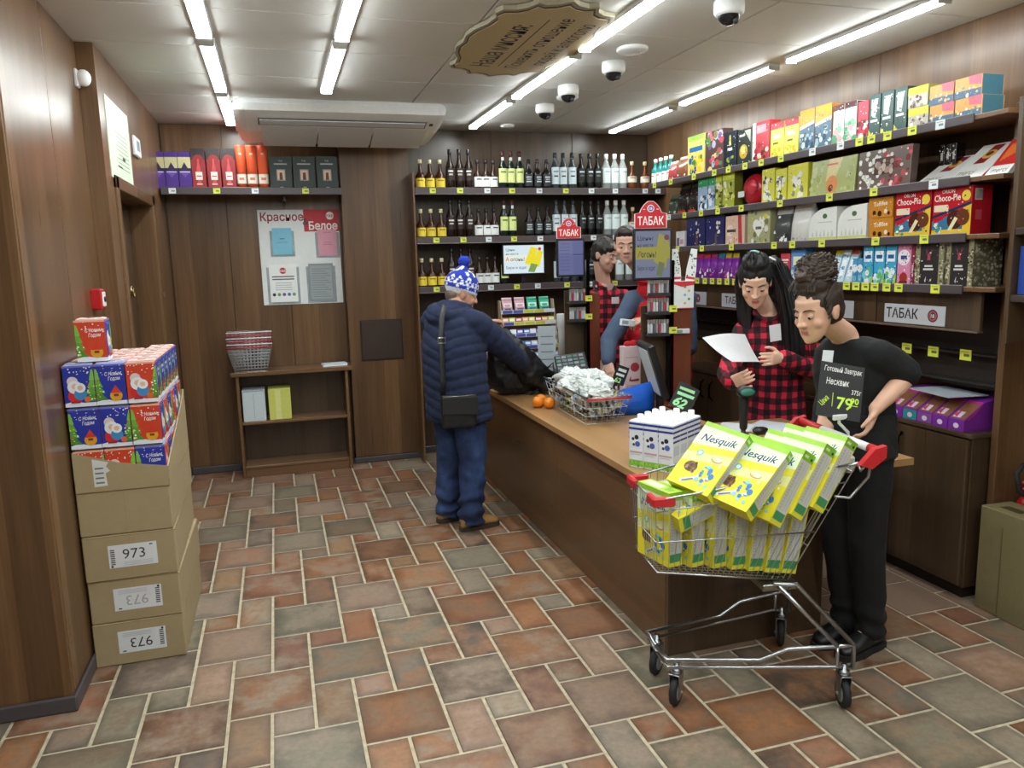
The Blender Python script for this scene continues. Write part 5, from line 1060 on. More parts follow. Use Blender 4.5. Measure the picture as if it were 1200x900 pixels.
raw('card', slip(.08, .12, '#16181a', lambda f: (f.rect(.2, .7, .85, .85, '#dfe4e0'), f.rect(.15, .45, .8, .58, '#e8ece8'), f.text('62', .45, .1, .26, '#b4ec90', bold=.03))), t, Matrix.Translation((0, 0, .16)) @ Matrix.Rotation(.35, 4, 'Y')); obj('clip', MB().tube([(0, .0, .0), (0, .0, .1), (.02, 0, .17)], .005, '#2a2c2e', 'plastic').cyl((0, 0, 0), (0, 0, .006), .03, '#2a2c2e', 'plastic'), t)
t = thing('blue_bag', 'bright blue plastic bag behind the candy basket', 'bag', (2.02, 4.22, CZ), -.15)
obj('film', MB().loft([((0, 0, 0), (1, 0, 0), (0, 1, 0), .13, .06), ((0, 0, .05), (1, 0, 0), (0, 1, 0), .14, .07), ((.01, 0, .12), (1, 0, .1), (0, 1, 0), .13, .05), ((.02, .0, .165), (1, 0, .25), (0, 1, 0), .11, .012)], '#1558c0', 'gloss', 22, True, 3), t)
t = thing('banknote_tray', 'grey coin tray with papers and coins behind the blue bag', 'tray', (2.14, 4.68, CZ), -.1) if 0 else None
# point of sale screen seen from behind
t = thing('till_screen', 'black till screen seen from the side with a white paper on its back', 'till screen', (atY(774, 440, 4.12).x, 4.12, CZ), 1.33)
o = MB(); o.T = Matrix.Translation((0, .0, .12)) @ Matrix.Rotation(-.3, 4, 'X'); o.box((-.17, -.02, 0), (.17, .02, .33), '#141517', 'plastic', .008); obj('housing', o, t)
o = MB(); o.T = Matrix.Translation((0, .0, .12)) @ Matrix.Rotation(-.3, 4, 'X'); o.box((-.12, .0205, .02), (.14, .0225, .30), '#c6cdd2', 'paper'); obj('paper', o, t)
obj('stand', MB().box((-.1, -.08, 0), (.1, .09, .012), '#141517', 'plastic', .004).box((-.03, -.015, .012), (.03, .02, .2), '#141517', 'plastic', .004), t)
t = thing('chalk_sign', 'slanting black price sign with green chalk writing behind the milk', 'price sign', (2.03, 3.66, CZ), -.45)
o = slip(.12, .15, '#121614', lambda f: (f.poly([(.1, .82), (.8, .9), (.82, .78), (.12, .72)], '#a8e8a8'), f.poly([(.1, .62), (.9, .7), (.88, .58), (.12, .5)], '#a8f0b8'), f.text('62', .42, .1, .36, '#a8f0b0', wmax=.6, bold=.04, shear=.3)))
raw('board', o, t, Matrix.Translation((0, 0, .12)) @ Matrix.Rotation(.5, 4, 'Y') @ Matrix.Rotation(-.4, 4, 'X')); obj('clip', MB().tube([(0, .02, 0), (0, .02, .1), (.0, .01, .15)], .005, '#2a2c2e', 'plastic').box((-.04, -.02, 0), (.04, .06, .006), '#2a2c2e', 'plastic'), t)
# keyboard, mouse, papers, scanner
t = thing('keyboard', 'dark grey keyboard lying behind the milk cartons', 'keyboard', (2.16, 3.48, CZ), -1.15)
obj('body', MB().box((-.22, -.075, 0), (.22, .075, .022), '#2b2f33', 'plastic', .006), t)
mb = MB()
for i in range(5):
    for j in range(15): mb.box((-.205+.0275*j, -.062+.026*i, .022), (-.182+.0275*j, -.04+.026*i, .029), '#353a3f', 'plastic', .002)
o = obj('keys', mb, t); o['kind'] = 'stuff'
place('computer_mouse', 'black computer mouse on the counter beside the scanner', 'mouse', MB().ball((0, 0, .016), (.05, .032, .018), '#1d1f22', 'gloss', 18, 10).mesh('mouse'), (2.40, 3.45, CZ+.002), .2)
def paper(name, lab, x, y, w, h, rz, z, n=1, col='#d9dee4'):
    mb = MB()
    for k in range(n): mb.T = Matrix.Rotation(.12*k, 4, 'Z'); mb.box((-w/2, -h/2, .0015*k), (w/2, h/2, .0015*k+.0012), col)
    return place(name, lab, 'paper', mb.mesh('paper'), (x, y, z), rz)
paper('paper_sheet', 'white printed sheet on the counter in front of the woman in plaid', 2.53, 3.56, .22, .31, -1.0, CZ+.0005, 1, '#cfd6e2')
paper('paper_sheet', 'crumpled pile of white papers behind the computer mouse', 2.36, 3.62, .2, .17, .5, CZ+.0005, 4)
t = thing('barcode_scanner', 'black handheld barcode scanner upright in its stand on the counter', 'scanner', (2.13, 3.2, CZ), -.3)
obj('stand', MB().lathe([(.05, 0), (.052, .006), (.02, .016), (.012, .03), (.011, .12)], '#1c1e20', 'plastic', 18), t)
obj('grip', MB().limb([(0, 0, .11), (.0, .0, .25)], [.019, .024], '#23262a', 'plastic'), t)
mb = MB(); mb.loft([((0, .06, .27), (1, 0, 0), (0, 0, 1), .022, .02), ((0, .02, .285), (1, 0, 0), (0, 0, 1), .034, .028), ((0, -.04, .29), (1, 0, 0), (0, 0, 1), .044, .028), ((0, -.055, .29), (1, 0, 0), (0, 0, 1), .043, .026)], '#191b1d', 'plastic', 18); obj('head', mb, t)
obj('window', MB().loft([((0, -.056, .29), (1, 0, 0), (0, 0, 1), .036, .018), ((0, -.058, .29), (1, 0, 0), (0, 0, 1), .034, .016)], '#3f8a78', 'gloss', 16), t)
# ------------------------------------------------ candy basket, oranges, milk
KA, KB, KC = atZ(641, 447, .91), atZ(690, 472, .91), atZ(737, 466, .91); KL, KW = (KB-KA).length, min((KC-KB).length, .34); KM = Matrix.Translation(((KA+KC)/2)*Vector((1, 1, 0)) if 0 else Vector(((KA.x+KC.x)/2, (KA.y+KC.y)/2, CZ+.001))) @ Matrix.Rotation(math.atan2(KB.y-KA.y, KB.x-KA.x), 4, 'Z')
bm = wire_basket(KL, KW, .165, .78, '#3a3d40')
t = place('candy_basket', 'wire basket with red handle heaped with wrapped candy on the counter', 'basket', bm, M=KM)
rim = MB().tube([(KL/2, -KW/2, .155), (KL/2, KW/2, .155)], .006, '#c0242c', 'plastic'); obj('red_handle', rim, t)
rc = random.Random(21)
mb = MB(); cc = ['#dfe6ea', '#b9c4ca', '#8f9aa2', '#e8eef0', '#c8b86a', '#5a6a88', '#98b070', '#d8dce0', '#3a4250', '#a8c8e0', '#6a7a90', '#e0e0d8', '#2c3038']
for k in range(560):
    z = .02+.15*rc.random()**.8; kx = .8+.2*z/.15
    x, y = rc.uniform(-.45, .45)*KL*kx, rc.uniform(-.43, .43)*KW*kx
    mb.T = Matrix.Translation((x, y, z)) @ Euler((rc.uniform(0, 6), rc.uniform(0, 6), rc.uniform(0, 6))).to_matrix().to_4x4()
    c = rc.choice(cc); mb.box((-.014, -.008, -.006), (.014, .008, .006), c, 'film', .003)
    mb.add([(-.014, 0, 0), (-.026, .008, .002), (-.026, -.008, -.002)], [(0, 1, 2)], c, 'film'); mb.add([(.014, 0, 0), (.026, .008, -.002), (.026, -.008, .002)], [(0, 2, 1)], c, 'film')
mb.T = Matrix()
o = obj('wrapped_candy', mb); o['kind'] = 'stuff'; o.matrix_world = t.matrix_world.copy(); tag(o, 'heap of small wrapped candies filling the wire basket', 'candy')
def crumple(mb, c, r, col, mat='film', seed=0, amp=.35, n=40, m=26):
    o = len(mb.v); mb.ball(c, r, col, mat, n, m); c = Vector(c)
    for i in range(o, len(mb.v)):
        v = mb.T.inverted() @ Vector(mb.v[i]); d = v-c
        f = 1+amp*(noise.noise(v*20+Vector((seed, 0, 0)))+.8*abs(noise.noise(v*42))+.25*noise.noise(v*110)); mb.v[i] = tuple(mb.T @ (c+d*f))
    mb.s = [False]*len(mb.s)
    return mb
mb = MB()
for k, (x, y, z, r) in enumerate(((-.1, .0, .20, .09), (.03, .02, .215, .10), (.12, -.02, .19, .08), (-.02, -.06, .18, .08), (-.17, .02, .18, .05))): crumple(mb, (x*KL/.42, y*KW/.27, z-.01), (r*KL/.42, r*KW/.3, r*.6), '#eef4f2', 'crinkle', k, .5)
o = obj('plastic_bag', mb); o.matrix_world = t.matrix_world.copy(); tag(o, 'crumpled clear plastic bag heaped over the candy basket', 'bag')
for k, (x, y) in enumerate(((1.555, 4.62), (1.612, 4.56), (1.60, 4.69))):
    mb = MB().ball((0, 0, .037), (.038, .038, .036), '#e8841a', 'leather', 20, 14); st = MB().cyl((0, 0, .071), (0, 0, .075), .004, '#5a7a2a', 'plastic', 8)
    place('orange', 'orange on the counter beside the candy basket, %s of three' % ('left', 'right', 'rear')[k], 'orange', [('fruit', mb.mesh('fruit')), ('stem', st.mesh('stem'))], (x, y, CZ), k, 'oranges on the counter')
def milk_parts():
    w, d, h = .072, .064, .215
    def front(f):
        f.rect(0, .04, 1, .17, '#7ab83c'); f.scatter(['#5a9a2a', '#98cc50'], 18, .02, .03, .98, .17, .012, .03, f.rnd); f.rect(.06, .32, .94, .36, '#c8a0a8'); f.rect(.1, .28, .8, .30, '#b9c4d8')
        for k in range(2): f.rect(0, .92-.1*k, 1, .965-.1*k, '#25348c')
        f.disc(.4, .58, .085, '#e8ecf2'); f.disc(.55, .66, .05, '#23263a'); f.disc(.3, .62, .035, '#23263a'); f.disc(.62, .52, .06, '#4a62b0'); f.disc(.35, .5, .03, '#3a3c50')
    def side(g):
        for k in range(4): g.rect(0, .92-.1*k, 1, .962-.1*k, '#25348c')
        g.rect(.1, .35, .9, .55, '#c6cfde'); g.rect(.2, .08, .65, .2, '#9aa8cc'); g.rect(0, 0, 1, .03, '#7ab83c')
    me = carton(w, d, h, '#dfe4ec', front, side, '#eef0f2', bev=.003, seed=3)
    c = MB().lathe([(.017, 0), (.017, .006), (.0145, .007), (.0145, .024), (.012, .026)], '#f2f3f4', 'plastic', 16)
    return [('carton', me), ('screw_cap', c.mesh('screw_cap'))]
mp = milk_parts(); fx = Vector((.965, -.26, 0)); c0 = Vector((1.53, 3.055, 0)); ang = -.98
dx = Vector((math.cos(ang), math.sin(ang), 0)); dy = Vector((-math.sin(ang), math.cos(ang), 0))
for r in range(4):
    for c in range(3):
        p = Vector((1.525, 3.10, CZ)) + dx*(.074*c) + dy*(.0665*r+(.004 if r > 1 else 0))
        o = place('milk_carton', 'white and blue milk carton in the counter block, %s row, %s column' % (('front', 'second', 'third', 'rear')[r], ('left', 'middle', 'right')[c]), 'milk carton', mp, tuple(p), ang, 'milk cartons')
        for q in o.children:
            if q.name.startswith('screw_cap'): q.location = (0.0, .008, .215)
# bag of crisps behind the two women
place('crisps_bag', 'white and green snack bag between the two women', 'bag', pouch(.1, .05, .17, '#b8b83c', '#dfe2d8', lambda f: (f.scatter(['#e8e4d0', '#c84a3a', '#6a8a3a'], 10, .1, .1, .9, .9, .06, .12, f.rnd),)), (2.70, 3.30, CZ), -.3)
# ================================================================== shopping trolley
CM = Matrix(((-.989, -.148, 0, 1.969), (.148, -.989, 0, 2.47), (0, 0, 1, 0), (0, 0, 0, 1)))   # +x to its front, +y to the near side
t = thing('shopping_trolley', 'wire shopping trolley with red corners and red and white handle beside the counter', 'trolley', M=CM)
CH = '#b9bfc4'
def hw(x, z): return .155+.09*(1-x/.70)   # half width of the cage along its length
def rz_(x, f): return (.95-.12*x/.70)*f + (.50+.055*x/.70)*(1-f)
XT0, XT1, XB0, XB1 = -.02, .70, .20, .685
def cagept(u, f, s):
    """u 0 rear..1 front, f 0 bottom..1 top, s side"""
    xb, xt = XB0+(XB1-XB0)*u, XT0+(XT1-XT0)*u; x = xb+(xt-xb)*f
    w = hw(x, 0)*(.86+.14*f); z = (.50+.05*u)*(1-f)+(.95-.12*u)*f
    return (x, s*w, z)
cg = MB()
for f, r in ((1.0, .0042), (.84, .0026), (.42, .003), (0.0, .0042)):
    pts = [cagept(0, f, -1), cagept(1, f, -1), cagept(1, f, 1), cagept(0, f, 1)]
    cg.tube(pts, r, CH, 'metal', 6)
for i in range(25):
    u = i/24
    for s in (-1, 1): cg.tube([cagept(u, 0, s), cagept(u, 1, s)], .0014, CH, 'metal', 4)
    cg.tube([cagept(u, 0, -1), cagept(u, 0, 1)], .0014, CH, 'metal', 4)
for i in range(13):
    v = -1+i/6
    a, b = cagept(1, 0, 1), cagept(1, 1, 1); cg.tube([(a[0], a[1]*v, a[2]), (b[0], b[1]*v, b[2])], .0014, CH, 'metal', 4)
    c, d = cagept(0, 0, 1), cagept(1, 0, 1); cg.tube([(c[0], c[1]*v, c[2]), (d[0], d[1]*v, d[2])], .0016, CH, 'metal', 4)
obj('wire_cage', cg, t)
g = MB()
for i in range(9):
    v = -1+i/4; a, b = cagept(0, 0, 1), cagept(0, 1, 1); g.tube([(a[0], a[1]*v*.98, a[2]), (b[0]-.0, b[1]*v*.98, b[2]-.01)], .0024, CH, 'metal', 5)
for f in (.3, .6, .93): a = cagept(0, f, 1); g.tube([a, (a[0], -a[1], a[2])], .003, CH, 'metal', 5)
obj('rear_gate', g, t)
sf = MB()
for s in (-.5, -.25, 0, .25, .5): sf.tube([(-.01, .4*s, .93), (.06, .38*s, .82), (.13, .36*s, .66)], .003, CH, 'metal', 5)
sf.tube([(-.01, .21, .93), (.13, .19, .66), (.13, -.19, .66), (-.01, -.21, .93)], .004, CH, 'metal', 6); obj('child_seat', sf, t)
for s in (-1, 1):
    x, y, z = cagept(1, 1, s); m = MB(); m.box((x-.075, y-.012 if s > 0 else y-.01, z-.025), (x+.012, y+.01 if s > 0 else y+.012, z+.012), '#c4242c', 'plastic', .006)
    m.box((x-.012, min(y, y-s*.07), z-.025), (x+.012, max(y, y-s*.07), z+.012), '#c4242c', 'plastic', .006); obj('corner_bumper', m, t)
# frame
for s in (-1, 1):
    wf, wr = .115, .243
    pts = [(.64, 0, .185), (.64, s*wf, .185), (.30, s*(wf+(wr-wf)*.55), .19), (.20, s*(wf+(wr-wf)*.72), .235), (.0, s*wr, .245), (-.045, s*wr, .245), (-.045, s*wr, .15)]
    m = MB().tube(pts, .0085, CH, 'metal', 8)
    m.tube([(.635, 0, .155), (.635, s*wf, .155), (.30, s*(wf+(wr-wf)*.55), .16), (0.03, s*wr, .165), (-.045, s*wr, .155)], .0065, CH, 'metal', 8)
    m.tube([(.02, s*wr, .245), (.02, s*wr, .16)], .007, CH, 'metal', 8)
    m.tube([(-.045, s*wr, .245), (.17, s*.2, .485), (.26, s*.2, .495)], .0085, CH, 'metal', 8)
    m.tube([(.02, s*wr, .245), (.24, s*.2, .485)], .0085, CH, 'metal', 8)
    obj('base_frame', m, t)
obj('rear_bracket', MB().box((.16, -.2, .465), (.30, .2, .492), '#8d8f86', 'metal', .004).tube([(.2, -.2, .48), (.2, .2, .48)], .009, CH, 'metal', 8), t)
def wheel():
    w = MB().lathe([(.02, -.014), (.046, -.014), (.055, -.010), (.057, 0), (.055, .010), (.046, .014), (.02, .014)], '#1d1e20', 'rubber', 24, (0, 0, .057), (0, 1, 0)); w.lathe([(.0, -.0155), (.034, -.0155), (.036, -.013)], '#7a7d80', 'plastic', 18, (0, 0, .057), (0, 1, 0), caps=False); w.lathe([(.036, .013), (.034, .0155), (.0, .0155)], '#7a7d80', 'plastic', 18, (0, 0, .057), (0, 1, 0), caps=False)
    f = MB()
    for s in (-1, 1): f.prism([(-.018, 0), (.018, 0), (.026, .085), (-.026, .085)], -.0015, .0015, '#aeb3b6', 'metal', ((0, s*.0195, .045), (1, 0, 0), (0, 0, 1), (0, 1, 0)))
    f.box((-.027, -.021, .128), (.027, .021, .133), '#aeb3b6', 'metal', .001); f.lathe([(.02, .133), (.02, .148), (.011, .15), (.011, .172), (.006, .174)], '#9a9ea2', 'metal', 12); f.cyl((0, -.026, .057), (0, .026, .057), .006, '#cfd3d6', 'metal', 8)
    return w.mesh('wheel'), f.mesh('fork')
wm, fm = wheel()
for i, (x, y, a) in enumerate(((.60, .113, 1.05), (.60, -.113, 1.0), (-.01, .243, 1.55), (-.01, -.243, 1.3))):
    k = raw('fork', fm, t, Matrix.Translation((x, y, .0)) @ Matrix.Rotation(a-.15, 4, 'Z')); raw('wheel', wm, k)
# handle
HY, HX, HZ = .275, -.085, .995
hd = obj('handle', MB().tube([(HX, -HY, HZ), (HX, -.10, HZ)], .0165, '#c0222a', 'plastic', 12).tube([(HX, -.10, HZ), (HX, .22, HZ)], .0155, '#dfe1e2', 'plastic', 12).tube([(HX, .22, HZ), (HX, HY, HZ)], .0165, '#c0222a', 'plastic', 12), t)
for s in (-1, 1):
    m = MB().prism([(-.022, .022), (.022, .012), (.075, -.045), (.03, -.06), (-.022, -.022)], -.013, .013, '#c0222a', 'plastic', ((HX, s*HY, HZ), (1, 0, 0), (0, 0, 1), (0, 1, 0))); obj('handle_end', m, hd)
    a = cagept(0, 1, s); b = cagept(0, .84, s)
    obj('handle_strut', MB().tube([(HX+.05, s*HY, HZ-.045), (HX+.06, s*(HY-.01), HZ-.07), (a[0]+.0, a[1], a[2]), (a[0]+.03, a[1], a[2]-.01)], .006, CH, 'metal', 8).tube([(HX+.03, s*HY, HZ-.05), (HX+.03, s*(HY-.01), .90), (b[0]-.02, b[1], b[2]-.06), (b[0]+.04, b[1], b[2]-.05)], .005, CH, 'metal', 8), t)
obj('coin_lock', MB().box((-.04, .18, .90), (-.005, .21, .965), '#c3c6c8', 'plastic', .008), t)
# ------------------------------------------------ cereal boxes
def d_cereal(f):
    f.poly([(0, .0), (1, 0), (1, .48), (0, .36)], '#e6dc2c'); f.poly([(0, .36), (1, .48), (1, .62), (0, .5)], '#dfe29a'); f.rect(0, .93, 1, 1, '#9ccc3c'); f.poly([(.0, .62), (1, .72), (1, .93), (0, .93)], '#d8eac8')
    f.text('Nesquik', .52, .73, .115, '#1e2c6e', wmax=.82, bold=.012, shear=.25, rot=.09)
    f.disc(.3, .53, .05, '#6ac0c8'); f.disc(.3, .53, .03, '#dff0f0'); f.disc(.72, .5, .085, '#c8a060', sy=.5); f.disc(.72, .51, .07, '#efe6c8', sy=.45)
    f.disc(.3, .3, .1, '#6a4a2c', 16, .8); f.scatter(['#4a2c16', '#8a6238', '#a88050'], 16, .18, .23, .42, .37, .014, .024, f.rnd)
    f.poly([(.25, .08), (.55, .2), (.58, .16), (.28, .04)], '#e8ecf0'); f.poly([(.3, .08), (.5, .16), (.52, .14), (.32, .06)], '#5a6ab0'); f.scatter(['#4a9ad0', '#8ad0e0', '#e8f2f4', '#3a7ac0'], 18, .55, .1, .85, .38, .02, .04, f.rnd); f.scatter(['#e8f0d0', '#c8d84a'], 8, .05, .4, .95, .6, .01, .02, f.rnd)
def s_cereal(g):
    g.rect(0, 0, 1, 1, '#dcd83a'); g.rect(.08, .06, .92, .9, '#c3c6c4'); g.rect(.0, .885, 1, 1, '#7ab52c'); g.rect(.15, .925, .5, .96, '#c8e0a0'); g.disc(.8, .93, .02, '#2a3a20'); g.rect(.08, .06, .92, .17, '#3f8f5c')
    for x in (.3, .55, .78): g.rect(x, .2, x+.025, .86, '#9fa3a4')
    for k in range(16): g.rect(.14, .22+.04*k, .26, .232+.04*k, '#9fa3a4')
CER = []
NW, ND, NHh = .192, .062, .285
me = carton(NW, ND, NHh, '#dfd82e', d_cereal, s_cereal, bev=.002, seed=4)
mb = MB(); f = mb.face((-NW/2, -ND/2, NHh), (1, 0, 0), (0, 1, 0), NW, ND); f.rect(0, 0, 1, 1, '#a8d048'); f.rect(.08, .2, .6, .8, '#dcecc0'); f.rect(.7, .25, .9, .7, '#7ab52c')
topm = mb.mesh('top_print'); PARTS = [('carton', me), ('top_flap', topm)]
def cereal(lab, x, y, z, yaw, lean=0, pitch=0, M=None):
    """box standing at cage point (x, y, z); front turned by yaw in the cage frame"""
    L = M if M is not None else Matrix.Translation((x, y, z)) @ Matrix.Rotation(lean, 4, 'Y') @ Matrix.Rotation(pitch, 4, 'X') @ Matrix.Rotation(yaw, 4, 'Z')
    return place('cereal_box', lab, 'cereal box', PARTS, M=CM @ L, group='yellow cereal boxes in the trolley')
oz = ('first', 'second', 'third', 'fourth', 'fifth', 'sixth', 'seventh')
YF = PI/2   # front of the pack towards the trolley front
xs = [.640, .556, .470, .392, .325, .262, .200]
for i, x in enumerate(xs):
    cereal('upright cereal box in the near bottom row of the trolley, %s from the front' % oz[i], x, (.028, .03, .04, .052, .066, .078, .085)[i], .560-.006*i, YF+(.32, .36, .3, .2, .12, .08, .06)[i], (0, 0, -.01, -.05, -.1, -.15, -.18)[i], 0)
for i, x in enumerate((.40, .33, .262, .20)):
    cereal('upright cereal box in the far bottom row of the trolley, %s from the front' % oz[i], x, -.125-.012*i, .548-.006*i, YF-.06, (-.04, -.09, -.14, -.18)[i], 0)
def cereal_at(lab, c, w, h, anchor):
    """anchor 'front': c is the middle of the front; 'side': c is the middle of the near narrow side"""
    h = Vector(h).normalized(); w = Vector(w); w = (w-h*w.dot(h)).normalized(); y = h.cross(w); c = Vector(c)
    o = (c + y*ND/2 if anchor == 'front' else c - w*NW/2) - h*NHh/2
    M = Matrix((w, y, h)).transposed().to_4x4(); M.translation = o
    return place('cereal_box', lab, 'cereal box', PARTS, M=M, group='yellow cereal boxes in the trolley')
cereal_at('cereal box lying tilted on top of the trolley load, nearest its front', atY(829, 536, 2.46), (.36, -.92, -.12), (.66, .16, .64), 'front')
cereal_at('cereal box lying tilted on top of the trolley load, second from its front', atY(874, 553, 2.34), (.36, -.92, -.12), (.68, .16, .60), 'front')
for i, q in enumerate(((929, 573), (954, 565), (979, 557))):
    cereal_at('cereal box leaning toward the handle on the near upper layer, %s from left' % oz[i], atY(*q, 2.24), (.1, -.98, -.1), (.52, .06, .8), 'side')
for i, q in enumerate(((906, 563), (930, 556), (952, 549))):
    cereal_at('cereal box leaning toward the handle on the far upper layer, %s from left' % oz[i], atY(*q, 2.445), (.1, -.98, -.1), (.52, .06, .8), 'side')
cereal_at('cereal box lying flat among the bottom row tops near the trolley front', atY(812, 577, 2.50), (.3, -.95, -.1), (.9, .1, .28), 'front')
# ------------------------------------------------ chalk price board on the handle
t = thing('price_board', 'black price board clipped to the trolley handle with white and green chalk writing', 'price board', (0, 0, 0))
c = [atY(961, 423, 2.46), atY(1013, 430, 2.40), atY(1018, 498, 2.34), atY(956, 486, 2.40)]
u = ((c[1]-c[0])+(c[2]-c[3])).normalized(); v = (c[0]-c[3])+(c[1]-c[2]); v = (v-u*v.dot(u)).normalized(); w_ = (c[1]-c[0]).length; h_ = (c[0]-c[3]).length
o = c[3]; n_ = u.cross(v); t.matrix_world = Matrix.Translation(o); I_ = Matrix.Translation(-o)
mb = MB(); mb.prism([(0, 0), (w_, 0), (w_, h_), (0, h_)], -.003, 0, '#15171a', 'paper', (o, u, v, n_)); f = mb.face(o, u, v, w_, h_)
f.text('Готовый Завтрак', .52, .84, .095, '#e8e8e6', wmax=.86, bold=.008, shear=.15); f.text('Несквик', .42, .6, .12, '#e8e8e6', wmax=.52, bold=.008, shear=.1); f.text('375г', .86, .47, .09, '#e8e8e6', wmax=.22, bold=.006)
f.text('Цена', .19, .26, .1, '#c4e84a', wmax=.24, bold=.008, rot=.9); f.rect(.33, .2, .345, .45, '#c4e84a'); f.text('79', .62, .18, .22, '#c4e84a', bold=.02); f.text('90', .84, .3, .11, '#c4e84a', bold=.02); f.rect(.78, .26, .92, .272, '#c4e84a')
obj('board', mb, t, I_)
mb = MB(); b0 = o+u*w_*.55-v*.0; hb = CM @ Vector((HX, .08, HZ+.015))
mb.tube([b0+v*.02-n_*.006, b0-v*.015-n_*.006, hb+Vector((.0, 0, .012)), hb], .006, '#cfd2d4', 'plastic', 8); mb.box(tuple(b0-Vector((.03, .006, .004))), tuple(b0+Vector((.03, .008, .016))), '#d5d8da', 'plastic', .003); obj('clip', mb, t, I_)
# ================================================================== people
def remesh(mb, vox, it=4, disp=None, colf=None, mat=None, ratio=None, name='body', clamp=None):
    me = mb.mesh(); o = bpy.data.objects.new('tmp', me); COL.objects.link(o)
    m = o.modifiers.new('r', 'REMESH'); m.mode = 'VOXEL'; m.voxel_size = vox; m.use_smooth_shade = True
    if it: s = o.modifiers.new('s', 'SMOOTH'); s.iterations = it; s.factor = .5
    if ratio: d = o.modifiers.new('d', 'DECIMATE'); d.ratio = ratio
    dg = bpy.context.evaluated_depsgraph_get(); dg.update()
    out = bpy.data.meshes.new_from_object(o.evaluated_get(dg)); bpy.data.objects.remove(o); bpy.data.meshes.remove(me); out.name = name
    n = len(out.vertices); co = np.empty(n*3); out.vertices.foreach_get('co', co); co = co.reshape(-1, 3)
    nr = np.empty(n*3); out.vertices.foreach_get('normal', nr); nr = nr.reshape(-1, 3)
    if disp is not None: co = co + nr*disp(co, nr)[:, None]
    if clamp is not None: co[:, 2] = np.maximum(co[:, 2], clamp)
    out.vertices.foreach_set('co', co.ravel())
    ca = out.color_attributes.get('Col') or out.color_attributes.new('Col', 'FLOAT_COLOR', 'POINT')
    if ca.domain != 'POINT': out.color_attributes.remove(ca); ca = out.color_attributes.new('Col', 'FLOAT_COLOR', 'POINT')
    ca.data.foreach_set('color', colf(co).astype(np.float32).ravel())
    out.materials.clear(); out.materials.append(MATS[mat]); out.polygons.foreach_set('material_index', np.zeros(len(out.polygons), dtype=np.int32))
    out.polygons.foreach_set('use_smooth', np.ones(len(out.polygons), dtype=bool)); out.update(); return out
def flat(c): c = np.array(lin(c)); return lambda co: np.tile(c, (len(co), 1))
def nz(co, sc, seed=0): return np.array([noise.noise(Vector((p[0]*sc+seed, p[1]*sc, p[2]*sc))) for p in co])
def wrinkle(a=.006, sc=9, seed=0, zs=1.0):
    def f(co, nr): q = co*np.array([1, 1, zs]); return a*nz(q, sc, seed)+a*.5*nz(q, sc*2.3, seed+5)
    return f
def frame(fwd, up=(0, 0, 1)):
    f = Vector(fwd).normalized(); r = f.cross(Vector(up)).normalized(); return r, f, r.cross(f)
def head_matrix(c, look, roll=0, s=1.0):
    r, f, u = frame(look); M = Matrix((r, f, u)).transposed().to_4x4() @ Matrix.Rotation(roll, 4, 'Y') @ Matrix.Scale(s, 4); M.translation = Vector(c); return M
V = Vector
def head_prims(mb, M, neck, fem=False):
    T0 = mb.T; mb.T = M
    mb.ball((0, -.012, .03), (.074, .094, .088), n=22, m=14)
    k = .97 if fem else 1.0
    mb.loft([((0, y, z), (1, 0, 0), (0, 1, 0), rx*k, ry) for z, y, rx, ry in ((-.114, .052, .016, .016), (-.104, .050, .033, .031), (-.088, .044, .047, .043), (-.066, .035, .058, .053), (-.04, .027, .066, .062), (-.01, .02, .070, .067), (.02, .014, .070, .073), (.06, .006, .070, .076))], n=24)
    mb.ball((0, .074, -.099), (.019, .015, .015)); mb.limb([(0, .085, .014), (0, .101 if fem else .103, -.024)], [.0068, .0102 if fem else .0115]); mb.ball((0, .104, -.028), (.0125, .012, .0105))
    for s in (-1, 1):
        mb.ball((s*.0115, .094, -.031), .0088); mb.ball((s*.042, .054 if fem else .057, -.030), (.023, .024, .026)); mb.ball((s*.074, -.014, -.008), (.009, .02, .031), n=12, m=9); mb.ball((s*.077, -.022, .006), (.008, .016, .02), n=10, m=8)
    br = .0045 if fem else .0075; mb.limb([(-.05, .066, .024), (-.02, .082, .026), (.02, .082, .026), (.05, .066, .024)], [br*.8, br, br, br*.8])
    mb.ball((0, .084, -.060), (.022, .009, .0055)); mb.ball((0, .082, -.070), (.018, .009, .0065))
    mb.T = T0; b = M @ V((0, -.03, -.05)); mb.limb([b, neck], [.054*(.86 if fem else 1), .058*(.86 if fem else 1)])
def face_parts(root, I, M, brow, down=.5, fem=False, skin='#c99c82'):
    """eyes with lids, eyebrows: children of the person"""
    for s in (-1, 1):
        mb = MB(); mb.T = M; mb.ball((s*.031, .0735, .003), (.0135, .0105, .0125), '#c4b8ae', 'gloss', 14, 10); mb.ball((s*.031, .0805, .003-.006*down), (.0072, .0042, .0072), '#1c120e', 'gloss', 10, 8)
        e = obj('eye', mb, root, I); mb = MB(); mb.T = M; mb.ball((s*.031, .0728, .003+.010*(1-down)), (.0142, .0112, .0130), skin, 'skin', 14, 10)
        z = .003+.010*(1-down)-.0095; mb.tube([(s*.031+q*.0125, .0735+.0118*math.sqrt(max(1-q*q*.8-.45, .05)), z) for q in (-1, -.6, -.2, .2, .6, 1)], .0014 if fem else .0009, '#1a1210', 'hairy', 5)
        obj('eyelid', mb, e)
        mb = MB(); mb.T = M; mb.tube([(s*.013, .088, .024), (s*.026, .0875, .030), (s*.04, .079, .030), (s*.051, .067, .024)], [.0026, .0034, .003, .0014], brow, 'hairy', 6); obj('eyebrow', mb, root, I)
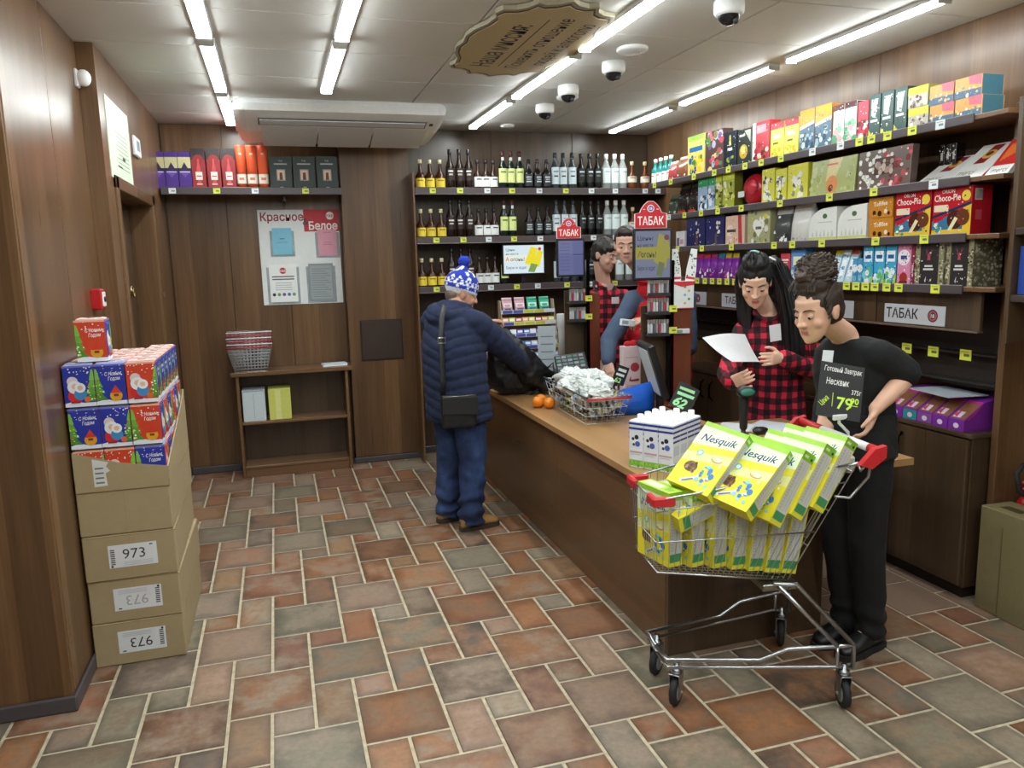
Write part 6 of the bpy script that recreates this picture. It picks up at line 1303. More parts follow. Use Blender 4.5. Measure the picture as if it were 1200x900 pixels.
def skin_color(M, base, lip):
    Mi = np.array(M.inverted()); b = np.array(lin(base)); l = np.array(lin(lip)); ch = np.array(lin(base))*np.array([1.03, .86, .82, 1])
    def f(co):
        q = np.c_[co, np.ones(len(co))] @ Mi.T; x, y, z = q[:, 0], q[:, 1], q[:, 2]; out = np.tile(b, (len(co), 1))
        w = np.exp(-(((np.abs(x)-.043)/.02)**2+((z+.03)/.022)**2))*(y > .03)*(y < .13); out = out*(1-w[:, None]*.6)+ch*w[:, None]*.6
        w = ((np.abs(x) < .0200-.45*np.abs(z+.064)) & (y > .078) & (y < .12) & (z > -.0735) & (z < -.0555))[:, None]; return np.where(w, l, out)
    return f
def hand_prims(mb, wrist, d, n, thumb, curl=.5, spread=1.0, k=1.0):
    """wrist point, finger direction d, palm normal n, thumb=+1/-1 side of d x n"""
    d = V(d).normalized(); n = V(n); n = (n-d*n.dot(d)).normalized(); s = d.cross(n)*thumb; w = V(wrist)
    mb.loft([(w-d*.01, s, n, .027*k, .021*k), (w+d*.03*k, s, n, .034*k, .017*k), (w+d*.07*k, s, n, .040*k, .0145*k), (w+d*.09*k, s, n, .036*k, .012*k)], n=16, p=2.5)
    for off, L in ((.031, .070), (.0105, .079), (-.0105, .073), (-.031, .057)):
        p = w+d*.083*k+s*off*k; pts = [p]; a = curl*.5
        for seg in (.42, .32, .26): q = d*math.cos(a)+n*math.sin(a)+s*off*1.5*spread; p = p+q.normalized()*L*seg*k; pts.append(p); a += curl
        mb.limb(pts, [.0092*k, .0086*k, .0078*k, .0068*k])
    p = w+d*.028*k+s*.027*k; pts = [p]
    for q, L in ((d*.55+s*.75+n*.25, .036), (d*.85+s*.35+n*.35, .03), (d*.95+s*.05+n*.4, .024)): p = p+q.normalized()*L*k; pts.append(p)
    mb.limb(pts, [.0135*k, .011*k, .0095*k, .008*k])
def shoe(root, I, ankle, d, cu, cs, L=.275):
    d = V((d[0], d[1], 0)).normalized(); r = V((d.y, -d.x, 0)); a = V((ankle[0], ankle[1], 0))
    up = MB(); up.loft([(a+d*x+V((0, 0, z)), r, V((0, 0, 1)), w, h) for x, z, w, h in ((-.075, .05, .022, .03), (-.06, .055, .034, .045), (-.01, .062, .037, .055), (.05, .055, .042, .045), (.11, .045, .048, .032), (.16, .038, .042, .024), (.19, .034, .022, .014))], n=18); up.limb([(ankle[0], ankle[1], .07), (ankle[0], ankle[1], .125)], [.042, .046])
    so = MB(); ol = [(-.085, .012), (-.075, .03), (-.03, .038), (.03, .04), (.09, .05), (.15, .046), (.19, .028), (.203, .0)]
    so.prism([(x, y) for x, y in ol]+[(x, -y) for x, y in ol[::-1][1:]], .0, .026, cs, 'rubber', (a, d, -r, V((0, 0, 1))))
    o = raw('shoe', remesh(up, .006, 3, None, flat(cu), 'leather', None, 'shoe', clamp=.022), root, I); obj('sole', so, o)
def body(name, label, J, skin, lip, fem=False, k=1.0, group=None, legs=True):
    """skin body: one continuous surface grown from pelvis, spine, limbs, hands and head"""
    pv = V(J['pelvis']); root = thing(name, label, 'person', (pv.x, pv.y, 0), 0, group); I = Matrix.Translation((-pv.x, -pv.y, 0))
    r, f = J['r'], J['f']; up = V(J['upper']); ch = V(J['chest']); nb = V(J['neck']); mb = MB(); w = .9 if fem else 1.0
    mb.loft([(pv-V((0, 0, .1)), r, f, .10*w, .08), (pv, r, f, .16*w, .11), (pv.lerp(ch, .5), r, f, .135*w, .10), (ch, r, f, .155*w, .11), (up, r, f, .165*w, .09), (nb-V((0, 0, .02)), r, f, .06, .055), (nb+V((0, 0, .01)), r, f, .05, .05)], n=22)
    for s in 'LR':
        sh, el, wr = V(J['sh'+s]), V(J['el'+s]), V(J['wr'+s])
        mb.limb([up.lerp(sh, .6), sh, el, wr], [.06*w, .056*w, .044*w, .029*w]); mb.limb([sh, sh.lerp(el, .5)], [.05*w, .048*w])
        mb.limb([el.lerp(wr, .02), el.lerp(wr, .35), wr], [.042*w, .043*w, .028*w])
        h = J['hand'+s]; hand_prims(mb, wr, h[0], h[1], h[2], h[3], k=.94 if fem else 1.0)
        hp, kn, an = V(J['hip'+s]), V(J['kn'+s]), V(J['an'+s]); mb.limb([hp, kn, an], [.082*w, .055*w, .04*w]); mb.limb([kn, kn.lerp(an, .35), an], [.05*w, .052*w, .038*w]); mb.limb([an, V((an.x, an.y, .05))+V(J['toe'])*.08], [.035, .03])
    M = J['M']; head_prims(mb, M, nb, fem)
    me = remesh(mb, .0046, 5, None, skin_color(M, skin, lip), 'skin', .4, 'body'); raw('body', me, root, I); return root, I
def stand(J, r, toe, spread=.09, footf=None):
    """legs under the pelvis"""
    pv = V(J['pelvis']); r = V(r); J['toe'] = V((toe[0], toe[1], 0)).normalized()
    for s, q in (('L', -1), ('R', 1)):
        J['hip'+s] = pv+r*q*spread-V((0, 0, .03)); a = footf[s] if footf else (pv.x+r.x*q*spread*1.15, pv.y+r.y*q*spread*1.15)
        J['an'+s] = V((a[0], a[1], .095)); J['kn'+s] = J['hip'+s].lerp(J['an'+s], .5)+J['toe']*.02
def trousers(root, I, J, mat, col, r0=(.105, .085, .075), seed=0, wr=.007, hem=.05, waist=.05):
    mb = MB(); pv, r, f = V(J['pelvis']), J['r'], J['f']
    mb.loft([(pv-V((0, 0, .13)), r, f, .11, .10), (pv-V((0, 0, .04)), r, f, .178, .135), (pv+V((0, 0, waist)), r, f, .168, .128), (pv+V((0, 0, waist+.05)), r, f, .16, .12)], n=24)
    for s in 'LR': hp, kn, an = J['hip'+s], J['kn'+s], J['an'+s]; mb.limb([hp, kn, V((an.x, an.y, hem+r0[2]))], list(r0)); mb.lathe([(r0[2], 0), (r0[2]*.98, .12)], at=(an.x, an.y, hem), n=16)
    raw('trousers', remesh(mb, .008, 4, lambda co, nr: wrinkle(wr, 11, seed, .8)(co, nr)+wr*.9*np.sin(co[:, 2]*70+6*nz(co, 5, seed))*np.exp(-((co[:, 2]-.12)/.12)**2), flat(col), mat, None, 'trousers', clamp=hem*.7), root, I)
def top(root, I, J, name, mat, col, rings, sleeve, arms='LR', vox=.008, disp=None, colf=None, cut=1.0, it=4, extra=None):
    """upper garment: rings along the spine [(t from pelvis 0 to neck 1, rx, ry, forward shift)] and sleeves"""
    mb = MB(); pv, ch, up, nb, r, f = V(J['pelvis']), V(J['chest']), V(J['upper']), V(J['neck']), J['r'], J['f']
    def sp(t):
        if t < .5: return pv.lerp(ch, t/.5)
        if t < .85: return ch.lerp(up, (t-.5)/.35)
        return up.lerp(nb, (t-.85)/.15)
    mb.loft([(sp(t), r, f, rx, ry) if len(q) < 1 else (sp(t)+f*q[0], r, f, rx, ry) for t, rx, ry, *q in rings], n=26, p=2.3)
    for s in arms:
        sh, el, wr = V(J['sh'+s]), V(J['el'+s]), V(J['wr'+s]); a, b, c = sleeve
        mb.cap(up.lerp(sh, .5)+V((0, 0, .0)), sh, a*1.05, a)
        if cut > .5: mb.limb([sh, el, el.lerp(wr, (cut-.5)*2)], [a, b, c])
        else: mb.limb([sh, sh.lerp(el, cut*2)], [a, b])
    if extra: extra(mb)
    return raw(name, remesh(mb, vox, it, disp, colf or flat(col), mat, None, name), root, I)
def blob(name, root, I, mb, col, vox=.006, it=2, disp=None, mat='hairy', colf=None): return raw(name, remesh(mb, vox, it, disp, colf or flat(col), mat, None, name), root, I)
def hair_cap(mb, M, grow=.008, low=-.02, front=.055, back=-.06, scale=1.0):
    """shell over the skull that leaves the face free"""
    T0 = mb.T; mb.T = M; mb.ball((0, -.022, .038), (.0765+grow, .090+grow, .086+grow), n=26, m=18); mb.ball((0, -.04, -.005), (.072+grow, .066+grow, .065+grow), n=20, m=14); mb.T = T0
def strands(amp, sc, axis_scale=(1, 1, .2), seed=0):
    def f(co, nr): q = co*np.array(axis_scale); return amp*nz(q, sc, seed)
    return f
# ------------------------------------------------------------------ customer in the blue puffer jacket
J = {}; J['f'] = V((.80, .60, 0)); J['r'] = V((.60, -.80, 0))
J['pelvis'] = atY(537, 473, 4.74); J['chest'] = atY(531, 418, 4.75); J['upper'] = atY(532, 374, 4.80); J['neck'] = atY(535, 358, 4.84)
J['shR'] = J['upper']+J['r']*.17+V((0, 0, -.015)); J['shL'] = J['upper']-J['r']*.17+V((0, 0, -.015))
J['elR'] = atY(586, 403, 4.74); J['wrR'] = atY(610, 424, 4.98); J['elL'] = atY(548, 400, 5.15); J['wrL'] = atY(567, 379, 5.16)
J['handR'] = ((.6, .7, -.3), (-.5, .2, -.8), 1, .45); J['handL'] = ((.9, .2, .1), (.2, -.3, -.9), -1, .6)
J['M'] = head_matrix(atY(541, 344, 4.88), (.96, .10, -.30), 0, 1.04)
stand(J, J['r'], (.97, .22), .085, {'R': (1.095, 4.635), 'L': (.99, 4.85)})
root, I = body('person', 'man in navy puffer jacket, knitted pompom hat and blue jeans at the counter', J, '#c4937a', '#a8685c')
face_parts(root, I, J['M'], '#5a4636', .6, False, '#c4937a')
trousers(root, I, J, 'denim', '#ffffff', (.105, .088, .082), 3, .013, .045)
for s in 'LR': shoe(root, I, J['an'+s], J['toe'], '#a07a48', '#3a342a')
pj = J['pelvis']
def puff(co, nr):
    sh, el = np.array(J['shR']), np.array(J['elR']); a, b = np.array(J['elR']), np.array(J['wrR']); out = np.zeros(len(co))
    def seg(p, q):
        d = q-p; L = np.linalg.norm(d); t = np.clip(((co-p)@d)/(L*L), 0, 1); return np.linalg.norm(co-(p+t[:, None]*d), axis=1), t*L
    d1, t1 = seg(sh, el); d2, t2 = seg(a, b); arm = np.minimum(d1, d2) < .098; tt = np.where(d1 < d2, t1, t2+np.linalg.norm(el-sh))
    side = (co[:, 0]-pj.x)*J['r'].x+(co[:, 1]-pj.y)*J['r'].y
    z = co[:, 2]-.28*np.abs(side-.02)+.012*nz(co, 5); ph = np.where(arm, tt/.085, z/.064)
    return .0105*np.abs(np.sin(PI*ph))**.45-.008+.0035*nz(co, 22)
def coat_extra(mb):
    c = J['neck']; mb.T = Matrix.Translation(c+V((-.095, -.06, -.035))) @ Euler((.1, -.45, .6)).to_matrix().to_4x4(); mb.ball((0, 0, 0), (.115, .135, .06), n=20, m=12); mb.T = Matrix()
    mb.tube([c+J['f']*.085*math.cos(a)+J['r']*.095*math.sin(a)+V((0, 0, -.012-.03*math.cos(a))) for a in [2*PI*k/14 for k in range(14)]], .026, closed=True, n=10)
top(root, I, J, 'puffer_jacket', 'cloth', '#172340', [(-.17, .212, .172), (-.11, .22, .182), (0, .215, .18), (.3, .21, .175), (.6, .215, .175), (.85, .20, .145), (.97, .11, .095)], (.086, .082, .066), disp=puff, vox=.009, it=5, extra=coat_extra)
M = J['M']
mb = MB(); mb.T = M; mb.ball((0, -.014, .055), (.090, .108, .095), n=26, m=16); mb.loft([((0, -.012, .012), (1, 0, 0), (0, 1, -.12), .088, .105), ((0, -.014, .03), (1, 0, 0), (0, 1, -.1), .092, .11), ((0, -.014, .07), (1, 0, 0), (0, 1, 0), .091, .108)], n=26); mb.lathe([(.06, .11), (.035, .155), (.015, .175)], at=(0, -.03, 0)); mb.T = Matrix()
Mi = np.array(M.inverted())
def hatc(co):
    q = np.c_[co, np.ones(len(co))] @ Mi.T; a = np.arctan2(q[:, 0], q[:, 1]); z = q[:, 2]
    bl, wh = np.array(lin('#2036a8')), np.array(lin('#e4e8f2')); w = np.zeros(len(co), bool)
    w |= (z < .022); w |= (z > .046) & (z < .058+.006*np.sign(np.sin(a*16))); w |= (z > .026) & (z < .042) & (np.sin(a*9) > .75)
    w |= (z > .066) & (z < .076) & (np.sin(a*22) > 0); w |= (z > .082) & (nz(co, 26, 3) > .12); return np.where(w[:, None], wh, bl)
blob('knitted_hat', root, I, mb, '#2036a8', .006, 3, lambda co, nr: .0018*np.sin(co[:, 2]*900)*0+.002*nz(co, 90), 'cloth', hatc)
mb = MB(); mb.T = M; mb.ball((0, -.035, .195), (.036, .036, .034), n=18, m=12); mb.T = Matrix(); blob('pompom', root, I, mb, '#2238b0', .005, 1, lambda co, nr: .008*nz(co, 130), 'cloth')
mb = MB(); mb.T = M; mb.ball((0, -.06, -.02), (.06, .04, .05), n=16, m=12); blob('hair', root, I, mb, '#6a5a50', .006, 2, strands(.004, 90))
t = thing('shoulder_bag', 'black leather shoulder bag hanging on the customer\'s back by a strap', 'bag', tuple(atY(538, 481, 4.50))); Ib = Matrix.Translation(-t.location)
bo = t.location; u = V((.97, -.05, -.02)).normalized(); w_ = V((-.06, -.99, 0)); mb = MB()
mb.loft([(bo+V((0, 0, z)), u, V((.05, 1, 0)), rx, ry) for z, rx, ry in ((-.105, .095, .02), (-.09, .108, .032), (0, .112, .036), (.075, .112, .032), (.098, .107, .022))], n=24, p=5)
raw('bag_body', remesh(mb, .006, 3, wrinkle(.003, 14), flat('#17191c'), 'leather', None, 'bag_body'), t, Ib)
obj('flap', MB().prism([(-.106, -.01), (.106, -.02), (.108, .085), (-.108, .085)], .0, .006, '#1b1d20', 'leather', (bo+V((0, -.041, 0)), u, V((0, 0, 1)), w_)), t, Ib)
obj('zip', MB().tube([bo+V((-.1, -.028, .092)), bo+V((0, -.04, .094)), bo+V((.1, -.03, .09))], .003, '#8a8d90', 'metal'), t, Ib)
sp = [atY(521, 358, 4.66), atY(518, 372, 4.60), atY(517, 395, 4.555), atY(518, 420, 4.535), atY(519, 445, 4.525), atY(519, 464, 4.505)]
obj('strap', MB().tube(sp, .019, '#15171a', 'leather', 8, flat=(0, -1, 0)), t, Ib)
b = sp[2]+V((.0, -.012, -.02)); obj('buckle', MB().tube([b+V((x, 0, z)) for x, z in ((-.022, -.016), (.022, -.016), (.022, .016), (-.022, .016))], .0035, '#c8c8c4', 'metal', 6, True), t, Ib)
# the big black bag on the counter
t = thing('black_carrier_bag', 'large slack black carrier bag the customer is filling on the counter', 'bag', (1.58, 5.2, CZ)); It = Matrix.Translation((-1.58, -5.2, -CZ))
mb = MB(); Yb = 5.2
mb.loft([(V((1.62, 5.2, CZ+z)), V((1, 0, tx)), V((0, 1, 0)), rx, ry) for z, rx, ry, tx in ((.012, .17, .10, 0), (.06, .21, .12, 0), (.12, .22, .12, -.1), (.18, .19, .11, -.25))], n=26, p=2.6)
pts = [((580, 386, 5.14), .035), ((592, 400, 5.12), .07), ((607, 418, 5.10), .095), ((626, 436, 5.10), .09)]
for (a, ra), (b, rb) in zip(pts[:-1], pts[1:]): mb.cap(atY(*a), atY(*b), ra, rb)
mb.cap(atY(580, 400, 5.18), atY(582, 440, 5.2), .05, .09); mb.cap(atY(620, 428, 5.1), atY(644, 440, 5.1), .075, .035); mb.cap(atY(620, 440, 5.08), atY(640, 452, 5.05), .07, .03)
raw('bag_film', remesh(mb, .010, 5, lambda co, nr: .018*nz(co*np.array([1, 1, .8]), 9)+.010*np.abs(nz(co, 17, 4))+.004*nz(co, 40), flat('#101214'), 'leather', None, 'bag_film', clamp=CZ+.002), t, It)
obj('handle_loop', MB().tube([atY(640, 433, 5.16), atY(648, 425, 5.14), atY(650, 440, 5.12), atY(636, 452, 5.1), atY(622, 462, 5.08)], .008, '#1a1c1e', 'leather', 8), t, It)
# ------------------------------------------------------------------ woman in the black T-shirt
J = {}; J['f'] = V((-.97, -.22, 0)).normalized(); J['r'] = V((J['f'].y, -J['f'].x, 0))
J['pelvis'] = atY(1000, 508, 2.59); J['chest'] = atY(1003, 448, 2.63); J['upper'] = atY(1000, 411, 2.61); J['neck'] = atY(990, 393, 2.60)
J['shL'] = atY(1029, 416, 2.48); J['elL'] = atY(1064, 440, 2.45); J['wrL'] = atY(1026, 479, 2.42); J['shR'] = atY(978, 410, 2.78); J['elR'] = atY(972, 458, 2.80); J['wrR'] = atY(966, 492, 2.62)
J['handL'] = ((-.35, -.05, -.8), (-.7, .5, 0), -1, .5); J['handR'] = ((-.4, -.5, -.3), (0, -.2, -1), 1, .7)
J['M'] = head_matrix(atY(958, 364, 2.53), (-.96, -.16, -.28), 0, .98)
stand(J, J['r'], (-.95, -.2), .08, {'L': (2.35, 2.55), 'R': (2.32, 2.665)})
root, I = body('person', 'woman in black T-shirt and trousers with brown hair bun beside the trolley', J, '#d8ab92', '#bb6f68', True)
face_parts(root, I, J['M'], '#4a342a', .75, True, '#d8ab92')
trousers(root, I, J, 'cloth', '#0e1012', (.098, .072, .062), 8, .006, .06)
for s in 'LR': shoe(root, I, J['an'+s], J['toe'], '#121314', '#1a1a1b', .25)
top(root, I, J, 't_shirt', 'cloth', '#0d0f12', [(-.18, .178, .14), (0, .172, .135), (.35, .155, .13), (.6, .175, .14), (.85, .16, .105), (.98, .062, .058)], (.066, .064, .06), cut=.42, disp=wrinkle(.007, 10, 2))
mb = MB(); hair_cap(mb, J['M'], .006); mb.T = J['M']; mb.ball((0, -.075, -.03), (.055, .035, .05)); mb.limb([(-.068, .015, .02), (-.073, .008, -.03)], [.010, .005]); mb.limb([(.0, .0, .11), (0, -.03, .15)], [.07, .05]); mb.T = Matrix()
blob('hair', root, I, mb, '#33261e', .005, 3, strands(.0035, 70, (.5, 1, .5)))
mb = MB(); mb.T = J['M']; mb.ball((0, -.03, .155), (.075, .08, .058), n=22, m=14); mb.ball((.0, .02, .15), (.05, .05, .04)); mb.T = Matrix(); blob('hair_bun', root, I, mb, '#3a2c22', .005, 1, lambda co, nr: .012*nz(co, 32)+.006*nz(co, 90))
mb = MB(); rh = random.Random(8); M = J['M']
for k in range(110):
    a0 = rh.uniform(0, 6.28); e = rh.uniform(-.5, 1.3); L = rh.uniform(.8, 2.0); q = []
    for i in range(7):
        a = a0+L*i/6; r = (.080+.006*math.sin(a*5+k)); q.append(M @ V((r*.95*math.cos(a)*math.cos(e), -.03+r*math.sin(a)*math.cos(e), .155+.066*math.sin(e+.25*math.sin(a*2+k)))))
    mb.tube(q, .0026, ('#3d2f25', '#2e231b', '#4a3a2e')[k % 3], 'hairy', 4)
for k in range(70):
    x = rh.uniform(-.06, .06); s0 = rh.uniform(-.02, .03); q = [M @ V((x*(1.15-.5*i/5), .066-.095*(i/5)**1.1+s0*.2, .102+.062*(i/5)**.8+.006*math.sin(i))) for i in range(6)]
    mb.tube(q, .0022, ('#3a2c22', '#2c2119')[k % 2], 'hairy', 4)
for k in range(60):
    s0 = rh.choice((-1, 1)); z = rh.uniform(-.02, .07); q = [M @ V((s0*(.079-.006*i/5), .03-.075*i/5+rh.gauss(0, .003), z+.075*i/5*(1-z*5))) for i in range(6)]
    mb.tube(q, .0022, ('#3a2c22', '#2c2119')[k % 2], 'hairy', 4)
o = obj('hair_strands', mb, root, I); o['kind'] = 'stuff'
b = atY(970, 419, 2.47); obj('name_badge', MB().prism([(-.02, -.028), (.02, -.028), (.02, .028), (-.02, .028)], 0, .003, '#dfe4e8', 'paper', (b, V((.55, -.83, 0)), V((.1, 0, .99)), V((-.8, -.55, .1)).normalized())), root, I)
# ------------------------------------------------------------------ woman in the plaid shirt
J = {}; J['f'] = V((-.42, -.9, 0)).normalized(); J['r'] = V((J['f'].y, -J['f'].x, 0))
J['pelvis'] = atY(908, 492, 3.95); J['chest'] = atY(906, 428, 3.95); J['upper'] = atY(905, 389, 3.93); J['neck'] = atY(899, 364, 3.91)
J['shR'] = J['upper']+J['r']*.165; J['shL'] = J['upper']-J['r']*.165
J['elR'] = atY(853, 436, 3.82); J['wrR'] = atY(856, 447, 3.62); J['elL'] = atY(962, 437, 3.78); J['wrL'] = atY(916, 419, 3.64)
J['handR'] = ((.2, -.6, .2), (.7, .2, .3), -1, .6); J['handL'] = ((-.95, -.2, .0), (-.15, .95, -.1), -1, .45)
J['M'] = head_matrix(atY(885, 331, 3.80), (-.50, -.78, -.52), .04, 1.08)
stand(J, J['r'], (-.4, -.9), .085)
root, I = body('person', 'woman with long black hair and red plaid shirt reading a paper', J, '#deb49c', '#c06a66', True)
face_parts(root, I, J['M'], '#1c1414', .85, True, '#deb49c')
trousers(root, I, J, 'cloth', '#101114', (.1, .075, .065), 12, .006, .06)
for s in 'LR': shoe(root, I, J['an'+s], J['toe'], '#17181a', '#222', .25)
def col1(mb):
    c = J['neck']; mb.tube([c+J['f']*.066*math.cos(a)+J['r']*.072*math.sin(a)+V((0, 0, -.005-.045*math.cos(a))) for a in [2*PI*k/14 for k in range(14)]], .016, closed=True, n=8)
top(root, I, J, 'plaid_shirt', 'plaid', '#fff', [(-.12, .185, .145), (0, .182, .145), (.3, .168, .14), (.6, .18, .148), (.85, .172, .112), (.93, .10, .08, -.005), (.965, .078, .068)], (.068, .062, .048), cut=.97, disp=wrinkle(.008, 9, 6), extra=col1)
M = J['M']; mb = MB(); hair_cap(mb, M, .010); mb.T = M; mb.ball((0, -.015, .115), (.07, .075, .045)); mb.ball((0, .004, .112), (.064, .05, .03)); mb.T = Matrix(); blob('hair', root, I, mb, '#0f0d0f', .006, 2, strands(.005, 55, (1, 1, .4)))
def lock(pts, rad): 
    for (a, b, c) in ((0, 0, 0),): mb.limb([atY(*p) for p in pts], rad)
mb = MB(); lock([(916, 318, 3.88), (922, 345, 3.84), (928, 380, 3.78), (930, 412, 3.745), (927, 432, 3.745)], [.045, .062, .062, .05, .022]); lock([(905, 312, 3.94), (912, 345, 3.98), (920, 385, 3.99), (925, 410, 3.96)], [.06, .07, .07, .04]); lock([(870, 322, 3.92), (872, 345, 3.98), (874, 370, 3.98), (876, 390, 3.96)], [.04, .05, .05, .03])
blob('long_hair', root, I, mb, '#0e0c0e', .007, 3, strands(.012, 55, (1, 1, .08)))
mb = MB(); rh = random.Random(4)
def strand_set(paths, n, sp, r0, c):
    for k in range(n):
        P = rh.choice(paths); o = V((rh.gauss(0, 1), rh.gauss(0, 1), rh.gauss(0, .5)))*sp; q = [p+o*(.75+.5*i/len(P))+V((rh.gauss(0, .004), rh.gauss(0, .004), 0)) for i, p in enumerate(P)]
        mb.tube(q, [r0*(1-.5*i/len(q)) for i in range(len(q))], c, 'hairy', 4)
strand_set([[atY(*p) for p in L] for L in ([(908, 308, 3.84), (920, 335, 3.80), (927, 372, 3.73), (930, 410, 3.70), (928, 437, 3.70)], [(914, 312, 3.88), (924, 345, 3.84), (932, 385, 3.78), (935, 420, 3.745)], [(906, 308, 3.9), (926, 350, 3.86), (938, 395, 3.84), (938, 425, 3.83)])], 80, .022, .0035, '#141114')
strand_set([[M @ V(p) for p in L] for L in ([(.0, .052, .124), (.0, .02, .158), (0, -.03, .163), (0, -.09, .13)], [(.045, .035, .118), (.035, .0, .15), (.02, -.04, .155), (.0, -.09, .13)], [(-.045, .035, .118), (-.035, .0, .15), (-.02, -.04, .155), (.0, -.09, .13)])], 70, .007, .0028, '#151215')
o = obj('hair_strands', mb, root, I); o['kind'] = 'stuff'
mb = MB(); mb.T = M; mb.tube([(-.02, -.02, .165), (.0, -.03, .168), (.02, -.04, .163)], .006, '#8ac0b8', 'plastic'); mb.tube([(-.07, -.02, .135), (-.1, .01, .13)], .004, '#d8dcdc', 'plastic'); obj('hair_clip', mb, root, I)
b = atY(908.5, 390, 3.70); obj('name_badge', MB().prism([(-.031, -.048), (.031, -.048), (.031, .048), (-.031, .048)], 0, .003, '#dfe6ec', 'paper', (b, V((.93, -.33, .16)).normalized(), V((-.2, -.12, .96)).normalized(), V((-.33, -.93, -.1)).normalized())), root, I)
t = thing('paper_sheet', 'white sheet of paper held up by the woman in plaid', 'paper', tuple(atY(860, 410, 3.52))); It = Matrix.Translation(-t.location)
A, Bq, Cq, Dq = atY(823, 396, 3.54), atY(873, 392, 3.64), atY(890, 424, 3.60), atY(858, 424, 3.42); mb = MB(); vs = []; n = 8
for i in range(n+1):
    for j in range(n+1):
        a, b = i/n, j/n; p = A.lerp(Bq, a).lerp(Dq.lerp(Cq, a), b); vs.append(p+V((0, 0, .012*math.sin(PI*a)*(1-b)-.008*math.sin(PI*b))))
fs = [(i*(n+1)+j, i*(n+1)+j+1, (i+1)*(n+1)+j+1, (i+1)*(n+1)+j) for i in range(n) for j in range(n)]
mb.add(vs, fs, '#e2e2e6', 'paper', True); mb.add([v+V((0, .001, .0012)) for v in vs], [q[::-1] for q in fs], '#e2e2e6', 'paper', True); obj('sheet', mb, t, It)
# ------------------------------------------------------------------ young man in plaid at the back
J = {}; J['f'] = V((.35, -.94, 0)).normalized(); J['r'] = V((J['f'].y, -J['f'].x, 0))
J['pelvis'] = atY(708, 455, 5.55); J['chest'] = atY(711, 395, 5.55); J['upper'] = atY(711, 350, 5.55); J['neck'] = atY(707, 330, 5.52)
J['shR'] = J['upper']+J['r']*.18; J['shL'] = J['upper']-J['r']*.18
J['elR'] = J['shR']+V((-.06, -.02, -.28)); J['wrR'] = J['elR']+V((.04, -.16, -.17)); J['elL'] = J['shL']+V((.05, -.02, -.28)); J['wrL'] = J['elL']+V((-.06, -.14, -.18))
J['handR'] = ((.1, -.7, -.4), (.3, 0, -1), -1, .4); J['handL'] = ((-.1, -.7, -.4), (0, 0, -1), 1, .4)
J['M'] = head_matrix(atY(709, 299, 5.46), (.52, -.76, -.30), 0, 1.0)
stand(J, J['r'], (.3, -.9), .09)
root, I = body('person', 'young dark-haired man in red plaid shirt behind the farther till tower', J, '#c9a18e', '#b5837a')
face_parts(root, I, J['M'], '#2a1e18', .7, False, '#c9a18e')
trousers(root, I, J, 'denim', '#fff', (.105, .08, .075), 15)
for s in 'LR': shoe(root, I, J['an'+s], J['toe'], '#222326', '#3a3a3a')
def col2(mb):
    c = J['neck']
    for s in (-1, 1): mb.tube([c-J['f']*.06+V((0, 0, .01)), c+J['r']*s*.07-J['f']*.01+V((0, 0, .0)), c+J['r']*s*.05+J['f']*.075+V((0, 0, -.05)), c+J['r']*s*.015+J['f']*.105+V((0, 0, -.12))], .014, n=8)
top(root, I, J, 'plaid_shirt', 'plaid', '#fff', [(-.15, .19, .14), (.2, .18, .135), (.6, .195, .14), (.85, .185, .112), (.965, .075, .064)], (.07, .064, .05), cut=.95, disp=wrinkle(.007, 9, 9), extra=col2)
mb = MB(); hair_cap(mb, J['M'], .008); mb.T = J['M']; mb.ball((-.02, .05, .075), (.06, .042, .034)); mb.ball((.03, .055, .07), (.042, .035, .03)); mb.T = Matrix(); blob('hair', root, I, mb, '#1d1714', .006, 2, strands(.007, 50, (1, 1, .5)))
mb = MB(); c = J['neck']; mb.prism([(-.038, 0), (.038, 0), (.0, -.13)], 0, .004, '#dcd6d2', 'cloth', (c+J['f']*.082+V((0, 0, -.015)), -J['r'], V((J['f'].x*.35, J['f'].y*.35, .94)).normalized(), J['f'])); obj('undershirt', mb, root, I)
b = atY(721, 352, 5.38); obj('name_badge', MB().box(tuple(b+V((-.03, -.002, -.025))), tuple(b+V((.03, .002, .025))), '#c9ced4', 'paper', .001), root, I)
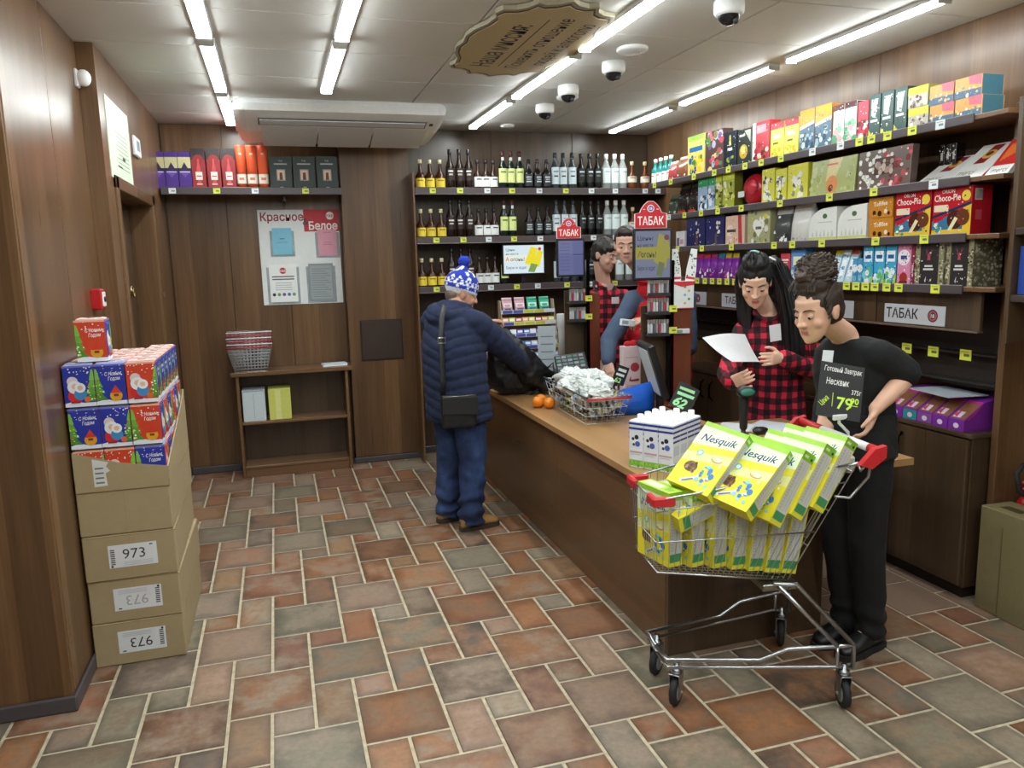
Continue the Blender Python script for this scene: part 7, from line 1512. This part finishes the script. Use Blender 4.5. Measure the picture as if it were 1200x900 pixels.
# ------------------------------------------------------------------ man in the red waistcoat
J = {}; J['f'] = V((-.25, -.97, 0)).normalized(); J['r'] = V((J['f'].y, -J['f'].x, 0))
J['pelvis'] = atY(772, 470, 5.02); J['chest'] = atY(772, 405, 5.02); J['upper'] = atY(774, 350, 5.0); J['neck'] = atY(760, 326, 4.98)
J['shR'] = J['upper']+J['r']*.19; J['shL'] = J['upper']-J['r']*.19
J['elR'] = atY(714, 398, 4.96); J['wrR'] = atY(713, 424, 4.86); J['elL'] = atY(806, 408, 4.95); J['wrL'] = atY(759, 374, 4.74)
J['handR'] = ((-.1, -.5, -.7), (.5, .1, -.5), -1, .5); J['handL'] = ((-.95, -.1, -.1), (-.1, .3, -.9), 1, .6)
J['M'] = head_matrix(atY(734, 287, 4.90), (-.42, -.88, -.2), 0, 1.02)
stand(J, J['r'], (-.2, -.95), .09)
root, I = body('person', 'man in red waistcoat over grey-blue pullover, face half behind the till screen', J, '#c79c88', '#b07c70')
face_parts(root, I, J['M'], '#2a1f1a', .6, False, '#c79c88')
trousers(root, I, J, 'cloth', '#1d2230', (.105, .08, .075), 18)
for s in 'LR': shoe(root, I, J['an'+s], J['toe'], '#222326', '#3a3a3a')
top(root, I, J, 'pullover', 'cloth', '#46566e', [(-.1, .185, .135), (.3, .18, .135), (.6, .195, .14), (.85, .185, .11), (.97, .075, .065)], (.07, .064, .052), cut=.95, disp=wrinkle(.009, 8, 13))
def gilet(mb):
    c = J['neck']; mb.tube([c+J['f']*.07*math.cos(a)+J['r']*.078*math.sin(a)+V((0, 0, .0-.025*math.cos(a))) for a in [2*PI*k/14 for k in range(14)]], .018, closed=True, n=8)
    for s in (-1, 1): mb.cap(J['upper']+J['r']*s*.06, J['upper']+J['r']*s*.135-V((0, 0, .015)), .088, .078)
top(root, I, J, 'waistcoat', 'cloth', '#c01420', [(-.2, .235, .165), (0, .235, .168), (.3, .235, .168), (.6, .235, .168), (.85, .175, .13), (.97, .09, .08)], (.08, .07, .06), arms='', disp=lambda co, nr: .010*np.abs(np.sin(co[:, 2]*PI/.1))-.005+wrinkle(.005, 9, 3)(co, nr), extra=gilet)
mb = MB(); hair_cap(mb, J['M'], .006); mb.T = J['M']; mb.ball((0, .03, .09), (.06, .05, .03)); mb.T = Matrix(); blob('hair', root, I, mb, '#231b17', .006, 2, strands(.005, 60, (1, 1, .5)))
t = thing('cigarette_pack', 'white pack held in the hand of the man in red waistcoat', 'pack', tuple(atY(735, 378, 4.70))); obj('carton', MB().box((-.05, -.018, -.022), (.05, .012, .022), '#e2e6ea', 'paper', .003), t, Matrix.Rotation(.15, 4, 'Y')); obj('label', MB().box((-.045, -.0186, -.012), (.0, -.0181, .012), '#9aaac0', 'paper'), t, Matrix.Rotation(.15, 4, 'Y'))
